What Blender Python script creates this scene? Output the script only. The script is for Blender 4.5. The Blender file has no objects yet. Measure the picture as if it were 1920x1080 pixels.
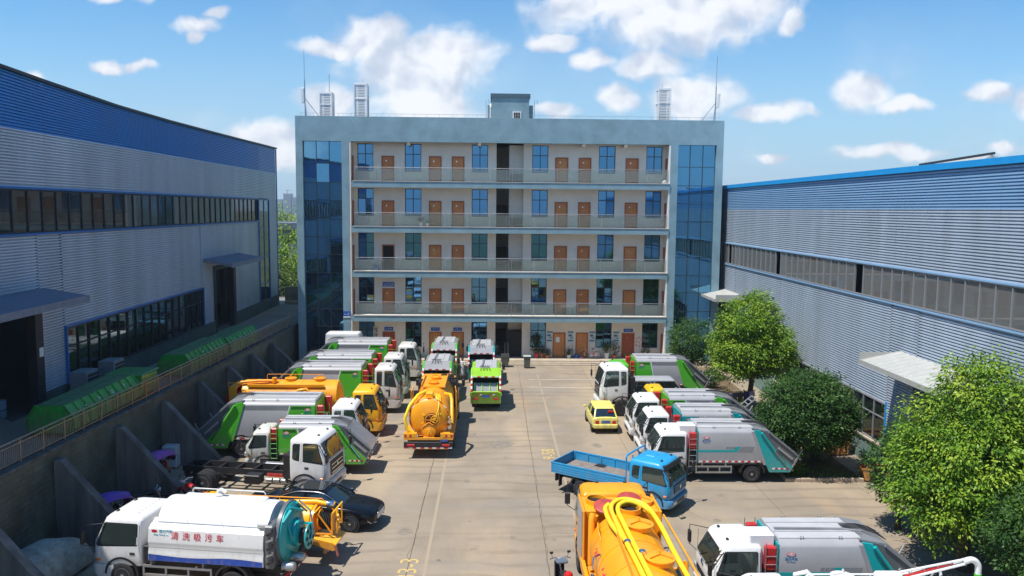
import bpy, bmesh, math, random
from math import sin, cos, pi, radians as R, sqrt, atan2, hypot
from mathutils import Vector, Matrix
random.seed(7)
S = bpy.context.scene
COL = S.collection

# ---------------------------------------------------------------- camera
cam_d = bpy.data.cameras.new('camera')
cam_d.sensor_width = 36.0
cam_d.lens = 36.0 * 1493.0 / 1920.0
cam_d.clip_start = 0.1
cam_d.clip_end = 9000.0
cam = bpy.data.objects.new('camera', cam_d)
COL.objects.link(cam)
yaw, pit, rol = math.atan(35 / 1493.0), math.atan(148 / 1493.0), 0.0093
fw = Vector((sin(yaw) * cos(pit), cos(yaw) * cos(pit), -sin(pit)))
rt = Vector((cos(yaw), -sin(yaw), 0)); up = rt.cross(fw)
rt, up = rt * cos(rol) + up * sin(rol), up * cos(rol) - rt * sin(rol)
M4 = Matrix((rt, up, -fw)).transposed().to_4x4()
M4.translation = (0, 0, 12.6)
cam.matrix_world = M4
S.camera = cam

# ---------------------------------------------------------------- light
SUN_EL, SUN_AZ = R(66), R(30)          # azimuth measured from -X towards -Y
sdir = Vector((-cos(SUN_EL) * cos(SUN_AZ), -cos(SUN_EL) * sin(SUN_AZ), sin(SUN_EL)))
sl = bpy.data.lights.new('sun', 'SUN')
sl.energy = 4.6; sl.angle = R(0.53); sl.color = (1.0, 0.955, 0.88)
sun = bpy.data.objects.new('sun', sl); COL.objects.link(sun)
sun.rotation_euler = sdir.to_track_quat('Z', 'Y').to_euler()
sun.location = (-30, -20, 60)
S.view_settings.view_transform = 'Standard'
S.view_settings.look = 'None'
S.view_settings.exposure = 0.42
S.view_settings.gamma = 1.0
S.view_settings.use_curve_mapping = False
S.render.engine = 'CYCLES'
S.cycles.max_bounces = 6; S.cycles.diffuse_bounces = 3; S.cycles.glossy_bounces = 4
S.cycles.transmission_bounces = 4; S.cycles.transparent_max_bounces = 8
S.cycles.caustics_reflective = False; S.cycles.caustics_refractive = False

w = bpy.data.worlds.new('World'); S.world = w; w.use_nodes = True
nt = w.node_tree; nt.nodes.clear()
def N(t, **k):
    n = nt.nodes.new(t)
    for a, b in k.items(): setattr(n, a, b)
    return n
def L(a, b): nt.links.new(a, b)
def MN(op, a, b=None, c=None, clamp=False):
    n = N('ShaderNodeMath', operation=op, use_clamp=clamp)
    for i, v in enumerate((a, b, c)):
        if v is None: continue
        if isinstance(v, (int, float)): n.inputs[i].default_value = v
        else: L(v, n.inputs[i])
    return n.outputs[0]
def MR(v, a, b, c=0.0, d=1.0):
    n = N('ShaderNodeMapRange', interpolation_type='SMOOTHSTEP')
    L(v, n.inputs[0])
    for i, x in enumerate((a, b, c, d)): n.inputs[1 + i].default_value = x
    return n.outputs[0]
sky = N('ShaderNodeTexSky', sky_type='NISHITA')
sky.sun_disc = False; sky.sun_elevation = SUN_EL
sky.sun_rotation = math.atan2(sdir.x, sdir.y)
sky.altitude = 100; sky.air_density = 1.0; sky.dust_density = 0.1; sky.ozone_density = 1.6
tc = N('ShaderNodeTexCoord')
sep = N('ShaderNodeSeparateXYZ'); L(tc.outputs['Generated'], sep.inputs[0])
ay = MN('MAXIMUM', MN('ABSOLUTE', sep.outputs[1]), 0.05)
u = MN('DIVIDE', sep.outputs[0], ay); v = MN('DIVIDE', sep.outputs[2], ay)
uv = N('ShaderNodeCombineXYZ'); L(u, uv.inputs[0]); L(v, uv.inputs[1]); L(sep.outputs[1], uv.inputs[2])
# warp the picture a little so that cloud outlines billow
wn = N('ShaderNodeTexNoise'); wn.inputs['Scale'].default_value = 16.0; wn.inputs['Detail'].default_value = 3.0
L(uv.outputs[0], wn.inputs['Vector'])
w1 = N('ShaderNodeVectorMath', operation='SUBTRACT'); L(wn.outputs['Color'], w1.inputs[0]); w1.inputs[1].default_value = (.5, .5, .5)
w2 = N('ShaderNodeVectorMath', operation='MULTIPLY'); L(w1.outputs[0], w2.inputs[0]); w2.inputs[1].default_value = (.050, .034, 0)
w3 = N('ShaderNodeVectorMath', operation='ADD'); L(uv.outputs[0], w3.inputs[0]); L(w2.outputs[0], w3.inputs[1])
def cnoise(off):
    n = N('ShaderNodeTexNoise'); n.inputs['Scale'].default_value = 24.0; n.inputs['Detail'].default_value = 9.0; n.inputs['Roughness'].default_value = 0.52
    o = N('ShaderNodeVectorMath', operation='ADD'); L(w3.outputs[0], o.inputs[0]); o.inputs[1].default_value = off
    L(o.outputs[0], n.inputs['Vector']); return n.outputs['Fac']
nA = cnoise((0, 0, 0))
def snoise(off):
    n = N('ShaderNodeTexNoise'); n.inputs['Scale'].default_value = 17.0; n.inputs['Detail'].default_value = 3.0; n.inputs['Roughness'].default_value = 0.45
    o = N('ShaderNodeVectorMath', operation='ADD'); L(w3.outputs[0], o.inputs[0]); o.inputs[1].default_value = off
    L(o.outputs[0], n.inputs['Vector']); return n.outputs['Fac']
nC = snoise((0, 0, 0)); nB = snoise((-.007, .013, 0))
# cumulus banks: centre and half size on the vertical picture of the sky (tangents)
CL = [(.205,.242,.155,.05),(.13,.255,.08,.036),(.29,.255,.08,.04),(-.15,.205,.055,.03),(-.06,.19,.06,.034),(-.09,.168,.10,.044),(-.205,.195,.045,.012),
      (-.085,.125,.085,.035),(.36,.232,.020,.020),(.195,.178,.050,.020),(.118,.184,.034,.014),(.075,.203,.03,.011),(.235,.138,.062,.032),(.155,.138,.03,.020),
      (.075,.122,.028,.010),(.345,.122,.052,.013),(.455,.150,.038,.027),(.505,.132,.045,.012),(.625,.152,.034,.016),(.665,.140,.022,.020),
      (.64,.083,.024,.011),(-.36,.222,.030,.013),(-.335,.235,.014,.008),(-.365,.208,.014,.010),(-.46,.258,.036,.012),(-.478,.168,.022,.010),(-.435,.168,.024,.007),
      (-.55,.154,.014,.007),(-.29,.088,.05,.022),(-.26,.07,.05,.03),(.345,.068,.024,.008),(.50,.077,.075,.011),(-.20,.13,.04,.02),(-.62,.30,.05,.02),(.55,.33,.10,.03),(-.15,.33,.08,.025)]
acc = None
for cx_, cy_, a_, b_ in CL:
    s1 = N('ShaderNodeVectorMath', operation='SUBTRACT'); L(w3.outputs[0], s1.inputs[0]); s1.inputs[1].default_value = (cx_, cy_, 0)
    s2 = N('ShaderNodeVectorMath', operation='MULTIPLY'); L(s1.outputs[0], s2.inputs[0]); s2.inputs[1].default_value = (1.0 / a_, 1.0 / b_, 0)
    s3 = N('ShaderNodeVectorMath', operation='LENGTH'); L(s2.outputs[0], s3.inputs[0])
    d = MN('SUBTRACT', 1.0, s3.outputs['Value'])
    acc = d if acc is None else MN('SMOOTH_MAX', acc, d, 0.12)
nz = MN('MULTIPLY', MN('SUBTRACT', nA, 0.5), 1.30)
dens = MN('ADD', MN('MAXIMUM', acc, -1.2), nz)
alpha = MR(dens, -0.22, 0.50)
# thin veil towards the horizon
ns2 = N('ShaderNodeTexNoise'); ns2.inputs['Scale'].default_value = 4.0; ns2.inputs['Detail'].default_value = 6.0
L(uv.outputs[0], ns2.inputs['Vector'])
veil = MN('MULTIPLY', MR(ns2.outputs['Fac'], 0.42, 0.75), MR(v, 0.34, 0.0, 0.05, 0.5))
alpha = MN('MAXIMUM', MN('MULTIPLY', alpha, 0.93), veil)
# relief: lit towards the sun (up and left), greyer below
rel = MN('MULTIPLY', MN('SUBTRACT', nC, nB), 2.6)
shade = MR(MN('ADD', MN('ADD', MN('MULTIPLY', acc, 0.30), 0.55), rel), 0.25, 0.95)
ccol = N('ShaderNodeMix', data_type='RGBA'); L(shade, ccol.inputs[0])
ccol.inputs[6].default_value = (4.7, 5.25, 6.3, 1); ccol.inputs[7].default_value = (7.6, 7.75, 8.05, 1)
tint = N('ShaderNodeMix', data_type='RGBA', blend_type='MULTIPLY'); tint.inputs[0].default_value = 1.0
L(sky.outputs[0], tint.inputs[6]); tint.inputs[7].default_value = (0.54, 0.97, 1.20, 1)
hz = N('ShaderNodeMix', data_type='RGBA'); L(MR(v, 0.30, 0.0, 0.0, 0.92), hz.inputs[0]); L(tint.outputs[2], hz.inputs[6]); hz.inputs[7].default_value = (3.6, 5.0, 6.3, 1)
mx = N('ShaderNodeMix', data_type='RGBA'); L(alpha, mx.inputs[0]); L(hz.outputs[2], mx.inputs[6]); L(ccol.outputs[2], mx.inputs[7])
bg = N('ShaderNodeBackground'); bg.inputs['Strength'].default_value = 0.1
L(mx.outputs[2], bg.inputs['Color'])
wo = N('ShaderNodeOutputWorld'); L(bg.outputs[0], wo.inputs['Surface'])

# ---------------------------------------------------------------- materials
MATS = {}
def mat(name, col=(.5, .5, .5), rough=.5, metal=0., spec=.5, noise=0., nscale=3., bump=0., bscale=30., coat=0., col2=None, streak=False, emis=0):
    if name in MATS: return MATS[name]
    m = bpy.data.materials.new(name); m.use_nodes = True; MATS[name] = m
    t = m.node_tree; b = t.nodes['Principled BSDF']
    b.inputs['Base Color'].default_value = (*col, 1); b.inputs['Roughness'].default_value = rough
    b.inputs['Metallic'].default_value = metal; b.inputs['Specular IOR Level'].default_value = spec
    b.inputs['Coat Weight'].default_value = coat; b.inputs['Coat Roughness'].default_value = .06
    m.diffuse_color = (*col, 1)
    if noise or bump:
        tcn = t.nodes.new('ShaderNodeTexCoord')
        src = tcn.outputs['Object']
        if streak:
            mp = t.nodes.new('ShaderNodeMapping'); mp.inputs['Scale'].default_value = (1, 1, .12)
            t.links.new(src, mp.inputs[0]); src = mp.outputs[0]
        if noise:
            n1 = t.nodes.new('ShaderNodeTexNoise'); n1.inputs['Scale'].default_value = nscale
            n1.inputs['Detail'].default_value = 7; n1.inputs['Roughness'].default_value = .65
            t.links.new(src, n1.inputs['Vector'])
            mr = t.nodes.new('ShaderNodeMapRange'); mr.inputs[1].default_value = .3; mr.inputs[2].default_value = .72
            t.links.new(n1.outputs['Fac'], mr.inputs[0])
            mc = t.nodes.new('ShaderNodeMix'); mc.data_type = 'RGBA'
            t.links.new(mr.outputs[0], mc.inputs[0])
            c2 = col2 or tuple(min(1, c * (1 + noise)) for c in col)
            c1 = col if col2 else tuple(c * (1 - noise) for c in col)
            mc.inputs[6].default_value = (*c1, 1); mc.inputs[7].default_value = (*c2, 1)
            t.links.new(mc.outputs[2], b.inputs['Base Color'])
            mr2 = t.nodes.new('ShaderNodeMapRange'); mr2.inputs[3].default_value = max(.02, rough - .1); mr2.inputs[4].default_value = min(1, rough + .14)
            t.links.new(n1.outputs['Fac'], mr2.inputs[0]); t.links.new(mr2.outputs[0], b.inputs['Roughness'])
        if bump:
            n2 = t.nodes.new('ShaderNodeTexNoise'); n2.inputs['Scale'].default_value = bscale; n2.inputs['Detail'].default_value = 5
            t.links.new(tcn.outputs['Object'], n2.inputs['Vector'])
            bp = t.nodes.new('ShaderNodeBump'); bp.inputs['Strength'].default_value = bump; bp.inputs['Distance'].default_value = .02
            t.links.new(n2.outputs['Fac'], bp.inputs['Height']); t.links.new(bp.outputs[0], b.inputs['Normal'])
    return m
def paint(name, col, dirt=.06):
    """vehicle paint with a film of road dust that thickens low down and along seams"""
    m = mat(name, col, .36, 0, .5, max(dirt, .05), 1.6, 0, 0, .25)
    t = m.node_tree; b = t.nodes['Principled BSDF']; src = b.inputs['Base Color'].links[0].from_socket
    tcn = t.nodes.new('ShaderNodeTexCoord'); sp = t.nodes.new('ShaderNodeSeparateXYZ'); t.links.new(tcn.outputs['Object'], sp.inputs[0])
    n = t.nodes.new('ShaderNodeTexNoise'); n.inputs['Scale'].default_value = 3.2; n.inputs['Detail'].default_value = 8; n.inputs['Roughness'].default_value = .7
    mp = t.nodes.new('ShaderNodeMapping'); mp.inputs['Scale'].default_value = (1.6, 1.6, .45); t.links.new(tcn.outputs['Object'], mp.inputs[0]); t.links.new(mp.outputs[0], n.inputs['Vector'])
    h = t.nodes.new('ShaderNodeMapRange'); h.inputs[1].default_value = 1.7; h.inputs[2].default_value = .35; h.inputs[3].default_value = -.06; h.inputs[4].default_value = .24; t.links.new(sp.outputs[2], h.inputs[0])
    ad = t.nodes.new('ShaderNodeMath'); ad.operation = 'ADD'; t.links.new(n.outputs['Fac'], ad.inputs[0]); t.links.new(h.outputs[0], ad.inputs[1])
    r = t.nodes.new('ShaderNodeMapRange'); r.inputs[1].default_value = .52; r.inputs[2].default_value = .85; r.inputs[4].default_value = .55; t.links.new(ad.outputs[0], r.inputs[0])
    mx = t.nodes.new('ShaderNodeMix'); mx.data_type = 'RGBA'; t.links.new(r.outputs[0], mx.inputs[0]); t.links.new(src, mx.inputs[6]); mx.inputs[7].default_value = (.27, .22, .165, 1)
    t.links.new(mx.outputs[2], b.inputs['Base Color']); return m
def brickmat(name, c1, c2, mortar, bw, bh, ms=.012, plane='xz', rough=.6, noise=.12, off=.5, bumpd=.01):
    """tiles / block courses with recessed joints"""
    m = bpy.data.materials.new(name); m.use_nodes = True; MATS[name] = m
    t = m.node_tree; b = t.nodes['Principled BSDF']; b.inputs['Roughness'].default_value = rough
    tcn = t.nodes.new('ShaderNodeTexCoord'); sp = t.nodes.new('ShaderNodeSeparateXYZ'); cb = t.nodes.new('ShaderNodeCombineXYZ')
    t.links.new(tcn.outputs['Object'], sp.inputs[0])
    t.links.new(sp.outputs['XYZ'.index(plane[0].upper())], cb.inputs[0]); t.links.new(sp.outputs['XYZ'.index(plane[1].upper())], cb.inputs[1])
    br = t.nodes.new('ShaderNodeTexBrick'); br.inputs['Scale'].default_value = 1.0; br.offset = off
    br.inputs['Brick Width'].default_value = bw; br.inputs['Row Height'].default_value = bh; br.inputs['Mortar Size'].default_value = ms
    br.inputs['Color1'].default_value = (*c1, 1); br.inputs['Color2'].default_value = (*c2, 1); br.inputs['Mortar'].default_value = (*mortar, 1)
    t.links.new(cb.outputs[0], br.inputs['Vector'])
    n1 = t.nodes.new('ShaderNodeTexNoise'); n1.inputs['Scale'].default_value = .9; n1.inputs['Detail'].default_value = 8
    t.links.new(tcn.outputs['Object'], n1.inputs['Vector'])
    mr = t.nodes.new('ShaderNodeMapRange'); mr.inputs[1].default_value = .3; mr.inputs[2].default_value = .7; mr.inputs[3].default_value = 1 - noise; mr.inputs[4].default_value = 1 + noise
    t.links.new(n1.outputs['Fac'], mr.inputs[0])
    vm = t.nodes.new('ShaderNodeVectorMath'); vm.operation = 'SCALE'
    t.links.new(br.outputs['Color'], vm.inputs[0]); t.links.new(mr.outputs[0], vm.inputs['Scale']); t.links.new(vm.outputs[0], b.inputs['Base Color'])
    bp = t.nodes.new('ShaderNodeBump'); bp.inputs['Strength'].default_value = .6; bp.inputs['Distance'].default_value = bumpd; bp.invert = True
    t.links.new(br.outputs['Fac'], bp.inputs['Height']); t.links.new(bp.outputs[0], b.inputs['Normal'])
    return m
def glassmat(name, tint, refl, dark, wav=.0, rough=.02):
    """coated window glass: tinted mirror reflection over a dim interior"""
    m = bpy.data.materials.new(name); m.use_nodes = True; MATS[name] = m
    t = m.node_tree; t.nodes.clear()
    o = t.nodes.new('ShaderNodeOutputMaterial'); g = t.nodes.new('ShaderNodeBsdfGlossy'); d = t.nodes.new('ShaderNodeBsdfDiffuse')
    g.inputs['Color'].default_value = (*tint, 1); g.inputs['Roughness'].default_value = rough; d.inputs['Color'].default_value = (*dark, 1)
    fr = t.nodes.new('ShaderNodeFresnel'); fr.inputs[0].default_value = 1.5
    ad = t.nodes.new('ShaderNodeMath'); ad.operation = 'ADD'; ad.use_clamp = True; ad.inputs[1].default_value = refl
    t.links.new(fr.outputs[0], ad.inputs[0])
    mx = t.nodes.new('ShaderNodeMixShader'); t.links.new(ad.outputs[0], mx.inputs[0]); t.links.new(d.outputs[0], mx.inputs[1]); t.links.new(g.outputs[0], mx.inputs[2])
    t.links.new(mx.outputs[0], o.inputs[0])
    if wav:
        tcn = t.nodes.new('ShaderNodeTexCoord'); n = t.nodes.new('ShaderNodeTexNoise'); n.inputs['Scale'].default_value = .9; n.inputs['Detail'].default_value = 2
        t.links.new(tcn.outputs['Object'], n.inputs['Vector'])
        bp = t.nodes.new('ShaderNodeBump'); bp.inputs['Strength'].default_value = wav; bp.inputs['Distance'].default_value = .05
        t.links.new(n.outputs['Fac'], bp.inputs['Height']); t.links.new(bp.outputs[0], g.inputs['Normal'])
    return m
def clearmat(name, tint, refl, trans):
    """see-through glass: part transparent, part reflecting, part dusty"""
    m = bpy.data.materials.new(name); m.use_nodes = True; MATS[name] = m
    t = m.node_tree; t.nodes.clear()
    o = t.nodes.new('ShaderNodeOutputMaterial'); g = t.nodes.new('ShaderNodeBsdfGlossy'); d = t.nodes.new('ShaderNodeBsdfDiffuse'); tr = t.nodes.new('ShaderNodeBsdfTransparent')
    g.inputs['Roughness'].default_value = .03; d.inputs['Color'].default_value = (*tint, 1); tr.inputs['Color'].default_value = (.8, .88, .86, 1)
    m1 = t.nodes.new('ShaderNodeMixShader'); m1.inputs[0].default_value = trans
    t.links.new(d.outputs[0], m1.inputs[1]); t.links.new(tr.outputs[0], m1.inputs[2])
    fr = t.nodes.new('ShaderNodeFresnel'); fr.inputs[0].default_value = 1.5
    ad = t.nodes.new('ShaderNodeMath'); ad.operation = 'ADD'; ad.use_clamp = True; ad.inputs[1].default_value = refl
    t.links.new(fr.outputs[0], ad.inputs[0])
    m2 = t.nodes.new('ShaderNodeMixShader'); t.links.new(ad.outputs[0], m2.inputs[0]); t.links.new(m1.outputs[0], m2.inputs[1]); t.links.new(g.outputs[0], m2.inputs[2])
    t.links.new(m2.outputs[0], o.inputs[0])
    return m

WHITE = paint('white_paint', (.74, .74, .73)); CREAM = paint('cream_paint', (.62, .62, .56)); OLDWHITE = paint('dusty_white_paint', (.64, .62, .58), .1)
GREEN = paint('green_paint', (.085, .46, .03)); LIME = paint('lime_paint', (.30, .62, .02)); TEAL = paint('teal_paint', (.0, .36, .37))
ORANGE = paint('orange_paint', (.88, .35, .008), .09); YEL = paint('yellow_orange_paint', (.90, .46, .005), .05); LEMON = paint('lemon_paint', (.80, .72, .16), .04)
SKYB = paint('sky_blue_paint', (.02, .30, .58), .07); BLUEP = paint('deep_blue_paint', (.01, .07, .42)); REDP = paint('red_paint', (.50, .02, .02))
SILVER = paint('silver_grey_paint', (.33, .33, .345), .05); TOPGREY = paint('pale_grey_paint', (.47, .47, .48), .08); DGREY = paint('dark_grey_paint', (.115, .125, .135), .1)
MIDG = paint('mid_grey_paint', (.22, .23, .25), .1); BLACKP = mat('black_paint', (.004, .005, .008), .12, 0, .35); SILV = paint('silver_car_paint', (.36, .37, .39))
DKGREEN = paint('container_green', (.015, .30, .04), .2)
RUBBER = mat('rubber', (.022, .022, .023), .85, noise=.4, nscale=6); PLAST = mat('black_plastic', (.02, .02, .022), .5)
FRAME = mat('chassis_black', (.018, .018, .02), .55, noise=.4, nscale=5); STEEL = mat('galvanised_steel', (.42, .43, .44), .38, .8, noise=.15)
CHROME = mat('chrome', (.7, .7, .72), .12, 1.0); RIMW = mat('wheel_steel', (.45, .45, .46), .4, .6, noise=.25, nscale=9); RIMD = mat('dark_wheel_steel', (.05, .05, .055), .4, .5)
RED = mat('red_plastic', (.55, .015, .015), .35); AMBER = mat('amber_lens', (.75, .20, .01), .25); LAMP = mat('clear_lamp', (.62, .64, .66), .08, .3, coat=.6)
REFW = mat('reflector_white', (.75, .75, .75), .4); INTERIOR = mat('dark_interior', (.012, .012, .013), .8)
CABGL = glassmat('cab_glass', (.75, .9, .85), .13, (.030, .040, .037)); CARGL = glassmat('car_glass', (.7, .85, .85), .12, (.010, .013, .014))
HOSE = mat('yellow_hose', (.86, .62, .02), .45, noise=.06); BLUETXT = mat('blue_lettering', (.02, .22, .50), .5); REDTXT = mat('red_lettering', (.60, .02, .04), .5)
TEALTXT = mat('teal_lettering', (.01, .32, .42), .5); WHITETXT = mat('white_lettering', (.78, .78, .78), .5); YELTXT = mat('yellow_road_paint', (.62, .42, .08), .75, noise=.35, nscale=14, col2=(.45, .36, .2))

# ---------------------------------------------------------------- mesh helpers
class MB:
    def __init__(s): s.v = []; s.f = []; s.mi = []
    def add(s, vs, fs, m=0):
        o = len(s.v); s.v += [tuple(p) for p in vs]
        for f in fs: s.f.append([o + i for i in f]); s.mi.append(m)
        return s
    def box(s, x0, x1, y0, y1, z0, z1, m=0):
        v = [(x0, y0, z0), (x1, y0, z0), (x1, y1, z0), (x0, y1, z0), (x0, y0, z1), (x1, y0, z1), (x1, y1, z1), (x0, y1, z1)]
        return s.add(v, [(0, 3, 2, 1), (4, 5, 6, 7), (0, 1, 5, 4), (1, 2, 6, 5), (2, 3, 7, 6), (3, 0, 4, 7)], m)
    def cbox(s, x0, x1, y0, y1, z0, z1, c=.02, m=0):
        """box with chamfered edges"""
        X, Y, Z = (x0, x1), (y0, y1), (z0, z1); sg = (1, -1)
        c = min(c, abs(x1 - x0) * .45, abs(y1 - y0) * .45, abs(z1 - z0) * .45)
        v = []; id = {}
        for i in (0, 1):
            for j in (0, 1):
                for k in (0, 1):
                    for a in (0, 1, 2):
                        p = [X[i] + c * sg[i], Y[j] + c * sg[j], Z[k] + c * sg[k]]
                        p[a] = (X[i], Y[j], Z[k])[a]
                        id[i, j, k, a] = len(v); v.append(p)
        f = []
        for k in (0, 1):
            q = [id[0, 0, k, 2], id[1, 0, k, 2], id[1, 1, k, 2], id[0, 1, k, 2]]; f.append(q if k else q[::-1])
            q = [id[k, 0, 0, 0], id[k, 1, 0, 0], id[k, 1, 1, 0], id[k, 0, 1, 0]]; f.append(q if k else q[::-1])
            q = [id[0, k, 0, 1], id[1, k, 0, 1], id[1, k, 1, 1], id[0, k, 1, 1]]; f.append(q[::-1] if k else q)
        for a in (0, 1):
            for b in (0, 1):
                f.append([id[a, b, 0, 0], id[a, b, 1, 0], id[a, b, 1, 1], id[a, b, 0, 1]])
                f.append([id[a, 0, b, 0], id[a, 1, b, 0], id[a, 1, b, 2], id[a, 0, b, 2]])
                f.append([id[0, a, b, 1], id[1, a, b, 1], id[1, a, b, 2], id[0, a, b, 2]])
        for i in (0, 1):
            for j in (0, 1):
                for k in (0, 1): f.append([id[i, j, k, 0], id[i, j, k, 1], id[i, j, k, 2]])
        return s.add(v, f, m)
    def prism(s, pts, y0, y1, m=0, axis='y'):
        """extrude an (x,z) outline along y (or (y,z) along x, (x,y) along z)"""
        n = len(pts)
        if axis == 'y': a = [(p[0], y0, p[1]) for p in pts]; b = [(p[0], y1, p[1]) for p in pts]
        elif axis == 'x': a = [(y0, p[0], p[1]) for p in pts]; b = [(y1, p[0], p[1]) for p in pts]
        else: a = [(p[0], p[1], y0) for p in pts]; b = [(p[0], p[1], y1) for p in pts]
        return s.add(a + b, [list(range(n)), list(range(2 * n - 1, n - 1, -1))] + [(i, (i + 1) % n, n + (i + 1) % n, n + i) for i in range(n)], m)
    def tube(s, path, r, n=8, m=0, cap=True):
        P = [Vector(p) for p in path]; k = len(P); rings = []
        prev = None
        for i, p in enumerate(P):
            t = ((P[min(i + 1, k - 1)] - P[max(i - 1, 0)])).normalized()
            a = Vector((0, 0, 1)) if abs(t.z) < .9 else Vector((1, 0, 0))
            if prev is not None: a = prev
            x = (a - t * a.dot(t))
            if x.length < 1e-5: x = t.orthogonal()
            x.normalize(); y = t.cross(x); prev = x
            rr = r[i] if isinstance(r, (list, tuple)) else r
            rings.append([p + x * (rr * cos(2 * pi * j / n)) + y * (rr * sin(2 * pi * j / n)) for j in range(n)])
        return s.loft(rings, m, cap, cap)
    def loft(s, rings, m=0, cap0=True, cap1=True, closed=True):
        n = len(rings[0]); vs = [q for r in rings for q in r]; fs = []
        for i in range(len(rings) - 1):
            for j in range(n if closed else n - 1):
                fs.append((i * n + j, i * n + (j + 1) % n, (i + 1) * n + (j + 1) % n, (i + 1) * n + j))
        if cap0: fs.append(list(range(n))[::-1])
        if cap1: fs.append([(len(rings) - 1) * n + j for j in range(n)])
        return s.add(vs, fs, m)
    def lathe(s, prof, n=24, axis='y', c=(0, 0, 0), m=0, cap=True):
        """profile (r, t): radius r at distance t along the axis"""
        rings = []
        for r, t in prof:
            ring = []
            for j in range(n):
                a = 2 * pi * j / n
                p = {'y': (r * cos(a), t, r * sin(a)), 'x': (t, r * cos(a), r * sin(a)), 'z': (r * cos(a), r * sin(a), t)}[axis]
                ring.append((c[0] + p[0], c[1] + p[1], c[2] + p[2]))
            rings.append(ring)
        return s.loft(rings, m, cap, cap)
    def bar(s, a, b, w, h=None, m=0):
        """straight square bar from a to b"""
        h = h or w; a, b = Vector(a), Vector(b); t = (b - a).normalized()
        q = Vector((0, 0, 1)) if abs(t.z) < .95 else Vector((1, 0, 0))
        x = t.cross(q).normalized(); y = x.cross(t)
        v = [p + x * (w / 2 * i) + y * (h / 2 * j) for p in (a, b) for i, j in ((-1, -1), (1, -1), (1, 1), (-1, 1))]
        return s.add(v, [(0, 3, 2, 1), (4, 5, 6, 7), (0, 1, 5, 4), (1, 2, 6, 5), (2, 3, 7, 6), (3, 0, 4, 7)], m)
    def xf(s, M):
        s.v = [tuple(M @ Vector(p)) for p in s.v]; return s
    def mesh(s, name, mats, smooth=False, fix=True):
        me = bpy.data.meshes.new(name); me.from_pydata(s.v, [], s.f); me.update()
        if fix:
            bm = bmesh.new(); bm.from_mesh(me); bmesh.ops.recalc_face_normals(bm, faces=bm.faces); bm.to_mesh(me); bm.free()
        for q in (mats if isinstance(mats, (list, tuple)) else [mats]): me.materials.append(q)
        if len(me.polygons) == len(s.mi): me.polygons.foreach_set('material_index', s.mi)
        if smooth:
            me.polygons.foreach_set('use_smooth', [True] * len(me.polygons))
            try: me.set_sharp_from_angle(angle=R(38))
            except Exception: pass
        return me
    def build(s, name, mats, parent=None, smooth=False, loc=None, rz=None, **kw):
        return link(name, s.mesh(name, mats, smooth), parent, loc, rz, **kw)
def link(name, me, parent=None, loc=None, rz=None, label=None, cat=None, group=None, kind=None):
    o = bpy.data.objects.new(name, me); COL.objects.link(o)
    if parent is not None: o.parent = parent
    if loc is not None: o.location = loc
    if rz is not None: o.rotation_euler = (0, 0, rz)
    tag(o, label, cat, group, kind)
    return o
def tag(o, label=None, cat=None, group=None, kind=None):
    if label: o['label'] = label
    if cat: o['category'] = cat
    if group: o['group'] = group
    if kind: o['kind'] = kind
    return o
def thing(name, label, cat, loc=(0, 0, 0), rz=0, group=None):
    o = bpy.data.objects.new(name, None); COL.objects.link(o)
    o.empty_display_size = .3; o.location = loc; o.rotation_euler = (0, 0, rz)
    return tag(o, label, cat, group)
def copy_tree(o, parent=None):
    c = o.copy(); COL.objects.link(c); c.parent = parent
    for ch in list(o.children): copy_tree(ch, c)
    return c
TEXTC = {}
def textmesh(s, size, mt, ext=.002):
    """lettering as a flat mesh, centred on x/y"""
    k = (s, size, mt.name)
    if k in TEXTC: return TEXTC[k]
    cu = bpy.data.curves.new('lettering', 'FONT'); cu.body = s; cu.size = size; cu.align_x = 'CENTER'; cu.align_y = 'CENTER'; cu.extrude = ext; cu.resolution_u = 3
    ob = bpy.data.objects.new('tmp', cu); COL.objects.link(ob)
    dg = bpy.context.evaluated_depsgraph_get()
    me = bpy.data.meshes.new_from_object(ob.evaluated_get(dg))
    bpy.data.objects.remove(ob); me.name = 'lettering'; me.materials.clear(); me.materials.append(mt)
    TEXTC[k] = me
    return me
def text(parent, s, size, mt, loc, face, name='lettering'):
    """face: 'N'=+y 'S'=-y 'E'=+x 'W'=-x facing, 'U'=up (reads along +x)"""
    o = link(name, textmesh(s, size, mt), parent)
    rot = {'S': (pi / 2, 0, 0), 'N': (pi / 2, 0, pi), 'E': (pi / 2, 0, pi / 2), 'W': (pi / 2, 0, -pi / 2), 'U': (0, 0, 0)}[face]
    o.location = loc; o.rotation_euler = rot
    return o
# ================================================================ SETTING
def strokes(parent, n, size, mt, M, seed=0):
    """characters too small to read: a few brush strokes each"""
    rnd = random.Random(seed); m = MB()
    for k in range(n):
        cx_ = (k - (n - 1) / 2) * size * 1.15
        for j in range(4):
            x = cx_ + rnd.uniform(-.3, .3) * size; z = rnd.uniform(-.38, .38) * size; h = rnd.random() < .55
            a, b = (size * rnd.uniform(.25, .42), size * .05) if h else (size * .05, size * rnd.uniform(.2, .42))
            m.box(x - a, x + a, -.004, 0, z - b, z + b)
    m.xf(M); return m.build('lettering', mt, parent)
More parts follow.
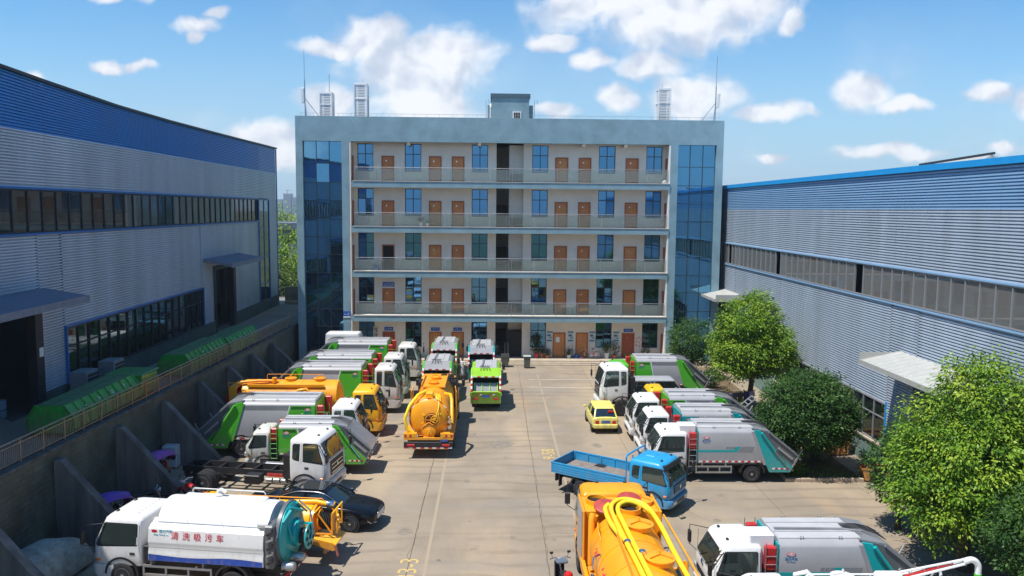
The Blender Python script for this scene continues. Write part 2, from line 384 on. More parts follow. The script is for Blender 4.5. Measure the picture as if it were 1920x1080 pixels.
# ---- ground materials
def groundmat(name, c1, c2, c3, sc=.35, rough=.85, stains=True):
    m = bpy.data.materials.new(name); m.use_nodes = True; MATS[name] = m
    t = m.node_tree; b = t.nodes['Principled BSDF']; b.inputs['Roughness'].default_value = rough; b.inputs['Specular IOR Level'].default_value = .3
    g = t.nodes.new('ShaderNodeNewGeometry')
    def noise(s, d, r=.6, mp=None):
        n = t.nodes.new('ShaderNodeTexNoise'); n.inputs['Scale'].default_value = s; n.inputs['Detail'].default_value = d; n.inputs['Roughness'].default_value = r
        if mp:
            q = t.nodes.new('ShaderNodeMapping'); q.inputs['Scale'].default_value = mp; t.links.new(g.outputs['Position'], q.inputs[0]); t.links.new(q.outputs[0], n.inputs['Vector'])
        else: t.links.new(g.outputs['Position'], n.inputs['Vector'])
        return n.outputs['Fac']
    def mr(v, a, b_, c=0, d=1):
        q = t.nodes.new('ShaderNodeMapRange'); q.interpolation_type = 'SMOOTHSTEP'; t.links.new(v, q.inputs[0])
        for i, x in enumerate((a, b_, c, d)): q.inputs[1 + i].default_value = x
        return q.outputs[0]
    def mixc(f, a, b_):
        q = t.nodes.new('ShaderNodeMix'); q.data_type = 'RGBA'; t.links.new(f, q.inputs[0])
        for i, x in ((6, a), (7, b_)):
            if isinstance(x, tuple): q.inputs[i].default_value = (*x, 1)
            else: t.links.new(x, q.inputs[i])
        return q.outputs[2]
    c = mixc(mr(noise(sc, 8), .32, .66), c1, c2)
    c = mixc(mr(noise(.13, 5, .55, (1.6, .5, 1)), .46, .68), c, c3)
    if stains:
        c = mixc(mr(noise(.55, 6, .7), .60, .74, 0, .50), c, tuple(x * .5 for x in c1))
        c = mixc(mr(noise(2.2, 5, .75), .64, .72, 0, .45), c, tuple(x * .35 for x in c1))
        c = mixc(mr(noise(.16, 4, .6, (1, .35, 1)), .54, .66, 0, .45), c, (.40, .27, .16))
        c = mixc(mr(noise(.22, 5, .6, (.5, 1.3, 1)), .52, .66, 0, .55), c, (.25, .225, .195))
        # sweeping tyre tracks
        wv = t.nodes.new('ShaderNodeTexWave'); wv.wave_type = 'RINGS'; wv.inputs['Scale'].default_value = .42; wv.inputs['Distortion'].default_value = 5.5; wv.inputs['Detail'].default_value = 3; wv.inputs['Detail Scale'].default_value = .5
        q = t.nodes.new('ShaderNodeMapping'); q.inputs['Location'].default_value = (-14, -24, 0); q.inputs['Scale'].default_value = (1, .7, 1)
        t.links.new(g.outputs['Position'], q.inputs[0]); t.links.new(q.outputs[0], wv.inputs['Vector'])
        mm = t.nodes.new('ShaderNodeMath'); mm.operation = 'MULTIPLY'; t.links.new(mr(wv.outputs['Fac'], .70, .99, 0, .35), mm.inputs[0]); t.links.new(mr(noise(.09, 3), .42, .56), mm.inputs[1])
        c = mixc(mm.outputs[0], c, tuple(x * .62 for x in c1))
    c = mixc(mr(noise(9, 6, .7), .3, .75, 0, .22), c, tuple(x * .7 for x in c1))
    t.links.new(c, b.inputs['Base Color'])
    bp = t.nodes.new('ShaderNodeBump'); bp.inputs['Strength'].default_value = .25; bp.inputs['Distance'].default_value = .01
    t.links.new(noise(28, 5), bp.inputs['Height']); t.links.new(bp.outputs[0], b.inputs['Normal'])
    return m
CONC = groundmat('yard_concrete', (.25, .206, .156), (.322, .265, .199), (.405, .316, .213))
CONCD = groundmat('terrace_concrete', (.20, .19, .18), (.26, .24, .22), (.28, .25, .2), stains=False)
EARTH = groundmat('far_earth', (.07, .10, .04), (.11, .13, .055), (.17, .15, .09), .02, stains=False)
SOIL = groundmat('bed_soil', (.10, .07, .04), (.16, .11, .065), (.20, .15, .09), 1.2, stains=False)
MB().box(-2500, 2500, -2500, 2500, -.6, -.08).build('ground', EARTH, kind='structure')
yard = MB().box(-16.3, 21, -30, 64.2, -.4, -.035).build('yard', CONCD, kind='structure')
xs = [-16.3, -12.9, -8.0, -2.95, 2.02, 7.1, 12.2, 16.9, 21]; ys = [-30, -18, -6, 6, 12, 18, 24, 30, 36, 42, 48, 54, 60, 63.6]
for i in range(len(xs) - 1):
    for j in range(len(ys) - 1):
        MB().box(xs[i] + .009, xs[i + 1] - .009, ys[j] + .006, ys[j + 1] - .006, -.035, 0).build('concrete_slab', CONC, yard)
# painted numbers and worn lines on the yard
def ptext(s, x, y, size, rz):
    o = link('painted_number', textmesh(s, size, YELTXT, .001), yard); o.location = (x, y, .005); o.rotation_euler = (0, 0, rz)
ptext('33-3', -2.9, 26.9, .95, pi / 2); ptext('9-58', 2.95, 40.1, .95, pi / 2)
WORN = mat('worn_line_paint', (.35, .27, .17), .85, noise=.3, nscale=5, col2=(.32, .27, .21))
for x in (-2.33, 3.42):
    MB().box(x - .06, x + .06, 12, 60, .001, .004).build('painted_line', WORN, yard)
for y in (55.6, 58.2):
    MB().box(2.6, 9.5, y - .06, y + .06, .001, .004).build('painted_line', mat('worn_white_line', (.47, .42, .36), .85, noise=.2, nscale=4), yard)
OIL = mat('oil_stain', (.15, .13, .105), .7, noise=.5, nscale=4, col2=(.31, .26, .2))
for iz, (x, y, a, b_) in enumerate(((.25, 41.6, .75, .7), (.7, 41.9, .55, .5), (-.4, 46.9, .5, .4), (-3.4, 30.2, .35, .4), (5.6, 41.6, .35, .4), (1.6, 33.2, .2, .2), (-1.2, 36.0, .16, .2), (-1.9, 27.6, .1, .12), (.8, 29.6, .12, .14), (9.2, 31.3, .2, .2), (3.4, 53.0, .25, .4), (-.9, 31.2, .07, .09), (2.4, 29.4, .09, .1))):
    pts = [(x + a * cos(t) * (.8 + .15 * sin(3 * t + x) + .1 * sin(7 * t) + random.uniform(-.06, .06)), y + b_ * sin(t) * (.8 + .15 * sin(2 * t + y) + .1 * sin(5 * t) + random.uniform(-.06, .06))) for t in [2 * pi * k / 40 for k in range(40)]]
    MB().prism(pts, .0005, .003 + .0006 * iz, axis='z').build('oil_stain', OIL, yard)

CRK = mat('crack_dirt', (.085, .07, .055), .9)
rc = random.Random(17)
for x0, y0, a0, n_ in ((2.02, 58, -pi / 2, 60), (2.04, 40, -pi / 2, 52), (-2.95, 39, -pi / 2, 40), (2.3, 30.2, -.15, 16), (8.2, 32.5, -1.0, 14), (10.5, 30.4, .3, 14), (-1.5, 53, -1.3, 14)):
    m = MB(); L_ = []; x, y, a = x0, y0, a0
    for k in range(n_):
        a = a0 + rc.gauss(0, .22); st_ = rc.uniform(.18, .42); x += st_ * cos(a); y += st_ * sin(a); w_ = rc.uniform(.003, .010)
        if a0 == -pi / 2: x += (x0 - x) * .5
        nx, ny = -sin(a0), cos(a0); L_.append(((x - nx * w_, y - ny * w_, .002), (x + nx * w_, y + ny * w_, .002)))
    m.add([p for q in L_ for p in q], [(2 * k, 2 * k + 1, 2 * k + 3, 2 * k + 2) for k in range(n_ - 1)]); m.build('crack', CRK, yard)
# planting bed with kerb on the right
bed = MB().box(13.9, 17.4, 36.1, 62.5, -.05, .13).build('planting_bed', SOIL, kind='structure')
KERB = mat('kerb_stone', (.42, .33, .24), .85, noise=.2, nscale=3, bump=.3)
x = 13.72
for k in range(5):
    MB().cbox(13.72 + k * .75, 13.72 + k * .75 + .735, 35.88, 36.09, -.03, .17, .02).build('kerb_stone', KERB, bed)
for k in range(26):
    MB().cbox(13.72, 13.895, 36.1 + k * 1.0, 36.1 + k * 1.0 + .985, -.03, .17, .02).build('kerb_stone', KERB, bed)

# terrace in front of the left warehouse, sloping gently away
TZ = lambda y: 3.67 - (y - 26) * (.72 / 39.5)
m = MB()
yy = [-12, 10, 26, 45, 65.5, 95]
m.loft([[(-16.35, y, -.5), (-16.35, y, TZ(y)), (-19.0, y, max(TZ(y), 3.3) if y > 40 else TZ(y)), (-30, y, 3.5), (-30, y, -.5)] for y in yy])
m.build('terrace', CONCD, kind='structure')

# ---- retaining wall
RWT = brickmat('retaining_tile', (.05, .078, .07), (.078, .098, .08), (.032, .042, .038), .62, .20, .008, 'yz', .45, .45)
rw = thing('retaining_wall', 'long dark green tiled retaining wall below the terrace railing', 'wall', (-16.1, 26, 0))
m = MB(); m.loft([[(0, y - 26, -.1), (-.3, y - 26, -.1), (-.3, y - 26, TZ(y) - .02), (0, y - 26, TZ(y) - .02)] for y in (-12, 26, 64.1)])
m.build('wall', RWT, rw)
COPE = mat('coping_concrete', (.10, .10, .095), .9, noise=.5, nscale=2.5, bump=.4)
for k in range(38):
    y0 = -12 + k * 2.0; y1 = min(y0 + 1.985, 64.1)
    MB().loft([[(.06, y - 26, TZ(y) - .02), (-.42, y - 26, TZ(y) - .02), (-.42, y - 26, TZ(y) + .10), (.06, y - 26, TZ(y) + .10)] for y in (y0, y1)]).build('coping_stone', COPE, rw)
BUT = mat('buttress_concrete', (.19, .185, .175), .9, noise=.5, nscale=1.6, bump=.5, bscale=12, streak=True, col2=(.045, .045, .045))
BUTS = [24.0, 29.0, 33.75, 38.4, 43.2, 47.9, 52.5, 57.2]
LBL = ['beside the cabinless covered car', 'behind the white suction truck cab', 'behind the parked motorcycles', 'with a chipped tip behind the white cabinet', 'behind the nearest green and grey compactor', 'behind the orange tanker tail', 'fourth from the office block', 'third from the office block']
LBL = ['nearest the camera at the lower left corner', 'between the blanketed vehicle and the purple canopy', 'just left of the two motorcycles', 'with a chipped sunlit tip, behind the white cabinet', 'behind the tail of the nearest green and grey compactor', 'behind the tail of the side-on orange tanker', 'third last towards the office block', 'last one before the office block']
for y, lb in zip(BUTS, LBL):
    t = TZ(y) - .35
    MB().prism([(-16.085, -.05), (-16.085, t), (-15.85, t), (-13.4, .38), (-13.15, .12), (-13.2, -.05)], y - .2, y + .2).build('buttress', BUT, label='grey streaked concrete buttress ' + lb, cat='buttress', group='buttresses of the retaining wall')
# ---- terrace railing
RAIL = mat('railing_steel', (.42, .34, .26), .38, .75, noise=.2)
tr = thing('terrace_railing', 'long brownish metal railing along the terrace edge', 'railing', (-16.28, 26, 0))
y = 3.0; P_ = []
while y < 64.2: P_.append(y); y += 1.42
for a in P_:
    MB().box(-.025, .025, a - 26.025, a - 25.975, TZ(a) + .08, TZ(a) + .93).build('post', RAIL, tr)
MB().tube([(0, P_[0] - 26, TZ(P_[0]) + .94), (0, P_[-1] - 26, TZ(P_[-1]) + .94)], .03, 8).build('handrail', RAIL, tr)
for a, b_ in zip(P_[:-1], P_[1:]):
    m = MB()
    for h in (.22, .80): m.bar((0, a - 25.97, TZ(a) + h), (0, b_ - 26.03, TZ(b_) + h), .03)
    for k in range(1, 13):
        q = a + (b_ - a) * k / 13; m.box(-.008, .008, q - 26.008, q - 25.992, TZ(q) + .23, TZ(q) + .79)
    m.build('baluster_panel', RAIL, tr, kind='stuff')

# ================================================================ OFFICE BLOCK
TILE = brickmat('blue_facade_tile', (.225, .355, .41), (.25, .38, .43), (.19, .305, .355), .24, .06, .006, 'xz', .45, .15, 0, .003)
TILES = brickmat('blue_side_tile', (.225, .355, .41), (.25, .38, .43), (.19, .305, .355), .24, .06, .006, 'yz', .45, .10, 0, .003)
PLAS = mat('gallery_plaster', (.80, .72, .63), .85, noise=.08, nscale=.7, bump=.1)
PLASW = mat('white_plaster', (.80, .78, .74), .8, noise=.05)
PORCH = mat('porch_stone', (.44, .37, .28), .8, noise=.15, nscale=2)
WIN = glassmat('blue_window_glass', (.20, .50, .85), .42, (.006, .012, .02), .02)
CURT = glassmat('blue_curtain_glass', (.20, .52, .82), .52, (.012, .03, .05), .045)
MULL = mat('window_frame_dark', (.03, .045, .055), .4, .3)
WOODD = [mat('door_wood_%d' % i, c, .45, noise=.18, nscale=2.5) for i, c in enumerate([(.62, .235, .07), (.56, .19, .055), (.36, .075, .03)])]
WFRM = mat('door_frame_wood', (.42, .12, .035), .5)
STONE = mat('slab_top', (.62, .56, .48), .8, noise=.12)
ob = thing('office_block', 'five storey blue tiled office block with open galleries and wooden doors', 'building', (0, 64.4, 0))
F = lambda k: .3 + 3.61 * (k - 1)
yb = 1.3
# frame
for x0, x1 in ((-15.8, -15.24), (-12.16, -11.58), (14.18, 14.77), (17.86, 18.42)):
    MB().box(x0, x1, 0, .55, -.1, 17.85).build('pillar', TILE, ob)
MB().box(-15.8, 18.42, 0, .6, 17.85, 19.8).build('parapet', TILE, ob)
MB().box(-15.8, -15.3, .6, 14, -.1, 19.8).build('side_wall', TILES, ob)
MB().box(17.95, 18.42, .6, 14, -.1, 19.8).build('side_wall', TILES, ob)
MB().box(-15.3, 17.95, 13.7, 14, -.1, 19.8).build('rear_wall', TILE, ob)
MB().box(-15.3, 17.95, .6, 13.7, 18.3, 18.7).build('roof', CONCD, ob)
m = MB(); m.tube([(-15.5, .25, 20.05), (18.2, .25, 20.05)], .012, 5)
for k in range(34): m.tube([(-15.4 + k * 1.0, .25, 19.8), (-15.4 + k * 1.0, .25, 20.05)], .01, 5)
m.build('lightning_strip', STEEL, ob)
for x in (-11.45, 14.05):   # pale inner returns of the gallery
    s = 1 if x < 0 else -1
    MB().box(min(x, x - .12 * s), max(x, x - .12 * s), .02, yb, .3, 17.84).build('gallery_end_wall', PLASW if x > 0 else PLAS, ob)
# openings along the gallery wall
q = 65.7 / 66.3
WX = [(-11.23, -9.93), (-7.35, -6.0), (-1.84, -.52), (3.13, 4.45), (8.64, 10.0), (12.57, 13.9)]
DX = [(-9.27, -8.22), (-5.38, -4.33), (-3.50, -2.45), (5.02, 6.12), (6.96, 8.02), (10.85, 11.95)]
WX = [(a * q, b * q) for a, b in WX]; DX = [(a * q, b * q) for a, b in DX]; ST = (.18 * q, 2.42 * q)
def window_mesh(wd, ht):
    m = MB(); t = .055
    m.box(0, wd, -.05, .06, 0, t); m.box(0, wd, -.05, .06, ht - t, ht); m.box(0, t, -.05, .06, t, ht - t); m.box(wd - t, wd, -.05, .06, t, ht - t)
    zc = ht * .63
    m.box(t, wd - t, -.04, .05, zc - .03, zc + .03); m.box(wd / 2 - .03, wd / 2 + .03, -.04, .05, t, zc - .03); m.box(wd / 2 - .03, wd / 2 + .03, -.04, .05, zc + .03, ht - t)
    return m.mesh('window', MULL)
WM = {}
random.seed(11)
for k in range(1, 6):
    z0, z1 = F(k), (F(k + 1) - .16 if k < 5 else 17.95)
    m = MB(); ops = sorted([(a, b, .82, 3.05) for a, b in WX] + [(a, b, 0, 2.09) for a, b in DX] + [(ST[0], ST[1], 0, 99)])
    x = -11.47
    for a, b, s0, s1 in ops:
        m.box(x, a, yb, yb + .24, z0, z1)
        if s1 < 90:
            if s0 > 0: m.box(a, b, yb, yb + .24, z0, z0 + s0)
            m.box(a, b, yb, yb + .24, z0 + s1, z1)
        x = b
        if s1 > 90: m.build('gallery_wall', PLAS, ob); m = MB()
    m.box(x, 14.05, yb, yb + .24, z0, z1)
    m.build('gallery_wall', PLAS, ob)
    MB().box(-11.47, ST[0], yb + .25, yb + .3, z0, z1).build('dark_backing', INTERIOR, ob); MB().box(ST[1], 14.05, yb + .25, yb + .3, z0, z1).build('dark_backing', INTERIOR, ob)
    for a, b in WX:
        wd = round(b - a, 3); ht = 2.23
        if wd not in WM: WM[wd] = window_mesh(wd, ht)
        wo = link('window', WM[wd], ob, (a, yb + .12, z0 + .82)); zc = ht * .63
        for px0, px1, pz0, pz1 in ((.055, wd / 2 - .03, .055, zc - .03), (wd / 2 + .03, wd - .055, .055, zc - .03), (.055, wd / 2 - .03, zc + .03, ht - .055), (wd / 2 + .03, wd - .055, zc + .03, ht - .055)):
            pm = MB(); tl = random.uniform(-.006, .006); tu = random.uniform(-.006, .006)
            pm.add([(px0, tl, pz0), (px1, -tl, pz0), (px1, -tl + tu, pz1), (px0, tl + tu, pz1), (px0, tl + .012, pz0), (px1, -tl + .012, pz0), (px1, -tl + tu + .012, pz1), (px0, tl + tu + .012, pz1)],
                   [(0, 1, 2, 3), (7, 6, 5, 4), (0, 4, 5, 1), (1, 5, 6, 2), (2, 6, 7, 3), (3, 7, 4, 0)])
            pm.build('pane', WIN, wo)
        MB().box(a - .05, b + .05, yb - .07, yb - .004, z0 + .74, z0 + .80).build('window_sill', PLASW, ob)
    for i, (a, b) in enumerate(DX):
        opened = (k == 3 and i == 0)
        wd = b - a; dm = WOODD[2] if (k == 1 and i in (0, 5)) else random.choice(WOODD[:2])
        fm = MB(); fm.box(a + .01, a + .09, yb - .03, yb + .1, z0, z0 + 2.08); fm.box(b - .09, b - .01, yb - .03, yb + .1, z0, z0 + 2.08); fm.box(a + .09, b - .09, yb - .03, yb + .1, z0 + 1.99, z0 + 2.08)
        fo = fm.build('door_frame', WFRM, ob)
        if opened:
            lf = MB().box(0, .05, 0, .85, .01, 1.98).build('door', dm, ob, loc=(a + .1, yb + .3, z0)); continue
        dr = MB().cbox(a + .092, b - .092, yb + .03, yb + .08, z0 + .01, z0 + 1.985, .008)
        for pz in ((.15, .9), (1.05, 1.85)): dr.box(a + .2, b - .2, yb + .018, yb + .03, z0 + pz[0], z0 + pz[1])
        do = dr.build('door', dm, ob)
        pl = MB(); pl.lathe([(.05, 0), (.05, .012)], 14, 'y', (a + wd * .38, yb + .006, z0 + 1.68)); pl.build('number_plate', CHROME, do)
        hd = MB(); hx = a + .17 if i in (3, ) else b - .17; hd.tube([(hx, yb + .02, z0 + 1.0), (hx, yb - .03, z0 + 1.0), (hx - .1, yb - .03, z0 + 1.0)], .012, 6); hd.build('door_handle', CHROME, do)
    # end doors of the gallery
    for x in (-11.44, 14.04):
        s = 1 if x < 0 else -1
        MB().box(min(x, x + .03 * s), max(x, x + .03 * s), .45, 1.2, z0 + .005, z0 + 2.05).build('end_door', WFRM, ob)
    if k > 1:
        MB().box(-11.25, 14.17, -.06, .16, z0 - .5, z0 - .03).build('gallery_edge_beam', TILE, ob)
        MB().box(-11.575, -11.255, .04, .16, z0 - .5, z0 - .03).build('beam_return', TILE, ob)
        MB().box(-11.46, 14.05, .165, yb + .24, z0 - .155, z0 - .002).build('gallery_floor', PLASW, ob)
        MB().box(-11.3, 14.17, -.10, .17, z0 - .029, z0 + .02).build('coping', STONE, ob)
        # glass balustrade
        bal = MB().tube([(-11.2, .05, z0 + 1.08), (14.15, .05, z0 + 1.08)], .028, 8).build('balustrade', STEEL, ob)
        n = 14; wdt = 25.3 / n
        for j in range(n + 1):
            px_ = -11.18 + j * wdt
            pm = MB(); pm.box(px_ - .02, px_ + .02, .03, .07, z0 + .02, z0 + 1.07); pm.build('post', STEEL, bal)
        for j in range(n):
            px_ = -11.18 + j * wdt
            MB().box(px_ + .05, px_ + wdt - .05, .045, .055, z0 + .1, z0 + .98).build('glass_panel', MATS.get('balustrade_glass') or clearmat('balustrade_glass', (.55, .58, .54), .02, .84), bal)
for x in (-6.9, -1.2, 7.2, 10.6):
    MB().prism([(-.05, 0), (.9, 0), (.9, -.2), (.12, -.2)], x - .12, x + .12, axis='x').xf(Matrix.Translation((0, .35, 17.84))).build('beam_end', PLASW, ob)
# stairwell
wl = MB(); wl.box(ST[0] - .2, ST[0], yb + .24, 5.2, .3, 17.9); wl.box(ST[1], ST[1] + .2, yb + .24, 5.2, .3, 17.9)
wl.build('stair_side_wall', PLAS, ob); MB().box(ST[0], ST[1], 5.2, 5.4, .3, 17.9).build('stair_back_wall', mat('stair_wall', (.34, .31, .28), .85, noise=.1), ob)
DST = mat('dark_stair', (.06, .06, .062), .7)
for k in range(1, 6):
    MB().box(ST[0], ST[1], yb - .005, yb + 1.0, F(k) - .15, F(k) - .004).build('landing', STONE, ob)
    if k < 5:
        m = MB()
        for i in range(11): m.box(ST[0] + .02, 1.15, 2.35 + i * .24, 2.35 + (i + 1) * .24 + .02, F(k) + i * .164 - .02, F(k) + (i + 1) * .164)
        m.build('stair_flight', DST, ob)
        MB().box(ST[0], ST[1], 4.9, 5.2, F(k) + 1.66, F(k) + 1.8).build('half_landing', STONE, ob)
        m = MB()
        for i in range(11): m.box(1.2, ST[1] - .02, 4.9 - (i + 1) * .24 - .02, 4.9 - i * .24, F(k) + 1.72 + i * .164, F(k) + 1.80 + (i + 1) * .164)
        m.build('stair_flight', STONE, ob)
    m = MB(); m.box(1.12, 1.20, yb + .02, yb + .10, F(k) + .002, F(k) + (3.4 if k < 5 else 3.1))
    for i in range(8): m.bar((1.16, yb + .1 + i * .28, F(k) + .3 + i * .2), (1.16, yb + .1 + i * .28, F(k) + 1.3 + i * .2), .03)
    m.bar((1.16, yb + .1, F(k) + 1.3), (1.16, yb + 2.1, F(k) + 2.7), .05); m.build('stair_rail', PLAST, ob)
    if k > 1:
        g = MB()
        for gx in (1.0, 1.25):
            g.tube([(gx, .05, F(k) + .1), (gx, .05, F(k) + .95), (gx + .2, .05, F(k) + .95), (gx + .2, .05, F(k) + .1)], .014, 5)
        g.build('gate_loop', STEEL, ob)
dr = MB(); dr.box(1.22, ST[1], yb + .05, yb + .1, .3, 2.45); dr.build('entrance_door', INTERIOR, ob)
dr = MB(); dr.tube([(1.0, yb - .02, .35), (1.0, yb - .02, 1.5), (1.25, yb - .02, 1.5), (1.25, yb - .02, .35)], .025, 6); dr.build('entrance_gate', STEEL, ob)
MB().box(1.45, 1.75, 4.9, 5.19, 2.1, 2.5).build('exit_lamp', mat('plain_green_sign', (.3, .8, .2), .4), ob)  # bright green colour only, no emission
for k in range(1, 6):   # stair wall, right half of the opening: lighter materials give its lit look
    if k > 1: MB().box(1.24, ST[1], yb + .95, yb + 1.05, F(k) + 1.05, F(k) + 3.4 if k < 5 else F(k) + 3.1).build('pale_stair_wall', PLASW, ob)
    MB().box(1.24, ST[1], yb + .9, yb + .98, F(k) + .75 if k > 1 else 2.5, F(k) + 1.05 if k > 1 else 3.5).build('landing_beam', STONE, ob)
# curtain glass at both ends
for gx0, gx1 in ((-15.24, -12.16), (14.77, 17.86)):
    cw = (gx1 - gx0) / 3
    fr = MB()
    zs = [-.05, 1.55, 2.95, 4.35, 5.9, 7.3, 8.8, 10.25, 11.7, 13.15, 14.6, 16.1, 17.85]
    for i in range(1, 3): fr.box(gx0 + i * cw - .022, gx0 + i * cw + .022, .22, .34, -.05, 17.85)
    for z in zs[1:-1]:
        for i in range(3): fr.box(gx0 + i * cw + .023, gx0 + (i + 1) * cw - .023, .225, .34, z - .02, z + .02)
    fo = fr.build('curtain_wall', MULL, ob)
    MB().box(gx0, gx1, .40, .5, -.05, 17.85).build('dark_backing', INTERIOR, ob)
    for i in range(3):
        for j in range(len(zs) - 1):
            a0, a1, b0, b1 = gx0 + i * cw + .024, gx0 + (i + 1) * cw - .024, zs[j] + .022, zs[j + 1] - .022
            t1, t2 = random.uniform(-.005, .005), random.uniform(-.005, .005)
            if gx0 < 0 and i == 1 and j == 10: t1 = -.05
            pm = MB(); pm.add([(a0, .27 + t1, b0), (a1, .27 - t1, b0), (a1, .27 - t1 + t2, b1), (a0, .27 + t1 + t2, b1), (a0, .285 + t1, b0), (a1, .285 - t1, b0), (a1, .285 - t1 + t2, b1), (a0, .285 + t1 + t2, b1)],
                              [(0, 1, 2, 3), (7, 6, 5, 4), (0, 4, 5, 1), (1, 5, 6, 2), (2, 6, 7, 3), (3, 7, 4, 0)]); pm.build('pane', CURT, fo)
# porch steps
for i, (z, y) in enumerate(((.1, -.9), (.2, -.6), (.3, -.3))):
    MB().box(-12.1, 14.15, y, (-.6, -.3, yb + .2)[i] + .0, -.1 if i == 0 else z - .1, z).build('porch_step', PORCH, ob)
MB().box(-15.8, -12.11, -.35, 0, -.1, .25).build('plinth', PORCH, ob); MB().box(14.16, 18.42, -.35, 0, -.1, .25).build('plinth', PORCH, ob)
# roof house
PB = MB().box(-.26, 2.98, 5.6, 9.5, 18.7, 22.2).build('roof_house', TILE, ob)
MB().box(-.36, 3.08, 5.5, 9.6, 22.2, 22.5).build('roof_cap', mat('dark_blue_cap', (.07, .13, .17), .6), PB)
fr = MB(); fr.box(1.55, 2.3, 5.53, 5.598, 20.15, 21.0); fr.build('window_frame', WHITE, PB)
for i in range(3): MB().box(1.66 + i * .19, 1.80 + i * .19, 5.51, 5.529, 20.25, 20.9).build('pane', INTERIOR, PB)
MB().box(-.62, -.27, 6.2, 7.2, 18.7, 21.6).build('roof_tank_wall', TILE, ob); MB().box(2.99, 3.35, 6.2, 7.2, 18.7, 21.6).build('roof_tank_wall', TILE, ob)
tk = MB(); tk.tube([(-.35, 5.8, 19.6), (-.35, 5.8, 21.4), (-.35, 5.95, 21.6), (-.35, 6.2, 21.6)], .07, 8); tk.build('vent_pipe', WHITE, ob)
tk = MB(); 
for s in (-.75, 3.45):
    tk.tube([(s, 6.0, 19.8), (s, 6.0, 22.0), (s + .2, 6.0, 22.05), (s + .3, 6.0, 21.7)], .02, 6)
tk.build('roof_ladder', STEEL, ob)

# signs, posters on the office block
SIGNB = mat('sign_blue', (.02, .10, .40), .4); 
def sign(x, z, wd, ht, lab, body, y=65.7, two=False):
    o = MB().cbox(-wd / 2, wd / 2, -.045, -.003, 0, ht, .01).build('sign_board', SIGNB, loc=(x, y, z), label=lab, cat='sign', group='blue signs on the office block')
    MB().box(-wd / 2, wd / 2, -.047, -.002, ht + .002, ht + .05).build('sign_trim', WHITETXT, o); MB().box(-wd / 2, wd / 2, -.047, -.002, -.05, -.002).build('sign_trim', WHITETXT, o)
    strokes(o, body, .15, WHITETXT, Matrix.Translation((0, -.047, ht * (.62 if two else .5))), int(x * 10) + 99)
    if two: MB().box(-wd * .42, wd * .42, -.05, -.046, ht * .14, ht * .24).build('small_print', WHITETXT, o)
sign(-8.66, F(2) + 2.2, .98, .42, 'blue sign over the leftmost second floor door', 5, two=True)
sign(-8.66, F(1) + 2.16, .72, .32, 'blue sign over the dark red ground floor door near the left', 3)
sign(-4.81, F(1) + 2.16, .72, .3, 'blue sign over the left of the paired ground floor doors', 3); sign(-2.95, F(1) + 2.16, .72, .3, 'blue sign over the right of the paired ground floor doors', 3)
sign(11.3, F(1) + 2.14, .78, .3, 'blue sign over the dark red ground floor door near the right', 3)
o = MB().box(-.29, .29, -.04, -.003, 0, .42).build('sign_board', SIGNB, loc=(-11.87, 64.4, F(2) - .1), label='small blue sign fixed on the pillar left of the galleries', cat='sign', group='blue signs on the office block')
strokes(o, 2, .2, WHITETXT, Matrix.Translation((0, -.042, .2)), 4); MB().box(-.29, .29, -.041, -.003, -.1, -.002).build('sign_trim', WHITETXT, o)
PIC = mat('poster_print', (.35, .50, .56), .5, noise=.5, nscale=9, col2=(.72, .76, .77))
for x, lb in ((4.72, 'left of the door with a paper notice'), (6.48, 'between the two orange doors'), (8.28, 'right of the door with the bicycle'), (10.3, 'left of the dark red door on the right')):
    o = MB().box(-.28, .28, -.02, -.004, 0, .95).build('poster', PIC, loc=(x, 65.7, 1.55), label='pale blue printed truck poster ' + lb, cat='poster', group='posters on the ground floor wall')
    m = MB(); m.box(-.24, .24, -.023, -.0205, .82, .92); m.box(-.18, .12, -.023, -.0205, .5, .62); m.box(-.2, .05, -.023, -.0205, .62, .68); m.box(-.05, .22, -.023, -.0205, .34, .42); m.box(-.22, .2, -.023, -.0205, .1, .22)
    m.build('print', mat('poster_ink', (.08, .16, .22), .6), o)
o = thing('wall_lettering', 'red painted slogan in three rows beside the dark red door', 'lettering', (12.28, 65.697, 1.65))
for k in range(3): strokes(o, 3, .24, REDTXT, Matrix.Translation((0, 0, .32 - .32 * k)), 70 + k)
o = MB().box(-.16, .16, -.02, -.004, 0, .42).build('paper_notice', WHITETXT, loc=(5.4, 65.725, 1.55), label='white paper notice taped to an orange ground floor door', cat='notice')
o = MB().box(-.2, .2, -.04, -.004, 0, 1.9).build('name_board', mat('board_cream', (.55, .5, .4), .5), loc=(-9.75, 65.7, .9), label='tall narrow name board with dark characters beside the leftmost ground floor door', cat='sign')
[strokes(o, 1, .36, PLAST, Matrix.Translation((0, -.041, .3 + .44 * k)), 80 + k) for k in range(4)]

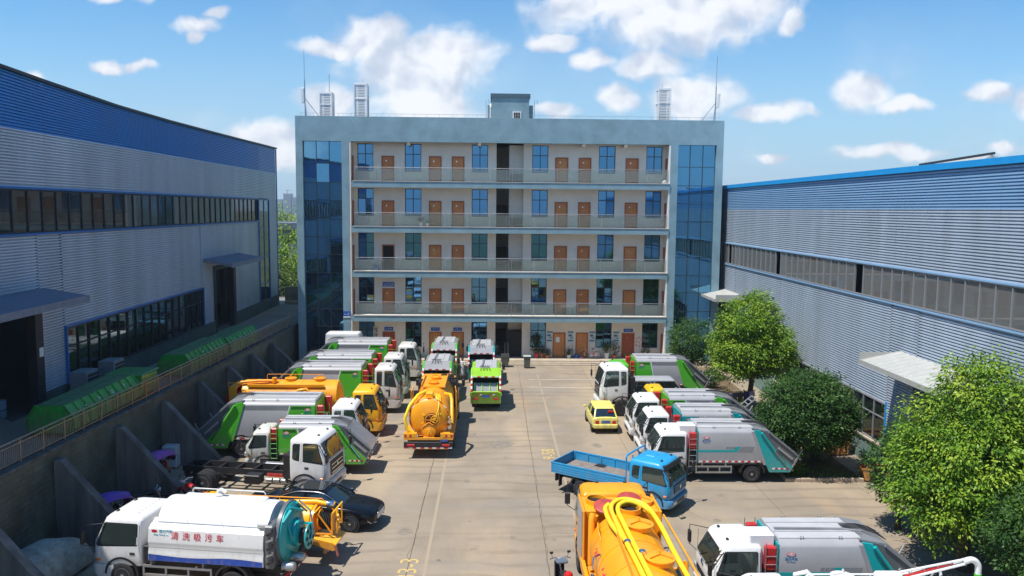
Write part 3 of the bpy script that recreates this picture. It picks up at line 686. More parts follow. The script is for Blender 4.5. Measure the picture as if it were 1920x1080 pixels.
# ---- roof louvre towers and masts
LOUV = mat('louvre_white', (.80, .80, .80), .45)
def tower(x, y, ht, wd, lab):
    o = thing('louvre_tower', lab, 'louvre tower', (x, y, 18.7), 0, 'white louvred boxes on the roof')
    h = wd / 2
    for sx in (-1, 1):
        for sy in (-1, 1): MB().box(sx * h - .04, sx * h + .04, sy * h - .04, sy * h + .04, 0, 1.1 + ht).build('post', LOUV, o)
    for z in (1.1, 1.1 + ht * .55, 1.1 + ht - .1):
        m = MB()
        for s in (-1, 1): m.box(-h + .04, h - .04, s * h - .03, s * h + .03, z, z + .1); m.box(s * h - .03, s * h + .03, -h + .04, h - .04, z, z + .1)
        m.build('ring_beam', LOUV, o)
    m = MB(); n = int(ht / .125)
    for i in range(n):
        z = 1.22 + i * .125
        for s in (-1, 1):
            m.box(-h + .04, h - .04, s * (h - .02) - .012, s * (h - .02) + .012, z, z + .082); m.box(s * (h - .02) - .012, s * (h - .02) + .012, -h + .04, h - .04, z, z + .082)
    m.build('louvre_slats', LOUV, o, kind='stuff')
    MB().box(-h * .5, h * .5, -h * .5, h * .5, 0, 1.1).build('base', STEEL, o); MB().box(-h * .45, h * .45, -h * .45, h * .45, 1.11, 1.0 + ht).build('shade_core', mat('grey_core', (.16, .17, .18), .7), o); return o  # dark inner box added for the shade seen between the slats
a = tower(-14.0, 68.0, 2.25, .98, 'shorter white louvred tower at the left with a thin mast'); m = MB(); m.tube([(.25, -.2, 3.3), (.25, -.2, 4.9)], .025, 6); m.build('rod', STEEL, a)
a = tower(-10.85, 66.3, 2.75, 1.0, 'tallest white louvred tower, second from the left'); m = MB(); m.tube([(.1, 0, 3.8), (.1, 0, 4.3)], .012, 5); m.build('rod', STEEL, a)
a = tower(13.85, 66.3, 2.7, .98, 'white louvred tower near the right end of the roof'); m = MB(); m.tube([(-.1, 0, 3.8), (-.1, 0, 4.3)], .012, 5); m.build('rod', STEEL, a)
for x, s, lab in ((-15.2, 1, 'thin antenna mast with white panel at the left roof corner'), (17.9, -1, 'thin antenna mast with tilted white panel at the right roof corner')):
    o = thing('antenna_mast', lab, 'antenna', (x, 65.4, 18.7), 0, 'antenna masts on the roof')
    m = MB(); m.tube([(0, 0, 0), (-.03 * s, 0, 4.0)], .045, 8); m.tube([(-.03 * s, 0, 4.0), (-.05 * s, 0, 6.3)], .022, 6); m.build('mast', STEEL, o)
    for dx, dy in ((1.1 * s, .3), (.25 * s, -.5), (-.1 * s, .8)):
        m = MB(); m.tube([(dx, dy, 1.1), (-.02 * s, 0, 2.6)], .025, 6); m.build('strut', STEEL, o)
    px_ = -.2 * s if s > 0 else .22
    m = MB(); m.cbox(px_ - .13, px_ + .13, -.07, .07, 2.2, 3.4, .03)
    if s < 0: m.xf(Matrix.Translation((px_, 0, 2.8)) @ Matrix.Rotation(R(5), 4, 'Y') @ Matrix.Translation((-px_, 0, -2.8)))
    m.build('antenna_panel', WHITE, o)

# ================================================================ WAREHOUSES
def corr(y0, y1, z0, z1, x, s, pitch=.128, d=.085):
    """horizontally ribbed sheet: outward normal s*x"""
    P = []; z = z0
    while z < z1 - 1e-6:
        for dz, o in ((0, 0), (.50, 0), (.57, -d), (.93, -d)):
            zz = z + dz * pitch
            if zz < z1: P.append((x + o * s, zz))
        z += pitch
    P.append((x, z1))
    vs = []; n = len(P)
    for y in (y0, y1): vs += [(a, y, b) for a, b in P]
    return vs, [(i, i + 1, n + i + 1, n + i) if s < 0 else (i, n + i, n + i + 1, i + 1) for i in range(n - 1)]
def panel(parent, mt, y0, y1, z0, z1, x, s, pitch=.128, d=.085):
    vs, fs = corr(y0, y1, z0, z1, x, s, pitch, d); m = MB(); m.add(vs, fs); return link('cladding_panel', m.mesh('cladding_panel', mt, fix=False), parent)
SHEETW = mat('ribbed_steel_white', (.44, .51, .59), .38, 0., noise=.16, nscale=.8, streak=True)
SHEETG = mat('ribbed_steel_grey', (.50, .55, .63), .42, .1, noise=.18, nscale=.7, streak=True)
SHEETB = mat('ribbed_steel_pale_blue', (.25, .43, .64), .38, 0., noise=.07, nscale=.8)
SHEETDB = mat('ribbed_steel_blue', (.012, .19, .56), .4, .05, noise=.12, nscale=.5)
SHEETPB = mat('ribbed_steel_faded_blue', (.12, .27, .58), .4, .1, noise=.12, nscale=.5)
TRIMB = mat('blue_trim', (.01, .13, .42), .4, noise=.1); FASC = mat('blue_fascia', (.01, .30, .68), .35, noise=.06)
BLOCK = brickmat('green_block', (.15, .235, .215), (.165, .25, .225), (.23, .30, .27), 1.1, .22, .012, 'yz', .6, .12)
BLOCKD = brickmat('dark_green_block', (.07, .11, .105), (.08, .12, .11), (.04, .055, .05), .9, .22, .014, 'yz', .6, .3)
RIBG = clearmat('warehouse_glass', (.07, .075, .07), .06, .60); RIBD = clearmat('dusty_glass', (.16, .155, .14), .05, .35)
LOWG = glassmat('low_window_glass', (.65, .78, .80), .16, (.012, .016, .018), .03)
STEELDK = mat('dark_steel', (.03, .035, .045), .5, .3, noise=.2)

# ---- left warehouse
def interp(tab, z):
    if z <= tab[0][0]: return tab[0][1]
    for (a, p), (b, q) in zip(tab[:-1], tab[1:]):
        if z <= b: return p + (q - p) * (z - a) / (b - a)
    return tab[-1][1]
EAVE = [(-28, 18.9), (-12.5, 18.4), (-5, 18.2), (3.5, 17.92), (10.5, 17.74), (17.5, 17.72), (24, 17.77), (31, 17.84), (37.8, 17.92), (43.6, 17.98)]
lw = thing('warehouse', 'huge shaded warehouse at the left with blue and grey ribbed cladding', 'warehouse', (-19.75, 32.5, 0), math.atan(.75 / 43.5))
seams = [-28, -20, -12.5, -5, 3.5, 10.5, 17.5, 24, 31, 37.8, 43.5]
for a, b in zip(seams[:-1], seams[1:]):
    po = panel(lw, SHEETPB if b > 43 else SHEETDB, a + .004, b - .004, 15.70, 17.95, 0, 1)
    for v_ in po.data.vertices: v_.co.z = 15.7 + (v_.co.z - 15.7) * (interp(EAVE, v_.co.y) - 15.7) / 2.25
    MB().loft([[(-.1, y, interp(EAVE, y) + .005), (.16, y, interp(EAVE, y) + .005), (.16, y, interp(EAVE, y) + .13), (-.1, y, interp(EAVE, y) + .13)] for y in (a + .002, b - .002)]).build('eave_cap', STEELDK, lw)
    panel(lw, SHEETG, a + .004, b - .004, 13.34, 15.70, 0, 1)
hol = [(-6, 2.5, 3.4, 8.3), (4.5, 22.8, 3.4, 6.9), (25.2, 30.2, 3.3, 8.25), (37.2, 40.6, 3.3, 11.3)]
cuts = sorted(set([-28, -20, -12.5, 12.5, 33.5, 43.5] + [v for h in hol for v in h[:2]]))
for a, b in zip(cuts[:-1], cuts[1:]):
    z = 4.35
    for h in hol:
        if h[0] <= a + .01 and b - .01 <= h[1]: z = h[3] + .06
    if z < 11.2: panel(lw, SHEETG, a + .004, b - .004, z, 11.30, 0, 1)
panel(lw, SHEETG, 40.62, 43.5, 11.3, 13.34, 0, 1)
for z in (11.30, 13.25): MB().box(-.02, .10, -28, 37.1, z, z + .085).build('blue_trim', TRIMB, lw)
MB().box(-.05, .05, 43.5, 43.62, 3.3, 17.95).build('corner_trim', TRIMB, lw)
for a, b in ((-28, -6), (2.5, 25.2), (30.2, 43.5)):
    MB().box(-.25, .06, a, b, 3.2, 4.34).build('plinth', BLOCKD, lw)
# window ribbon
rb = MB()
for z in (11.39, 13.17): rb.box(-.08, .04, -28, 37.1, z, z + .07)
y = -28.0; ribs = []
while y < 37.2: ribs.append(y); y += 1.15
for y in ribs: rb.box(-.075, .035, y - .035, y + .035, 11.46, 13.17)
rbo = rb.build('window_band', STEELDK, lw)
for a, b in zip(ribs[:-1], ribs[1:]):
    MB().box(-.03, -.02, a + .036, b - .036, 11.46, 13.17).build('pane', RIBG if random.random() < .78 else RIBD, rbo)
# tall glass strip near the far end
fr = MB(); fr.box(-.02, .08, 37.2, 37.3, 3.6, 13.26); fr.box(-.02, .08, 40.5, 40.6, 3.6, 13.26); fr.box(-.02, .08, 37.3, 40.5, 13.16, 13.26); fr.box(-.02, .06, 38.86, 38.92, 3.6, 13.16)
for z in (5.8, 8.2, 10.6): fr.box(-.02, .06, 37.3, 40.5, z, z + .06)
fo = fr.build('glass_strip', TRIMB, lw)
zz = [3.6, 5.8, 8.2, 10.6, 13.16]
for a, b in ((37.3, 38.86), (38.92, 40.5)):
    for c, d in zip(zz[:-1], zz[1:]): MB().box(.0, .012, a + .01, b - .01, c + .065, d - .005).build('pane', LOWG, fo)
# lower window
fr = MB()
for z in (4.36, 6.86): fr.box(-.04, .10, 4.5, 22.8, z, z + .08)
n = 17; wdt = 18.3 / n
for i in range(n + 1): fr.box(-.03, .07, 4.5 + i * wdt - .03, 4.5 + i * wdt + .03, 4.44, 6.86)
fr.box(-.03, .06, 4.5, 22.8, 6.0, 6.05)
fo = fr.build('lower_window', STEELDK, lw)
MB().box(-.02, .12, 4.42, 4.5, 4.3, 6.98).build('blue_trim', TRIMB, lw); MB().box(-.02, .12, 22.8, 22.88, 4.3, 6.98).build('blue_trim', TRIMB, lw); MB().box(-.02, .12, 4.5, 22.8, 6.945, 7.0).build('blue_trim', TRIMB, lw)
for i in range(n):
    a, b = 4.5 + i * wdt + .031, 4.5 + (i + 1) * wdt - .031; tl = random.uniform(-.01, .01)
    for c, d in ((4.445, 5.995), (6.055, 6.855)):
        m = MB(); m.add([(.0 + tl, a, c), (.0 - tl, b, c), (-tl, b, d), (tl, a, d), (-.012 + tl, a, c), (-.012 - tl, b, c), (-.012 - tl, b, d), (-.012 + tl, a, d)], [(0, 1, 2, 3), (7, 6, 5, 4), (0, 4, 5, 1), (1, 5, 6, 2), (2, 6, 7, 3), (3, 7, 4, 0)]); m.build('pane', LOWG, fo)
MB().box(-.2, -.1, 4.5, 22.8, 4.36, 6.9).build('dark_backing', INTERIOR, lw)
# door portals and canopies
for a, b, t_ in ((-6, 2.5, 8.3), (25.2, 30.2, 8.25)):
    m = MB(); m.box(-.3, .08, b - .6, b, 3.3, t_); m.box(-.3, .08, a, b - .6, t_ - .25, t_); m.box(-.3, .08, a, a + .3, 3.3, t_ - .25); m.build('door_portal', STEELDK, lw)
CANL = mat('canopy_blue_grey', (.16, .19, .26), .55, noise=.2)
for a, b in ((-9, 2.9), (23.2, 31.2)):
    c = MB(); c.add([(.02, a, 8.95), (.02, b, 8.95), (1.9, b, 8.62), (1.9, a, 8.62), (.02, a, 8.75), (.02, b, 8.75), (1.9, b, 8.42), (1.9, a, 8.42)], [(0, 1, 2, 3), (7, 6, 5, 4), (0, 4, 5, 1), (1, 5, 6, 2), (2, 6, 7, 3), (3, 7, 4, 0)])
    co = c.build('canopy', CANL, lw); m = MB(); m.bar((1.91, a, 8.5), (1.91, b, 8.5), .1, .3); m.build('gutter', CANL, co)
# shell: roof, far wall with its own window bands, floor, frames
INT = mat('warehouse_inside', (.13, .135, .14), .8)
MB().add([(-.08, -28, 17.7), (-.08, 43.5, 17.7), (-14, 43.5, 18.3), (-14, -28, 18.3), (-28, 43.5, 17.7), (-28, -28, 17.7)], [(0, 1, 2, 3), (3, 2, 4, 5)]).build('roof', SHEETDB, lw)
MB().box(-27.75, -.3, -27.7, 43.1, 3.3, 3.56).build('floor', mat('warehouse_floor', (.10, .10, .10), .8, noise=.2), lw)
m = MB(); m.box(-28, -27.8, -28, 43.5, 3, 11.4); m.box(-28, -27.8, -28, 43.5, 13.2, 14.6); m.box(-28, -27.8, -28, 43.5, 15.2, 17.9)
for i in range(10): m.box(-27.79, -27.6, -28 + i * 7.2, -27 + i * 7.2, 3, 17.9)
m.build('rear_wall', INT, lw)
m = MB(); m.box(-27.8, -.3, 43.2, 43.45, 3, 17.9); m.box(-27.8, -.3, -28, -27.8, 3, 17.9); m.build('gable_wall', SHEETG, lw)
m = MB()
for i in range(9):
    yy_ = -24 + i * 7.6
    for xx in (-.6, -14): m.box(xx - .2, xx + .2, yy_ - .2, yy_ + .2, 3.5, 17.6)
    m.bar((-.6, yy_, 17.2), (-14, yy_, 18.3), .2, .5); m.bar((-14, yy_, 18.3), (-27.5, yy_, 17.2), .2, .5)
m.box(-13, -12.5, -27, 43, 12.2, 13.0); m.build('portal_frame', STEELDK, lw)
# ---- right warehouse
rwh = thing('warehouse', 'sunlit warehouse at the right with blue topped white ribbed cladding', 'warehouse', (19, 18, 0))
seams = [-20, -12, -4, 4, 11.6, 19.3, 27, 34.5, 42, 50, 62]
for a, b in zip(seams[:-1], seams[1:]):
    panel(rwh, SHEETB, a + .004, b - .004, 12.76, 14.42, 0, -1); panel(rwh, SHEETW, a + .004, b - .004, 10.06, 12.76, 0, -1)
    MB().box(-.11, .1, a + .004, b - .004, 14.43, 14.70).build('fascia', FASC, rwh)
hol = [(7.0, 16.8, 5.0), (19.3, 34.2, 3.42), (44, 47.5, 4.6)]
cuts = sorted(set(seams + [v for h in hol for v in h[:2]]))
for a, b in zip(cuts[:-1], cuts[1:]):
    z = 1.32
    for h in hol:
        if h[0] <= a + .01 and b - .01 <= h[1]: z = h[2]
    panel(rwh, SHEETW, a + .004, b - .004, z, 8.26, 0, -1)
MB().box(-.07, .02, -20, 62, 8.265, 8.34).build('sill_trim', SHEETB, rwh); MB().box(-.07, .02, -20, 62, 9.98, 10.055).build('head_trim', SHEETB, rwh)
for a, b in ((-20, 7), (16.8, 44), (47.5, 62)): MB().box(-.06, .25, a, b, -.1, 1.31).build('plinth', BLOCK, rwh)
rb = MB(); ALU = mat('window_frame_grey', (.36, .37, .39), .45, .4)
for z in (8.365, 9.92): rb.box(-.03, .07, -20, 62, z, z + .055)
y = -20.0; ribs = []
while y < 62: ribs.append(y); y += .985
for y in ribs: rb.box(-.03, .07, y - .028, y + .028, 8.42, 9.92)
rbo = rb.build('window_band', ALU, rwh)
gaps = {13, 22, 34, 42, 43, 54}
RIBR = clearmat('band_glass', (.24, .24, .23), .08, .40)
for i, (a, b) in enumerate(zip(ribs[:-1], ribs[1:])):
    g = i - 20
    if i + 0 in (43, 55, 66): continue
    MB().box(.02, .032, a + .03, b - .03, 8.42, 9.92).build('pane', RIBR, rbo)
MB().box(.06, .09, 9.6, 10.1, 8.5, 8.95).build('red_cloth', RED, rwh)
# lower windows
fr = MB(); n = 13; a0, b0 = 19.3, 34.2; wdt = (b0 - a0) / n
for z in (1.33, 3.34): fr.box(-.05, .06, a0, b0, z, z + .07)
for i in range(n + 1): fr.box(-.05, .06, a0 + i * wdt - .03, a0 + i * wdt + .03, 1.40, 3.34)
fr.box(-.045, .05, a0, b0, 2.62, 2.67)
fo = fr.build('lower_window', ALU, rwh); MB().box(-.07, .05, a0 - .08, a0 - .031, 1.25, 3.5).build('blue_trim', FASC, rwh)
for i in range(n):
    for c, d in ((1.405, 2.615), (2.675, 3.335)):
        MB().box(.0, .012, a0 + i * wdt + .031, a0 + (i + 1) * wdt - .031, c, d).build('pane', LOWG, fo)
MB().box(.1, .2, a0, b0, 1.33, 3.45).build('dark_backing', INTERIOR, rwh); MB().box(-.16, .0, a0 - .1, b0, 1.24, 1.32).build('sill', PORCH, rwh)
m = MB(); m.box(-.1, .4, 15.9, 16.8, -.1, 5.0); m.box(-.1, .4, 7, 15.9, 4.7, 5.0); m.box(-.1, .4, 7, 7.4, -.1, 4.7); m.build('door_portal', mat('blue_steel', (.05, .10, .16), .5), rwh)
CANR = mat('canopy_grey_sheet', (.46, .46, .43), .5, .2, noise=.08)
for a, b, z in ((11.2, 18.3, 5.95), (42.6, 48.5, 6.0)):
    co = MB(); nn = int((b - a) / .25)
    prof = []
    vs = []
    for i in range(nn + 1):
        yy_ = a + (b - a) * i / nn; dz = .03 if i % 2 else 0
        vs += [(-.02, yy_, z + .22 + dz), (-1.9, yy_, z - .22 + dz)]
    co.add(vs, [(2 * i, 2 * i + 1, 2 * i + 3, 2 * i + 2) for i in range(nn)])
    co.add([(-.02, a, z), (-.02, b, z), (-1.88, b, z - .34), (-1.88, a, z - .34)], [(0, 1, 2, 3)])
    co.box(-1.94, -1.88, a, b, z - .38, z - .16); co.box(-1.88, -.02, a - .03, a, z - .38, z + .16); co.box(-1.88, -.02, b, b + .03, z - .38, z + .16)
    co.build('canopy', CANR, rwh)
m = MB(); m.add([(-.10, -20, 14.69), (-.10, 62, 14.69), (16, 62, 15.9), (16, -20, 15.9), (32, 62, 14.7), (32, -20, 14.7)], [(0, 1, 2, 3), (3, 2, 4, 5)]); m.build('roof', SHEETG, rwh)
m = MB(); m.box(31.8, 32, -20, 62, 0, 8.4); m.box(31.8, 32, -20, 62, 10, 14.7); m.box(.3, 31.8, 61.7, 62, 0, 14.7); m.box(.3, 31.8, -20, -19.7, 0, 14.7); m.build('rear_wall', INT, rwh)
m = MB()
for i in range(11):
    m.box(.35, .75, -19 + i * 7.9, -18.6 + i * 7.9, 0, 14.3); m.bar((.6, -18.8 + i * 7.9, 14.2), (16, -18.8 + i * 7.9, 15.4), .2, .5)
m.build('portal_frame', STEELDK, rwh)
MB().box(0.3, 31.8, -19.7, 61.7, -.2, .02).build('floor', CONCD, rwh)
# roof ventilator and folded sheet seen over the eave
o = thing('roof_ventilator', 'low pale ventilator housing on the right warehouse roof', 'ventilator', (21.2, 40.5, 14.38))
m = MB(); m.add([(0, -5, .2), (0, 5, .0), (1.0, 5, .55), (1.0, -5, .85), (2.4, 5, .25), (2.4, -5, .35)], [(0, 1, 2, 3), (3, 2, 4, 5), (0, 3, 5), (1, 4, 2)]); m.build('housing', CANR, o); m = MB(); m.bar((1.0, -5.2, .89), (1.0, 1, .72), .1); m.build('ridge_cap', STEELDK, o)
# ================================================================ VEHICLE PARTS
WHC = {}
def wheel(T, x, y, r=.42, wd=.25, side=-1, rim=None, name='wheel', bolts=True):
    rim = rim or RIMW; k = (r, wd, side, rim.name)
    if k not in WHC:
        h = wd / 2; m = MB()
        m.lathe([(r * .60, -h), (r * .80, -h * 1.04), (r * .93, -h), (r * .985, -h * .86), (r, -h * .55), (r * .992, 0), (r, h * .55), (r * .985, h * .86), (r * .93, h), (r * .80, h * 1.04), (r * .60, h)], 30, 'y')
        for j in range(30):   # tread blocks
            a = 2 * pi * j / 30; c, s_ = cos(a), sin(a); ca, sa = cos(a + .10), sin(a + .10)
            for y0, y1 in ((-h * .8, -h * .12), (h * .12, h * .8)):
                q = [(r * .985, y0), (r * 1.012, y0), (r * 1.012, y1), (r * .985, y1)]
                m.add([(R_ * c, Y, R_ * s_) for R_, Y in q] + [(R_ * ca, Y, R_ * sa) for R_, Y in q], [(1, 2, 6, 5), (0, 1, 5, 4), (2, 3, 7, 6), (0, 3, 2, 1), (4, 5, 6, 7)])
        tm = m.mesh('wheel', RUBBER, True)
        o = h * side; m = MB()
        m.lathe([(r * .62, o * .98), (r * .60, o * 1.02), (r * .55, o * .9), (r * .50, o * .35), (r * .26, o * .42), (r * .24, o * .9), (r * .12, o * 1.02), (r * .06, o * 1.04)], 24, 'y')
        m.lathe([(r * .60, -o * .9), (r * .55, -o * .9), (r * .50, 0), (r * .06, 0)], 20, 'y')
        for j in range(8):
            a = 2 * pi * j / 8; m.lathe([(r * .035, o * .36), (r * .035, o * .56)], 6, 'y', (r * .36 * cos(a), 0, r * .36 * sin(a)))
        WHC[k] = (tm, m.mesh('rim', rim, True))
    a, b = WHC[k]
    w_ = link(name, a, T, (x, y, r)); link('rim', b, w_); return w_
def axle(T, x, hw, r=.42, wd=.25, dual=False, rim=None):
    for s in (-1, 1):
        if dual:
            wheel(T, x, s * (hw - wd / 2), r, wd, s, rim); wheel(T, x, s * (hw - wd * 1.62), r, wd, s, rim)
        else: wheel(T, x, s * (hw - wd / 2), r, wd, s, rim)
    m = MB(); m.tube([(x, -hw + .2, r), (x, hw - .2, r)], .07, 8); m.lathe([(.05, -.2), (.2, -.12), (.2, .12), (.05, .2)], 12, 'y', (x, 0, r)); m.build('axle', FRAME, T)
def chassis(T, x0, x1, z=.85, gap=.42, h=.22, xc=None):
    m = MB()
    for s in (-1, 1):
        m.box(x0, x1, s * gap - .035, s * gap + .035, z - h, z)
    n = max(3, int((x1 - x0) / .8))
    for i in range(n + 1):
        x = x0 + .05 + (x1 - x0 - .1) * i / n; m.box(x - .04, x + .04, -gap + .035, gap - .035, z - h + .03, z - .03)
    return m.build('chassis', FRAME, T)
def side_guard(T, x0, x1, hw, z0=.5, z1=.8, mt=None):
    mt = mt or STEEL
    for s in (-1, 1):
        m = MB(); y = s * (hw - .04)
        for z in (z0, z1): m.box(x0, x1, y - .02, y + .02, z - .04, z + .04)
        for k in range(4):
            x = x0 + .03 + (x1 - x0 - .06) * k / 3; m.box(x - .03, x + .03, y - .018, y + .018, z0 + .04, z1 - .04)
        for x in (x0 + .3, x1 - .3): m.box(x - .03, x + .03, y - s * .2 - .02, y - .0 * s + .02, z1 + .04, z1 + .25)
        m.build('side_guard', mt, T)
def arch(T, x, hw, r, w_=.34, mt=None, a0=0, a1=pi, n=14):
    for s in (-1, 1):
        m = MB(); rings = []
        for i in range(n + 1):
            a = a0 + (a1 - a0) * i / n
            rings.append([(x + (r) * cos(a), s * (hw - w_), r * .92 + r * sin(a)), (x + (r + .07) * cos(a), s * (hw - w_), r * .92 + (r + .07) * sin(a)), (x + (r + .07) * cos(a), s * hw, r * .92 + (r + .07) * sin(a)), (x + r * cos(a), s * hw, r * .92 + r * sin(a))])
        m.loft(rings); m.build('wheel_arch', mt or PLAST, T)
def cab(T, xf, xb, hw, z0, zt, mt, slope=.34, rearwin=False, visor=None, grille='dark', bump=None, mirrors=True, lamps='low', zlow=.36, wsz=None, split=False, tallmirror=True, belt=.47, roofrib=0, wx=None, wr=.42, headlight=True, sun=False):
    h = zt - z0; zb = z0 + h * belt; zw = zt - .24
    fx = [(z0, xf - .06), (z0 + .22, xf), (zb, xf - .03), (zw, xf - slope), (zt - .12, xf - slope - .05), (zt - .04, xf - slope - .14), (zt, xf - slope - .32)]
    hy = [(z0, hw - .04), (z0 + .2, hw), (zb, hw), (zw, hw - .075), (zt - .12, hw - .10), (zt - .04, hw - .16), (zt, hw - .32)]
    bx = [(z0, xb), (zt - .12, xb), (zt - .04, xb + .06), (zt, xb + .2)]
    FX = lambda z: interp(fx, z); HY = lambda z: interp(hy, z); BX = lambda z: interp(bx, z)
    def fr(z, y, off=0.):
        """front skin x at height z, lateral y"""
        rr = .26; e = abs(y) - (HY(z) - rr)
        return FX(z) + off - (rr - sqrt(max(0, rr * rr - e * e)) if e > 0 else 0)
    rings = []
    for z in [z0, z0 + .1, z0 + .22, z0 + .4, zb, (zb + zw) / 2, zw, zt - .12, zt - .08, zt - .04, zt - .015, zt]:
        X, Y_, B = FX(z), HY(z), BX(z); pts = []
        for k in range(7):
            a = pi / 2 * k / 6; pts.append((X - .26 + .26 * sin(a), -(Y_ - .26 + .26 * cos(a)), z))
        for k in range(7):
            a = pi / 2 * k / 6; pts.append((X - .26 + .26 * cos(a), (Y_ - .26 + .26 * sin(a)), z))
        for k in range(4):
            a = pi / 2 * k / 3; pts.append((B + .09 - .09 * sin(a), Y_ - .09 + .09 * cos(a), z))
        for k in range(4):
            a = pi / 2 * k / 3; pts.append((B + .09 - .09 * cos(a), -(Y_ - .09 + .09 * sin(a)), z))
        rings.append(pts)
    X, Y_, B = FX(zt), HY(zt), BX(zt); cx_ = (X + B) / 2
    rings.append([(cx_ + (p[0] - cx_) * .6, p[1] * .6, zt + .028) for p in rings[-1]])
    m = MB(); m.loft(rings)
    for i in range(roofrib):
        y = -HY(zt) * .8 + 1.6 * HY(zt) * i / (roofrib - 1); m.cbox(B + .1, X - .1, y - .07, y + .07, zt - .02, zt + .045, .02)
    C_ = m.build('cab', mt, T, True)
    # windscreen with its rubber
    def skin(za, zc, ya, yc, off, nz=5, ny=13):
        q = MB(); vs = []
        for i in range(nz):
            z = za + (zc - za) * i / (nz - 1)
            for j in range(ny):
                y = ya + (yc - ya) * j / (ny - 1); lim = HY(z) - .035; y = max(-lim, min(lim, y)); vs.append((fr(z, y, off), y, z))
        q.add(vs, [(i * ny + j, i * ny + j + 1, (i + 1) * ny + j + 1, (i + 1) * ny + j) for i in range(nz - 1) for j in range(ny - 1)])
        return q
    W = hw - .10
    skin(zb - .02, zw + .03, -W - .03, W + .03, .006).build('windscreen_seal', PLAST, C_, True)
    skin(zb + .03, zw - .01, -W + .02, W - .02, .014).build('windscreen', CABGL, C_, True)
    if sun:
        q = skin(zw - .02, zt - .08, -W, W, .10); q.build('sun_visor', PLAST, C_, True)
    m = MB()
    for y in (-.35, .3): m.tube([(fr(zb, y, .03), y, zb + .02), (fr(zb + .25, y + .4, .035), y + .42, zb + .26)], .012, 5)
    m.build('wiper', PLAST, C_)
    if grille == 'dark':
        skin(z0 + .22, zb - .10, -W * .72, W * .72, .012, 3).build('grille', PLAST, C_, True)
        m = MB()
        for k in range(3):
            z = z0 + .28 + k * (zb - z0 - .42) / 3; m.box(fr(z, 0) + .010, fr(z, 0) + .03, -W * .6, W * .6, z, z + .035)
        m.build('grille_bar', CHROME if not split else mt, C_)
    elif grille == 'body':
        skin(z0 + .22, z0 + .40, -W * .7, W * .7, .012, 2).build('grille', PLAST, C_, True)
        m = MB(); z = z0 + .31; m.box(fr(z, 0) + .012, fr(z, 0) + .03, -W * .66, W * .66, z - .012, z + .012); m.build('grille_bar', CHROME, C_)
    m = MB(); z = zb - .06 if grille == 'body' else (z0 + zb) / 2 + .06; m.lathe([(.085, 0), (.085, .03), (.05, .04)], 16, 'x', (fr(z, 0) + .02, 0, z)); m.build('badge', CHROME, C_)
    # bumper with lamps
    bm_ = bump or mt
    q = MB(); rr = []
    for z, o in ((zlow, -.05), (zlow + .06, .03), (z0 - .08, .05), (z0 - .01, .0)):
        pts = [(xf - .75, -hw, z), (xf - .35, -hw - .005, z)]
        for k in range(6):
            a = pi / 2 * k / 5; pts.append((xf + o - .22 + .22 * sin(a), -(hw - .22 + .22 * cos(a)), z))
        for k in range(6):
            a = pi / 2 * k / 5; pts.append((xf + o - .22 + .22 * cos(a), (hw - .22 + .22 * sin(a)), z))
        pts += [(xf - .35, hw + .005, z), (xf - .75, hw, z)]
        rr.append(pts)
    q.loft(rr); B_ = q.build('bumper', bm_, T, True)
    zl = (zlow + z0) / 2
    MB().box(xf + .03, xf + .056, -.42, .42, zl - .06, zl + .06).build('number_plate_mount', PLAST, B_)
    for s in (-1, 1):
        if lamps == 'low': q = MB(); q.cbox(xf - .10, xf + .058, s * (hw - .42) - .17, s * (hw - .42) + .17, zl - .07, zl + .09, .03); q.build('headlamp', LAMP, B_)
        else:
            zz_ = z0 + .20; q = MB(); q.cbox(xf - .16, xf + .022, s * (hw - .27) - .16, s * (hw - .27) + .16, zz_ - .09, zz_ + .11, .03); q.build('headlamp', LAMP, C_)
        q = MB(); q.cbox(xf - .32, xf - .18, s * hw - .02, s * hw + .025, z0 + .12, z0 + .2, .01); q.build('indicator', AMBER, C_)
        # side glass
        xg0 = BX(zb) + (.62 if rearwin else .16); xg1 = FX(zb) - .20; zs0, zs1 = zb - .03, zw - .0
        xg2 = FX(zw) - .14
        def pane(pts, nm, gm):
            f = MB(); c = Vector((sum(p[0] for p in pts) / len(pts), sum(p[1] for p in pts) / len(pts)))
            big = [(p[0] + (p[0] - c.x) * .07, p[1] + (p[1] - c.y) * .09) for p in pts]
            n_ = len(pts)
            f.add([(p[0], s * (HY(p[1]) + .004), p[1]) for p in big] + [(p[0], s * (HY(p[1]) - .02), p[1]) for p in big], [list(range(n_))] + [(i, (i + 1) % n_, n_ + (i + 1) % n_, n_ + i) for i in range(n_)])
            fo_ = f.build(nm + '_seal', PLAST, C_)
            f = MB(); f.add([(p[0], s * (HY(p[1]) + .012), p[1]) for p in pts] + [(p[0], s * (HY(p[1]) - .0), p[1]) for p in pts], [list(range(n_))] + [(i, (i + 1) % n_, n_ + (i + 1) % n_, n_ + i) for i in range(n_)])
            f.build(nm, gm, C_)
        pane([(xg0, zs0 + .03), (xg0 + .03, zs0), (xg1 - .05, zs0 - .07), (xg1, zs0), (xg2, zs1 - .02), (xg2 - .06, zs1), (xg0 + .04, zs1), (xg0, zs1 - .04)], 'side_window', CABGL)
        if rearwin: pane([(BX(zb) + .14, zs0 + .12), (BX(zb) + .2, zs0 + .06), (xg0 - .18, zs0 + .02), (xg0 - .16, zs1 - .03), (BX(zb) + .2, zs1 - .03), (BX(zb) + .14, zs1 - .1)], 'rear_side_window', CABGL)
        # door seams and handle
        q = MB()
        for x in (xg0 - .09, xg1 + .12): q.add([(x - .006, s * (HY(z) + .003), z) for z in (z0 + .12, zb, zw)] + [(x + .006, s * (HY(z) + .003), z) for z in (z0 + .12, zb, zw)], [(0, 1, 4, 3), (1, 2, 5, 4)])
        q.build('door_seam', PLAST, C_)
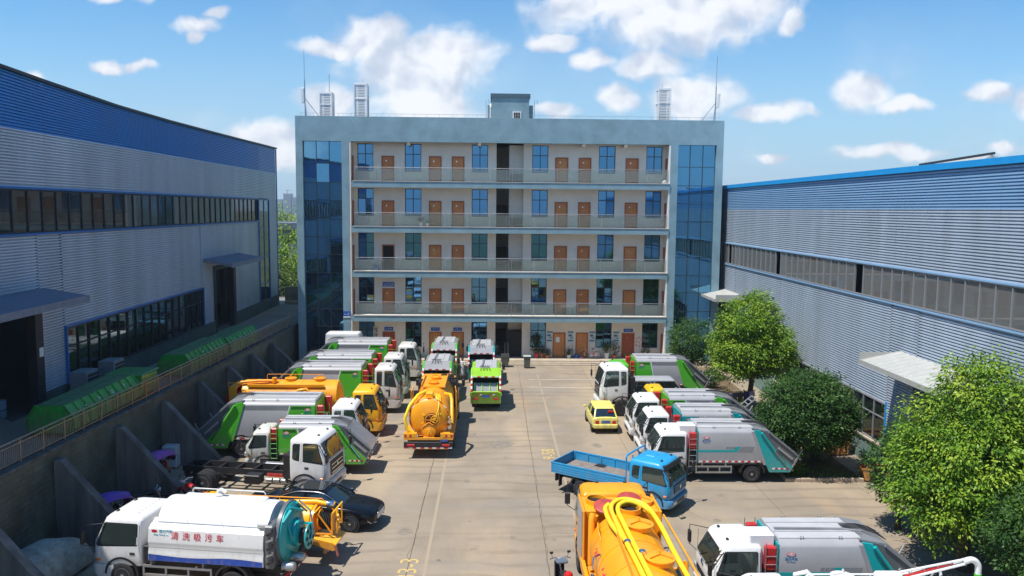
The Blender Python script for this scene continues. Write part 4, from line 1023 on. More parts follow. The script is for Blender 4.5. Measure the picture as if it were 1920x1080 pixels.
        q = MB(); q.cbox(xg0 + .06, xg0 + .24, s * hw - .0 * s - .02, s * hw + .02, zb - .36, zb - .28, .01); q.build('door_handle', PLAST, C_)
        if mirrors:
            q = MB(); yo = s * (hw + .26); xm = xf + .10; zm0, zm1 = zb - .02, zw + .02
            q.tube([(fr(zw, s * W) , s * (hw - .05), zw), (xm, yo, zm1), (xm, yo, zm0), (fr(zb - .1, s * W), s * hw, zb - .14)], .016, 6)
            mo = q.build('mirror_arm', PLAST, C_)
            q = MB(); q.cbox(xm - .05, xm + .05, yo - .10, yo + .10, zm0 + .05, zm0 + .05 + (.42 if tallmirror else .28), .03); q.build('mirror', PLAST, C_)
    for y in (-.5, .5):
        q = MB(); q.cbox(FX(zt) - .02, FX(zt) + .07, y - .06, y + .06, zt - .02, zt + .05, .02); q.build('marker_lamp', PLAST, C_)
    if wx is not None: arch(T, wx, hw + .015, wr + .10)
    q = MB(); q.box(xb + .12, xf - .3, -hw * .72, hw * .72, .55, z0 + .01); q.build('cab_floor', FRAME, T)
    return C_
def strips(T, x0, x1, y, z, s, n=10, nm='reflector'):
    d = (x1 - x0) / (2 * n)
    a = MB(); b = MB()
    for i in range(n):
        a.box(x0 + 2 * i * d, x0 + (2 * i + 1) * d, y, y + .006 * s, z, z + .07); b.box(x0 + (2 * i + 1) * d, x0 + (2 * i + 2) * d, y, y + .006 * s, z, z + .07)
    a.build(nm + '_red', RED, T, kind='stuff'); b.build(nm + '_white', REFW, T, kind='stuff')
def logo(T, x, y, z, s, size=1.0, line=True):
    """oval CLW badge with a line of characters below, on a side facing s*y"""
    f = 'N' if s > 0 else 'S'
    m = MB(); n = 22; pts = [(x + .21 * size * cos(2 * pi * i / n), z + .10 * size * sin(2 * pi * i / n)) for i in range(n)]
    m.prism(pts, y, y + .004 * s); pts2 = [(x + .18 * size * cos(2 * pi * i / n), z + .082 * size * sin(2 * pi * i / n)) for i in range(n)]
    m2 = MB(); m2.prism(pts2, y + .002 * s, y + .006 * s)
    lo = m.build('logo', REDTXT, T); m2.build('logo_field', WHITETXT, lo)
    text(T, 'CLW', .15 * size, REDTXT, (x, y + .008 * s, z), f)
    text(T, '程力汽车', .135 * size, BLUETXT, (x, y + .004 * s, z - .19 * size), f)
    if line: strokes(T, 5, .065 * size, BLUETXT, Matrix.Translation((x, y + .003 * s, z - .31 * size)) @ Matrix.Rotation(pi if s > 0 else 0, 4, 'Z'), 6)

def compactor(name, lab, cat, loc, rz, C, livery, front=4.6, cabb=3.05, bf=2.55, hw=1.03, zt=2.55, cz=2.4, wb=3.55, tl=2.2, wr=.40, cabm=None, rearwin=False, open_=False, redbox=True, cover=None, group=None, ladder=False, dustycab=False, cabinet=False, zb=.95, xrt=0., logo_=True):
    T = thing(name, lab, cat, loc, rz, group or 'refuse compactor trucks')
    cm = cabm or (OLDWHITE if dustycab else WHITE)
    cab(T, front, cabb, min(hw, 1.08) - .02, wr + .38, cz, cm, rearwin=rearwin, grille='body' if not rearwin else 'dark', lamps='high' if not rearwin else 'low', wx=wb, wr=wr, bump=cm)
    chassis(T, -1.3, front - .5, wr + .42)
    axle(T, wb, hw - .04, wr, .24); axle(T, 0, hw - .03, wr, .24, True)
    arch(T, 0, hw, wr + .12)
    side_guard(T, wr + .55, wb - wr - .5, hw, .5, .78)
    # body
    def xr(z): return xrt - .62 * (zt - z) / (zt - zb)
    def sec(x0, f):
        P = [(hw, zb), (hw, zb + .5), (hw, zt - .2), (hw - .05, zt - .12), (hw - .22, zt), (0, zt + .03), (-hw + .22, zt), (-hw + .05, zt - .12), (-hw, zt - .2), (-hw, zb + .5), (-hw, zb)]
        return [(f(z), y, z) for y, z in P]
    m = MB(); m.loft([sec(0, lambda z: bf), sec(0, xr)]); bd = m.build('body', SILVER if livery != 'lime' else LIME, T, True)
    tp = MB(); q = hw - .235
    tp.cbox(xrt - .05, bf - .03, -q, q, zt - .01, zt + .05, .02); tp.box(xrt, bf - .03, -q * .45 - .03, -q * .45 + .03, zt + .05, zt + .085); tp.box(xrt, bf - .03, q * .45 - .03, q * .45 + .03, zt + .05, zt + .085)
    to = tp.build('roof_panel', TOPGREY, T)
    m = MB(); m.tube([(bf - .1, q * .2, zt + .10), (1.2, q * .22, zt + .10), (xrt + .3, q * .3, zt + .1), (xrt - .1, q * .55, zt + .12)], .022, 6); m.tube([(bf - .1, q * .28, zt + .10), (1.2, q * .29, zt + .10), (xrt + .2, q * .4, zt + .1), (xrt - .2, q * .6, zt + .12)], .022, 6); m.build('hydraulic_pipe', MIDG, T)
    for x in (.6, 1.8):
        for s in (-1, 1):
            m = MB(); m.tube([(x - .05, s * (hw - .2), zt - .02), (x - .04, s * (hw - .2), zt + .09), (x + .04, s * (hw - .2), zt + .09), (x + .05, s * (hw - .2), zt - .02)], .014, 5); m.build('lifting_eye', STEEL, T)
    fm = MB(); fm.box(bf, bf + .05, -hw + .03, hw - .03, zb + .05, zt - .1); fm.build('front_frame', C, T)
    for s in (-1, 1):
        yo = s * hw; e = .004 * s
        if livery == 'green':
            L_ = bf - xrt; a = bf - L_ * .34; b = bf - L_ * .46
            m = MB(); m.prism([(bf + .002, zb + .02), (bf + .002, zt - .2), (a, zt - .2), (b, zb + .02)], yo, yo + e); m.build('colour_panel', C, T)
            m = MB(); m.prism([(a, zt - .2), (a - .05, zt - .2), (b - .05, zb + .02), (b, zb + .02)], yo, yo + e * 1.5); m.build('white_line', WHITETXT, T)
            m = MB(); m.prism([(a - .06, zt - .2), (xr(zt - .2), zt - .2), (xr(zt - .42), zt - .42), (a - .13, zt - .42)], yo, yo + e); m.build('grey_band', MIDG, T)
            m = MB(); m.prism([(bf - .2, zt - .24), (a + .06, zt - .24), (a + .03, zt - .38), (bf - .2, zt - .38)], yo, yo + e * 2); m.build('dark_slot', mat('deep_green', (.015, .13, .01), .5), T)
        elif livery == 'teal':
            L_ = bf - xrt; zs = zb + .52
            m = MB(); m.prism([(bf, zs), (bf - L_ * .70, zs), (bf - L_ * .78, zs + .26), (bf - L_ * .69, zs + .26), (bf - L_ * .64, zs + .11), (bf, zs + .11)], yo, yo + e); m.build('colour_stripe', C, T)
            m = MB(); m.prism([(bf - L_ * .72, zs), (bf - L_ * .80, zs + .26), (bf - L_ * 1.02, zs + .26), (bf - L_ * .99, zs)], yo, yo + e); m.build('grey_stripe', MIDG, T)
            for k in range(3):
                x = bf - L_ * (.50 + k * .06); m = MB(); m.prism([(x, zs + .15), (x - .03, zs + .26), (x - .15, zs + .26), (x - .12, zs + .15)], yo, yo + e); m.build('grey_square', MIDG, T)
        elif livery == 'tealfront':
            m = MB(); m.prism([(bf, zb + .3), (bf, zt - .22), (bf - .75, zt - .22), (bf - 1.05, zb + .3)], yo, yo + e); m.build('colour_panel', C, T)
            m = MB(); m.prism([(bf - .78, zt - .22), (bf - .84, zt - .22), (bf - 1.14, zb + .3), (bf - 1.08, zb + .3)], yo, yo + e); m.build('grey_band', DGREY, T)
        if logo_ and livery != 'lime': logo(T, bf - .36, yo + e * (1.6 if livery in ('green', 'tealfront') else 1), zt - .40, s, .72)
        strips(T, xr(zb) + .1, bf - .05, yo, zb + .04, s, 10)
        m = MB(); m.prism([(xrt + .10, zt - .1), (xrt - .02, zt - .1), (xr(zb) - .02, zb - .08), (xr(zb) + .12, zb - .08)], yo - .03 * s, yo + .035 * s); m.build('rear_frame', C if livery == 'green' else SILVER, T)
    m = MB(); m.box(xr(zb), bf, -hw + .06, hw - .06, wr + .43, zb); m.build('subframe', FRAME, T)
    # gear between cab and body
    gx0, gx1 = bf + .06, cabb - .05
    if gx1 - gx0 > .15:
        m = MB(); m.box(gx0, gx1, -hw + .12, hw - .25, wr + .45, 1.75); m.build('pump_housing', FRAME, T)
        if redbox:
            for s in (-1, 1):
                m = MB(); m.cbox(gx0 + .02, min(gx1, gx0 + .36), s * (hw - .12) - .12, s * (hw - .12) + .12, 1.62, zt - .18, .04); m.build('red_locker', REDP, T)
        for s in (-1, 1):
            m = MB()
            for x in (gx0 + .03, gx1 - .02): m.tube([(x, s * (hw + .02), .75), (x, s * (hw + .02), zt - .05)], .014, 5)
            for k in range(6): z = .8 + k * (zt - 1.0) / 6; m.tube([(gx0 + .03, s * (hw + .02), z), (gx1 - .02, s * (hw + .02), z)], .012, 5)
            m.build('ladder', C if livery in ('green', 'lime') else STEEL, T)
    if cabinet: 
        m = MB(); m.cbox(gx0 + .02, cabb + .35, .1, .78, 1.6, zt + .12, .03); m.build('equipment_cabinet', WHITE, T)
    # tail
    zl = .52; Q = lambda u_, w_: (xrt - u_ * tl, zl + w_ * (zt - zl))
    if not open_:
        pr = [Q(0, 1), Q(.36, .92), Q(1, .36), Q(.95, .22), Q(.80, 0), Q(.36, 0), Q(.27, .22)]
        m = MB(); m.prism(pr, -hw + .07, hw - .07); m.build('hopper', DGREY, T)
        m = MB(); a, b, c = Q(-.02, 1.02), Q(.36, .945), Q(1.01, .385)
        m.prism([a, b, c, (c[0] + .02, c[1] - .05), (b[0] + .02, b[1] - .05), (a[0], a[1] - .05)], -hw + .10, hw - .10); m.build('hopper_lid', cover or MIDG, T)
        for s in (-1, 1):
            ys = s * (hw - .07); ye = s * (hw + .02)
            m = MB(); m.prism([Q(.0, .985), Q(.15, .96), Q(.30, .70), Q(.60, .36), Q(.86, .12), Q(.80, 0), Q(.36, 0), Q(.27, .22)], min(ys, ye), max(ys, ye)); m.build('tail_side_plate', C, T)
            m = MB(); m.tube([Vector((Q(.16, .93)[0], ye + .05 * s, Q(.16, .93)[1])), Vector((Q(.46, .50)[0], ye + .05 * s, Q(.46, .50)[1]))], .06, 10); cy = m.build('hydraulic_ram', C, T, True)
            m = MB(); m.tube([Vector((Q(.46, .50)[0], ye + .05 * s, Q(.46, .50)[1])), Vector((Q(.70, .18)[0], ye + .05 * s, Q(.70, .18)[1]))], .03, 8); m.build('ram_rod', CHROME, cy, True)
            m = MB(); m.bar((Q(.33, .93)[0], s * (hw - .05), Q(.33, .93)[1]), (Q(.98, .37)[0], s * (hw - .05), Q(.98, .37)[1]), .07, .06); m.bar((Q(.98, .37)[0], s * (hw - .05), Q(.98, .37)[1]), (Q(.82, .03)[0], s * (hw - .05), Q(.82, .03)[1]), .07, .06); m.build('tail_edge_rail', MIDG, T)
            m = MB(); m.bar((Q(.55, .56)[0], s * (hw - .04), Q(.55, .56)[1]), (Q(.86, .30)[0], s * (hw - .04), Q(.86, .30)[1]), .05, .09); m.build('slide_rail', SILVER, T)
            strips(T, Q(.78, 0)[0], Q(.42, 0)[0], ye, zl + .14, s, 3)
            m = MB(); m.cbox(Q(.93, 0)[0] - .04, Q(.93, 0)[0] + .02, s * (hw - .25) - .14, s * (hw - .25) + .14, zl + .3, zl + .42, .01); m.build('tail_lamp', RED, T)
            m = MB(); m.tube([Vector((Q(.99, .36)[0], s * (hw - .1), Q(.99, .36)[1])), Vector((Q(1.07, .52)[0], s * (hw - .1), Q(1.07, .52)[1]))], .03, 6); m.build('bin_lift_arm', SILVER, T)
        m = MB(); c = Q(1.0, .30); m.tube([(c[0] - .03, -hw, c[1]), (c[0] - .03, hw, c[1])], .04, 8); m.tube([(Q(.88, 0)[0], -hw + .1, zl + .05), (Q(.88, 0)[0], hw - .1, zl + .05)], .04, 8); m.build('tail_bar', SILVER, T)
        for k in range(5):
            y = -.15 + k * .09; m = MB(); a = Q(-.12, 1.03); b = Q(.12, 1.06); c = Q(.30, 1.02); d = Q(.42, .95)
            m.tube([(a[0], y, a[1] + .04), (b[0], y + .05, b[1]), (c[0], y + .1 + .05 * k, c[1]), (d[0], y + .1 + .08 * k, d[1])], .016, 6); m.build('hydraulic_hose', PLAST, T)
        if ladder:
            m = MB(); b0, b1 = Q(.72, .62), Q(.96, .82)
            for y in (-.35, .35): m.bar((b0[0], y, b0[1]), (b1[0], y, b1[1] + .1), .05)
            for k in range(4): f = k / 3; m.bar((b0[0] + (b1[0] - b0[0]) * f, -.35, b0[1] + (b1[1] + .1 - b0[1]) * f), (b0[0] + (b1[0] - b0[0]) * f, .35, b0[1] + (b1[1] + .1 - b0[1]) * f), .04)
            m.build('lift_frame', SILVER, T)
    else:
        gm = C
        for s in (-1, 1):
            ys, ye = s * (hw - .10), s * (hw + .02)
            m = MB(); m.prism([Q(0, 1), Q(.5, .97), Q(.62, .80), Q(.86, .40), Q(.80, .0), Q(.3, 0), Q(.27, .22)], min(ys, ye), max(ys, ye)); m.build('tail_side_plate', gm, T)
            for k in range(6):
                a, b = Q(.60, .86), Q(.87, .40); f0, f1 = k / 6, (k + 1) / 6
                m = MB(); m.bar((a[0] + (b[0] - a[0]) * f0 - .03, s * (hw - .04), a[1] + (b[1] - a[1]) * f0), (a[0] + (b[0] - a[0]) * f1 - .03, s * (hw - .04), a[1] + (b[1] - a[1]) * f1), .10, .03); m.build('reflector', RED if k % 2 else REFW, T)
            m = MB(); m.cbox(Q(.86, 0)[0] - .02, Q(.86, 0)[0] + .06, s * (hw - .30) - .15, s * (hw - .30) + .15, zl + .26, zl + .38, .01); m.build('tail_lamp', RED, T)
            m = MB(); m.tube([(Q(.84, 0)[0], s * (hw - .2), zl + .75), (Q(.95, 0)[0], s * (hw + .04), zl + .72), (Q(.95, 0)[0], s * (hw + .05), zl + .55)], .03, 6); m.build('bin_lift_arm', gm, T)
        m = MB(); m.prism([Q(-.01, 1.0), Q(.5, .975), Q(.62, .80), Q(.58, .78), Q(.47, .93), Q(0, .95)], -hw + .11, hw - .11); m.build('top_cover', cover or (SILVER if livery != 'lime' else LIME), T)
        y = hw - .15; n = 7; x = Q(.63, .81)
        for k in range(n):
            m = MB(); m.box(x[0] - .02, x[0] + .015, -y + 2 * y * k / n, -y + 2 * y * (k + .9) / n, x[1] - .01, x[1] + .06); m.build('reflector', RED if k % 2 else REFW, T)
        m = MB(); m.box(Q(.28, 0)[0], Q(.22, 0)[0], -hw + .11, hw - .11, zl + .3, zt - .15); m.build('hopper_back', INTERIOR, T)
        m = MB(); m.prism([Q(.45, .60), Q(.50, .60), Q(.66, .36), Q(.60, .34)], -hw + .16, hw - .16); m.build('packer_plate', MIDG if livery != 'lime' else SILVER, T)
        for k in range(4):
            yk = -hw + .2 + (2 * hw - .4) * k / 3; m = MB(); a, b = Q(.50, .62), Q(.68, .36); m.bar((a[0], yk, a[1]), (b[0], yk, b[1]), .05, .06); m.build('packer_rib', gm, T)
        m = MB(); m.prism([Q(.86, .40), Q(.82, .40), Q(.76, .03), Q(.30, .03), Q(.30, 0), Q(.80, 0)], -hw + .11, hw - .11); m.build('bucket', gm, T)
        x = Q(.865, .40)[0]
        m = MB(); m.cbox(x - .03, x + .05, -hw + .12, hw - .12, zl + .72, zl + .80, .02); m.build('bucket_lip', gm, T)
        m = MB(); m.box(x - .012, x + .02, -.25, .25, zl + .42, zl + .54); m.build('number_plate', BLUEP, T)
        for k, y in enumerate((-.5, -.3, .3, .5)): m = MB(); m.box(x - .01, x + .02, y - .07, y + .07, zl + .56, zl + .62); m.build('reflector', RED if k % 2 else REFW, T)
        for k in range(4):
            y = -.2 + k * .12; m = MB(); a, b, c = Q(-.2, 1.02), Q(.2, 1.05), Q(.46, .985)
            m.tube([(a[0], y, a[1] + .05), (b[0], y + .06, b[1] + .03), (c[0], y + .1 * k - .1, c[1] + .02)], .018, 6); m.build('hydraulic_hose', PLAST, T)
    return T
# ================================================================ TANKERS AND OTHER TRUCKS
def ring(T, nm, x, r, z, mt, rr=.02, n=28, m=None):
    q = MB(); q.lathe([(r - rr, x - rr), (r + rr, x - rr), (r + rr, x + rr), (r - rr, x + rr), (r - rr, x - rr)], n, 'x', (0, 0, z), cap=False); return q.build(nm, mt, T, True)
def tank(T, x0, x1, r, z, mt, ribs=5, ry=1.0, dish=.22):
    m = MB(); prof = [(r * .02, x0 - dish), (r * .35, x0 - dish * .93), (r * .65, x0 - dish * .72), (r * .88, x0 - dish * .38), (r * .98, x0 - .08), (r, x0), (r, x0 + (x1 - x0) * .33), (r, x0 + (x1 - x0) * .66), (r, x1), (r * .98, x1 + .08), (r * .88, x1 + dish * .38), (r * .65, x1 + dish * .72), (r * .35, x1 + dish * .93), (r * .02, x1 + dish)]
    m.lathe(prof, 36, 'x', (0, 0, z)); t = m.build('tank', mt, T, True)
    for k in range(ribs): ring(T, 'tank_band', x0 + (x1 - x0) * (k + .5) / ribs, r + .006, z, mt, .012, 36)
    for k in range(3):
        x = x0 + (x1 - x0) * (k + .5) / 3; m = MB(); m.prism([(x - .12, z - r * .55), (x + .12, z - r * .55), (x + .16, .95), (x - .16, .95)], -r * .72, r * .72); m.build('saddle', mt, T)
    return t
def manhole(T, x, y, z, r, mt, lid=True, nm='manhole'):
    m = MB(); m.lathe([(r, 0), (r, .12), (r + .03, .12), (r + .03, .15), (r * .5, .19), (.02, .20)], 22, 'z', (x, y, z)); o = m.build(nm, mt, T, True)
    m = MB()
    for a in (0, 2 * pi / 3, 4 * pi / 3): m.bar((x, y, z + .24), (x + r * .9 * cos(a), y + r * .9 * sin(a), z + .2), .03)
    m.tube([(x, y, z + .18), (x, y, z + .34)], .025, 6); m.build('lid_clamp', mt, o); return o
def rail_loop(T, nm, x0, x1, y, z0, h, mt, n=3, r=.018):
    m = MB(); m.tube([(x0, y, z0), (x0, y, z0 + h - .06), (x0 + .06, y, z0 + h), (x1 - .06, y, z0 + h), (x1, y, z0 + h - .06), (x1, y, z0)], r, 6)
    for k in range(1, n): x = x0 + (x1 - x0) * k / n; m.tube([(x, y, z0), (x, y, z0 + h)], r * .8, 5)
    return m.build(nm, mt, T)
def handwheel(T, x, y, z, r, mt, ax='x', nm='hand_wheel'):
    m = MB(); n = 20
    P_ = [(x, y + r * cos(2 * pi * k / n), z + r * sin(2 * pi * k / n)) for k in range(n + 1)]; m.tube(P_, .02, 6, cap=False)
    for k in range(5): a = 2 * pi * k / 5; m.tube([(x, y, z), (x, y + r * cos(a), z + r * sin(a))], .014, 5)
    m.lathe([(.06, -.04), (.06, .06)], 10, 'x', (x, y, z)); return m.build(nm, mt, T)
def rear_light_bar(T, x, hw, z, mt=None):
    m = MB(); m.cbox(x - .05, x + .05, -hw, hw, z - .17, z + .17, .02); b = m.build('rear_bumper', mt or FRAME, T)
    for s in (-1, 1):
        m = MB(); m.cbox(x - .08, x - .03, s * (hw - .36) - .19, s * (hw - .36) + .19, z - .05, z + .06, .01); m.build('tail_lamp', RED, b)
    for k in range(12):
        m = MB(); m.box(x - .058, x - .051, -hw + .05 + k * (2 * hw - .1) / 12, -hw + .05 + (k + 1) * (2 * hw - .1) / 12, z - .165, z - .11); m.build('reflector', RED if k % 2 else REFW, b)
    return b

def sm(pts, n=6):
    """smooth polyline through points (Catmull-Rom)"""
    P_ = [Vector(p) for p in pts]; P_ = [P_[0] * 2 - P_[1]] + P_ + [P_[-1] * 2 - P_[-2]]; out = []
    for i in range(1, len(P_) - 2):
        for k in range(n):
            t = k / n; a, b, c, d = P_[i - 1:i + 3]
            out.append(.5 * ((2 * b) + (-a + c) * t + (2 * a - 5 * b + 4 * c - d) * t * t + (-a + 3 * b - 3 * c + d) * t ** 3))
    out.append(P_[-2]); return out

GT = 'vacuum tanker trucks'
# ---- orange tanker in the middle of the yard, seen from behind
T = thing('vacuum_tanker', 'orange vacuum tanker with a yellow hose, parked tail-on in the middle of the yard', 'tanker truck', (-3.22, 42.3, 0), pi / 2, GT)
T_ = T; cab(T, 6.0, 4.45, 1.15, .85, 2.62, ORANGE, rearwin=True, wx=4.9, wr=.5, roofrib=0)
chassis(T, -2.9, 5.6, .98); axle(T, 4.9, 1.2, .5, .29); axle(T, .35, 1.22, .5, .28, True); axle(T, -.95, 1.22, .5, .28, True)
tank(T, -2.4, 2.9, .98, 1.98, ORANGE, 5)
m = MB(); m.box(-3.05, 4.2, -1.24, 1.24, .98, 1.10); m.build('deck', ORANGE, T)
m = MB(); m.box(3.2, 4.3, -1.15, 1.1, 1.1, 2.55); m.build('pump_box', FRAME, T)
m = MB(); m.tube([(3.3, -1.1, 2.6), (3.3, -1.1, 2.8), (3.3, -.2, 2.85), (4.2, -.2, 2.8), (4.2, -1.1, 2.8), (3.3, -1.1, 2.8)], .05, 6); m.tube([(3.2, -.9, 2.7), (3.7, -.5, 2.78), (4.1, -.9, 2.72)], .06, 6); m.build('black_hose_coil', RUBBER, T)
m = MB(); m.box(.2, 3.0, -.62, .62, 2.93, 2.99); tb = m.build('walkway', ORANGE, T)
for s in (-1, 1): m = MB(); m.box(.2, 3.0, s * .62, s * .66, 2.95, 3.12); m.build('kick_board', ORANGE, tb)
manhole(T, 2.2, 0, 2.97, .27, ORANGE); manhole(T, .9, .05, 2.97, .27, ORANGE)
m = MB(); m.cbox(-2.3, -1.75, -.18, .2, 2.86, 3.22, .03); m.build('valve_box', YEL, T)
m = MB(); m.tube([(-1.0, .3, 3.0), (-1.9, .62, 3.02), (-2.5, 1.0, 2.6), (-2.75, 1.22, 2.0), (-2.75, 1.12, 1.45), (-2.7, .72, 1.2)], .085, 10); hs = m.build('suction_hose', HOSE, T, True)
m = MB(); m.tube([(-.9, -.7, 2.86), (-1.3, -1.02, 2.9), (-1.6, -1.1, 2.7), (-2.4, -1.15, 1.9), (-2.5, -1.15, 1.65)], .09, 10); m.build('side_pipe', YEL, T, True)
for k in range(3): m = MB(); m.tube([(-1.6, -.3 - .08 * k, 3.0), (-2.4, -.45 - .06 * k, 2.8), (-2.75, -.5 - .05 * k, 2.2)], .025, 6); m.build('control_hose', HOSE, T)
# rear door with its ring of studs, latch arms and hand wheel
m = MB(); m.lathe([(1.04, -2.52), (1.04, -2.44), (.98, -2.40)], 40, 'x', (0, 0, 1.98)); m.lathe([(1.0, -2.52), (.9, -2.62), (.6, -2.73), (.05, -2.78)], 36, 'x', (0, 0, 1.98)); rd = m.build('rear_door', ORANGE, T, True)
for k in range(20):
    a = 2 * pi * k / 20; m = MB(); m.box(-2.55, -2.515, -.085, .085, -.035, .035)
    m.xf(Matrix.Translation((0, .985 * cos(a), 1.98 + .985 * sin(a))) @ Matrix.Rotation(a + pi / 2, 4, 'X')); m.build('reflector', RED if k % 2 else REFW, rd)
handwheel(T, -2.84, -.12, 1.95, .30, ORANGE); handwheel(T, -2.95, -.3, 2.02, .17, YEL)
m = MB(); m.lathe([(.36, -2.72), (.36, -2.80), (.30, -2.84), (.05, -2.86)], 24, 'x', (0, 0, 1.36)); m.build('lower_hatch', ORANGE, T, True); handwheel(T, -2.92, 0, 1.34, .14, YEL)
m = MB(); m.tube([(-2.8, -.35, 1.3), (-2.85, -.3, 1.66), (-2.85, 0, 1.82), (-2.85, .3, 1.66), (-2.8, .35, 1.3)], .03, 6); m.build('hatch_bail', ORANGE, T)
for s, y in ((1, .62), (-1, -.72)):
    m = MB(); m.lathe([(.10, -3.0), (.12, -2.96), (.12, -2.8), (.09, -2.7)], 16, 'x', (0, y, 1.18)); m.build('valve_coupling', CHROME, T, True)
for z in (1.6, 1.9): m = MB(); m.lathe([(.09, -2.95), (.1, -2.6)], 14, 'x', (0, -1.05, z)); m.build('valve_coupling', CHROME, T, True)
for k in range(4):
    for s in (-1, 1):
        m = MB(); m.box(-3.06, -3.052, s * (.72 + k * .13), s * (.72 + k * .13) + .10 * s, 1.12, 1.25); m.build('hazard_stripe', RED if k % 2 else YEL, T)
m = MB(); m.box(-3.05, -2.7, .6, 1.24, 1.1, 1.3); m.box(-3.05, -2.7, -1.24, -.6, 1.1, 1.3); m.build('rear_deck_box', ORANGE, T)
b = rear_light_bar(T, -3.05, 1.24, .72); m = MB(); m.box(-3.1, -3.06, -1.0, 1.0, .52, .55); m.build('yellow_bar', YEL, T)
MB().box(-3.115, -3.105, -.98, -.6, .92, 1.02).build('number_plate', BLUEP, T)
for s in (-1, 1): m = MB(); m.tube([(.6, s * 1.24, 1.1), (.6, s * 1.24, 2.6), (1.0, s * 1.15, 2.85), (1.0, s * 1.24, 1.1)], .02, 6); m.build('side_ladder', ORANGE, T)

T = T_
m = MB(); m.tube(sm([(-2.2, -.3, 3.02), (-2.6, -.5, 2.75), (-2.86, -.42, 2.3), (-2.9, -.2, 1.9)], 4), .03, 6); m.build('control_hose', HOSE, T, True)
for y0, z0_ in ((-.45, 2.3), (.42, 2.35), (-.5, 1.6), (.48, 1.62)):
    m = MB(); m.bar((-2.62, y0, z0_), (-2.80, y0 * .55, 1.98 + (z0_ - 1.98) * .5), .07, .05); m.build('latch_arm', YEL, T)
m = MB(); m.lathe([(.34, -2.80), (.36, -2.79), (.36, -2.765), (.30, -2.76)], 26, 'x', (0, -.12, 1.95)); m.build('wheel_shade_disc', mat('painted_wheel_shade', (.16, .05, .01), .7), T, True)  # dark disc painted as the shade in the gaps of the hand wheel
for s in (-1, 1): m = MB(); m.box(-2.98, -2.7, s * .45 - .18, s * .45 + .18, .95, 1.1); m.build('gear_case', FRAME, T)
# ---- orange tanker standing side-on at the left
T = thing('vacuum_tanker', 'side-on orange tanker with yellow cab, between the green compactors at the left', 'tanker truck', (-12.3, 44.15, 0), 0, GT)
cab(T, 6.2, 4.6, 1.12, .85, 2.6, YEL, rearwin=True, wx=5.1, wr=.48, bump=YEL)
chassis(T, -1.6, 5.7, .98); axle(T, 5.1, 1.15, .48, .28); axle(T, 0, 1.17, .48, .28, True)
tank(T, -1.45, 3.6, .95, 2.02, ORANGE, 4, dish=.3)
m = MB(); m.prism([(-1.2, 2.86), (3.0, 2.86), (3.0, 2.72), (-1.2, 2.72)], -.80, -.66); m.build('hose_tray', ORANGE, T)
rail_loop(T, 'top_rail', -.4, 2.8, .3, 2.92, .3, ORANGE, 4, .014)
manhole(T, 2.6, 0, 2.94, .3, ORANGE); manhole(T, 1.0, 0, 2.94, .3, ORANGE)
m = MB(); m.tube([(.2, -1.0, 1.7), (.9, -1.12, 2.2), (1.7, -1.12, 2.62), (2.1, -1.08, 2.68), (2.3, -1.1, 2.45), (2.3, -1.1, 1.7)], .10, 10); m.build('suction_pipe', ORANGE, T, True)
m = MB(); m.tube([(-1.6, -.6, 2.95), (-.6, -.5, 3.02), (.2, -.4, 3.0)], .08, 10); m.lathe([(.13, 0), (.13, .28)], 14, 'z', (.2, -.4, 2.9)); m.build('top_pipe', ORANGE, T, True)
for s in (-1,): m = MB(); m.tube([(3.0, -1.02, 1.2), (3.0, -1.02, 2.2), (3.05, -1.0, 2.5), (3.3, -1.0, 2.5), (3.35, -1.02, 2.2), (3.35, -1.02, 1.2)], .02, 6); m.build('ladder', YEL, T)
m = MB(); m.box(-2.15, -1.75, -.95, -.86, 1.3, 2.75); m.box(-2.15, -1.75, .86, .95, 1.3, 2.75); m.box(-2.15, -1.75, -.86, .86, 2.66, 2.75); m.box(-2.15, -1.75, -.86, .86, 1.3, 1.4); m.build('reel_cage', ORANGE, T)
m = MB(); m.lathe([(.28, -.6), (.5, -.6), (.5, -.55), (.28, -.55), (.28, .55), (.5, .55), (.5, .6), (.28, .6)], 20, 'y', (-1.95, 0, 2.0)); m.build('hose_reel', REDP, T, True)
m = MB(); m.tube([(-2.2, -.9, 2.75), (-2.2, -.9, 2.98), (-1.5, -.9, 2.98), (-1.4, -.9, 2.8)], .022, 6); m.build('hoop', ORANGE, T)
side_guard(T, .9, 4.3, 1.12, .5, .8, ORANGE); arch(T, 0, 1.18, .6, mt=ORANGE)
m = MB(); m.box(-2.0, 4.4, -1.0, 1.0, .98, 1.08); m.build('deck', ORANGE, T); rear_light_bar(T, -2.1, 1.1, .7)

# ---- big orange tanker in the foreground
T = thing('vacuum_tanker', 'big orange tanker in the foreground with yellow hoses and open red hatches on top', 'tanker truck', (4.22, 20.0, 0), pi / 2, GT)
cab(T, 8.05, 6.45, 1.2, .9, 2.95, ORANGE, rearwin=True, wx=6.8, wr=.5, sun=False)
chassis(T, -4.2, 7.6, .98); axle(T, 6.8, 1.22, .5, .29); axle(T, -.4, 1.24, .5, .28, True); axle(T, -1.75, 1.24, .5, .28, True)
tank(T, -4.0, 4.3, 1.12, 1.92, ORANGE, 6, dish=.34)
m = MB(); m.cbox(5.05, 6.3, -1.25, 1.25, 1.0, 2.85, .04); pb = m.build('front_box', ORANGE, T)
m = MB(); m.cbox(4.75, 6.34, 1.20, 1.28, .9, 2.95, .03); m.cbox(4.75, 6.34, -1.28, -1.20, .9, 2.95, .03); m.build('box_side_panel', ORANGE, T)
m = MB(); m.box(4.9, 6.2, 1.285, 1.30, 1.2, 2.85); m.build('panel_stripe', SILVER, T)
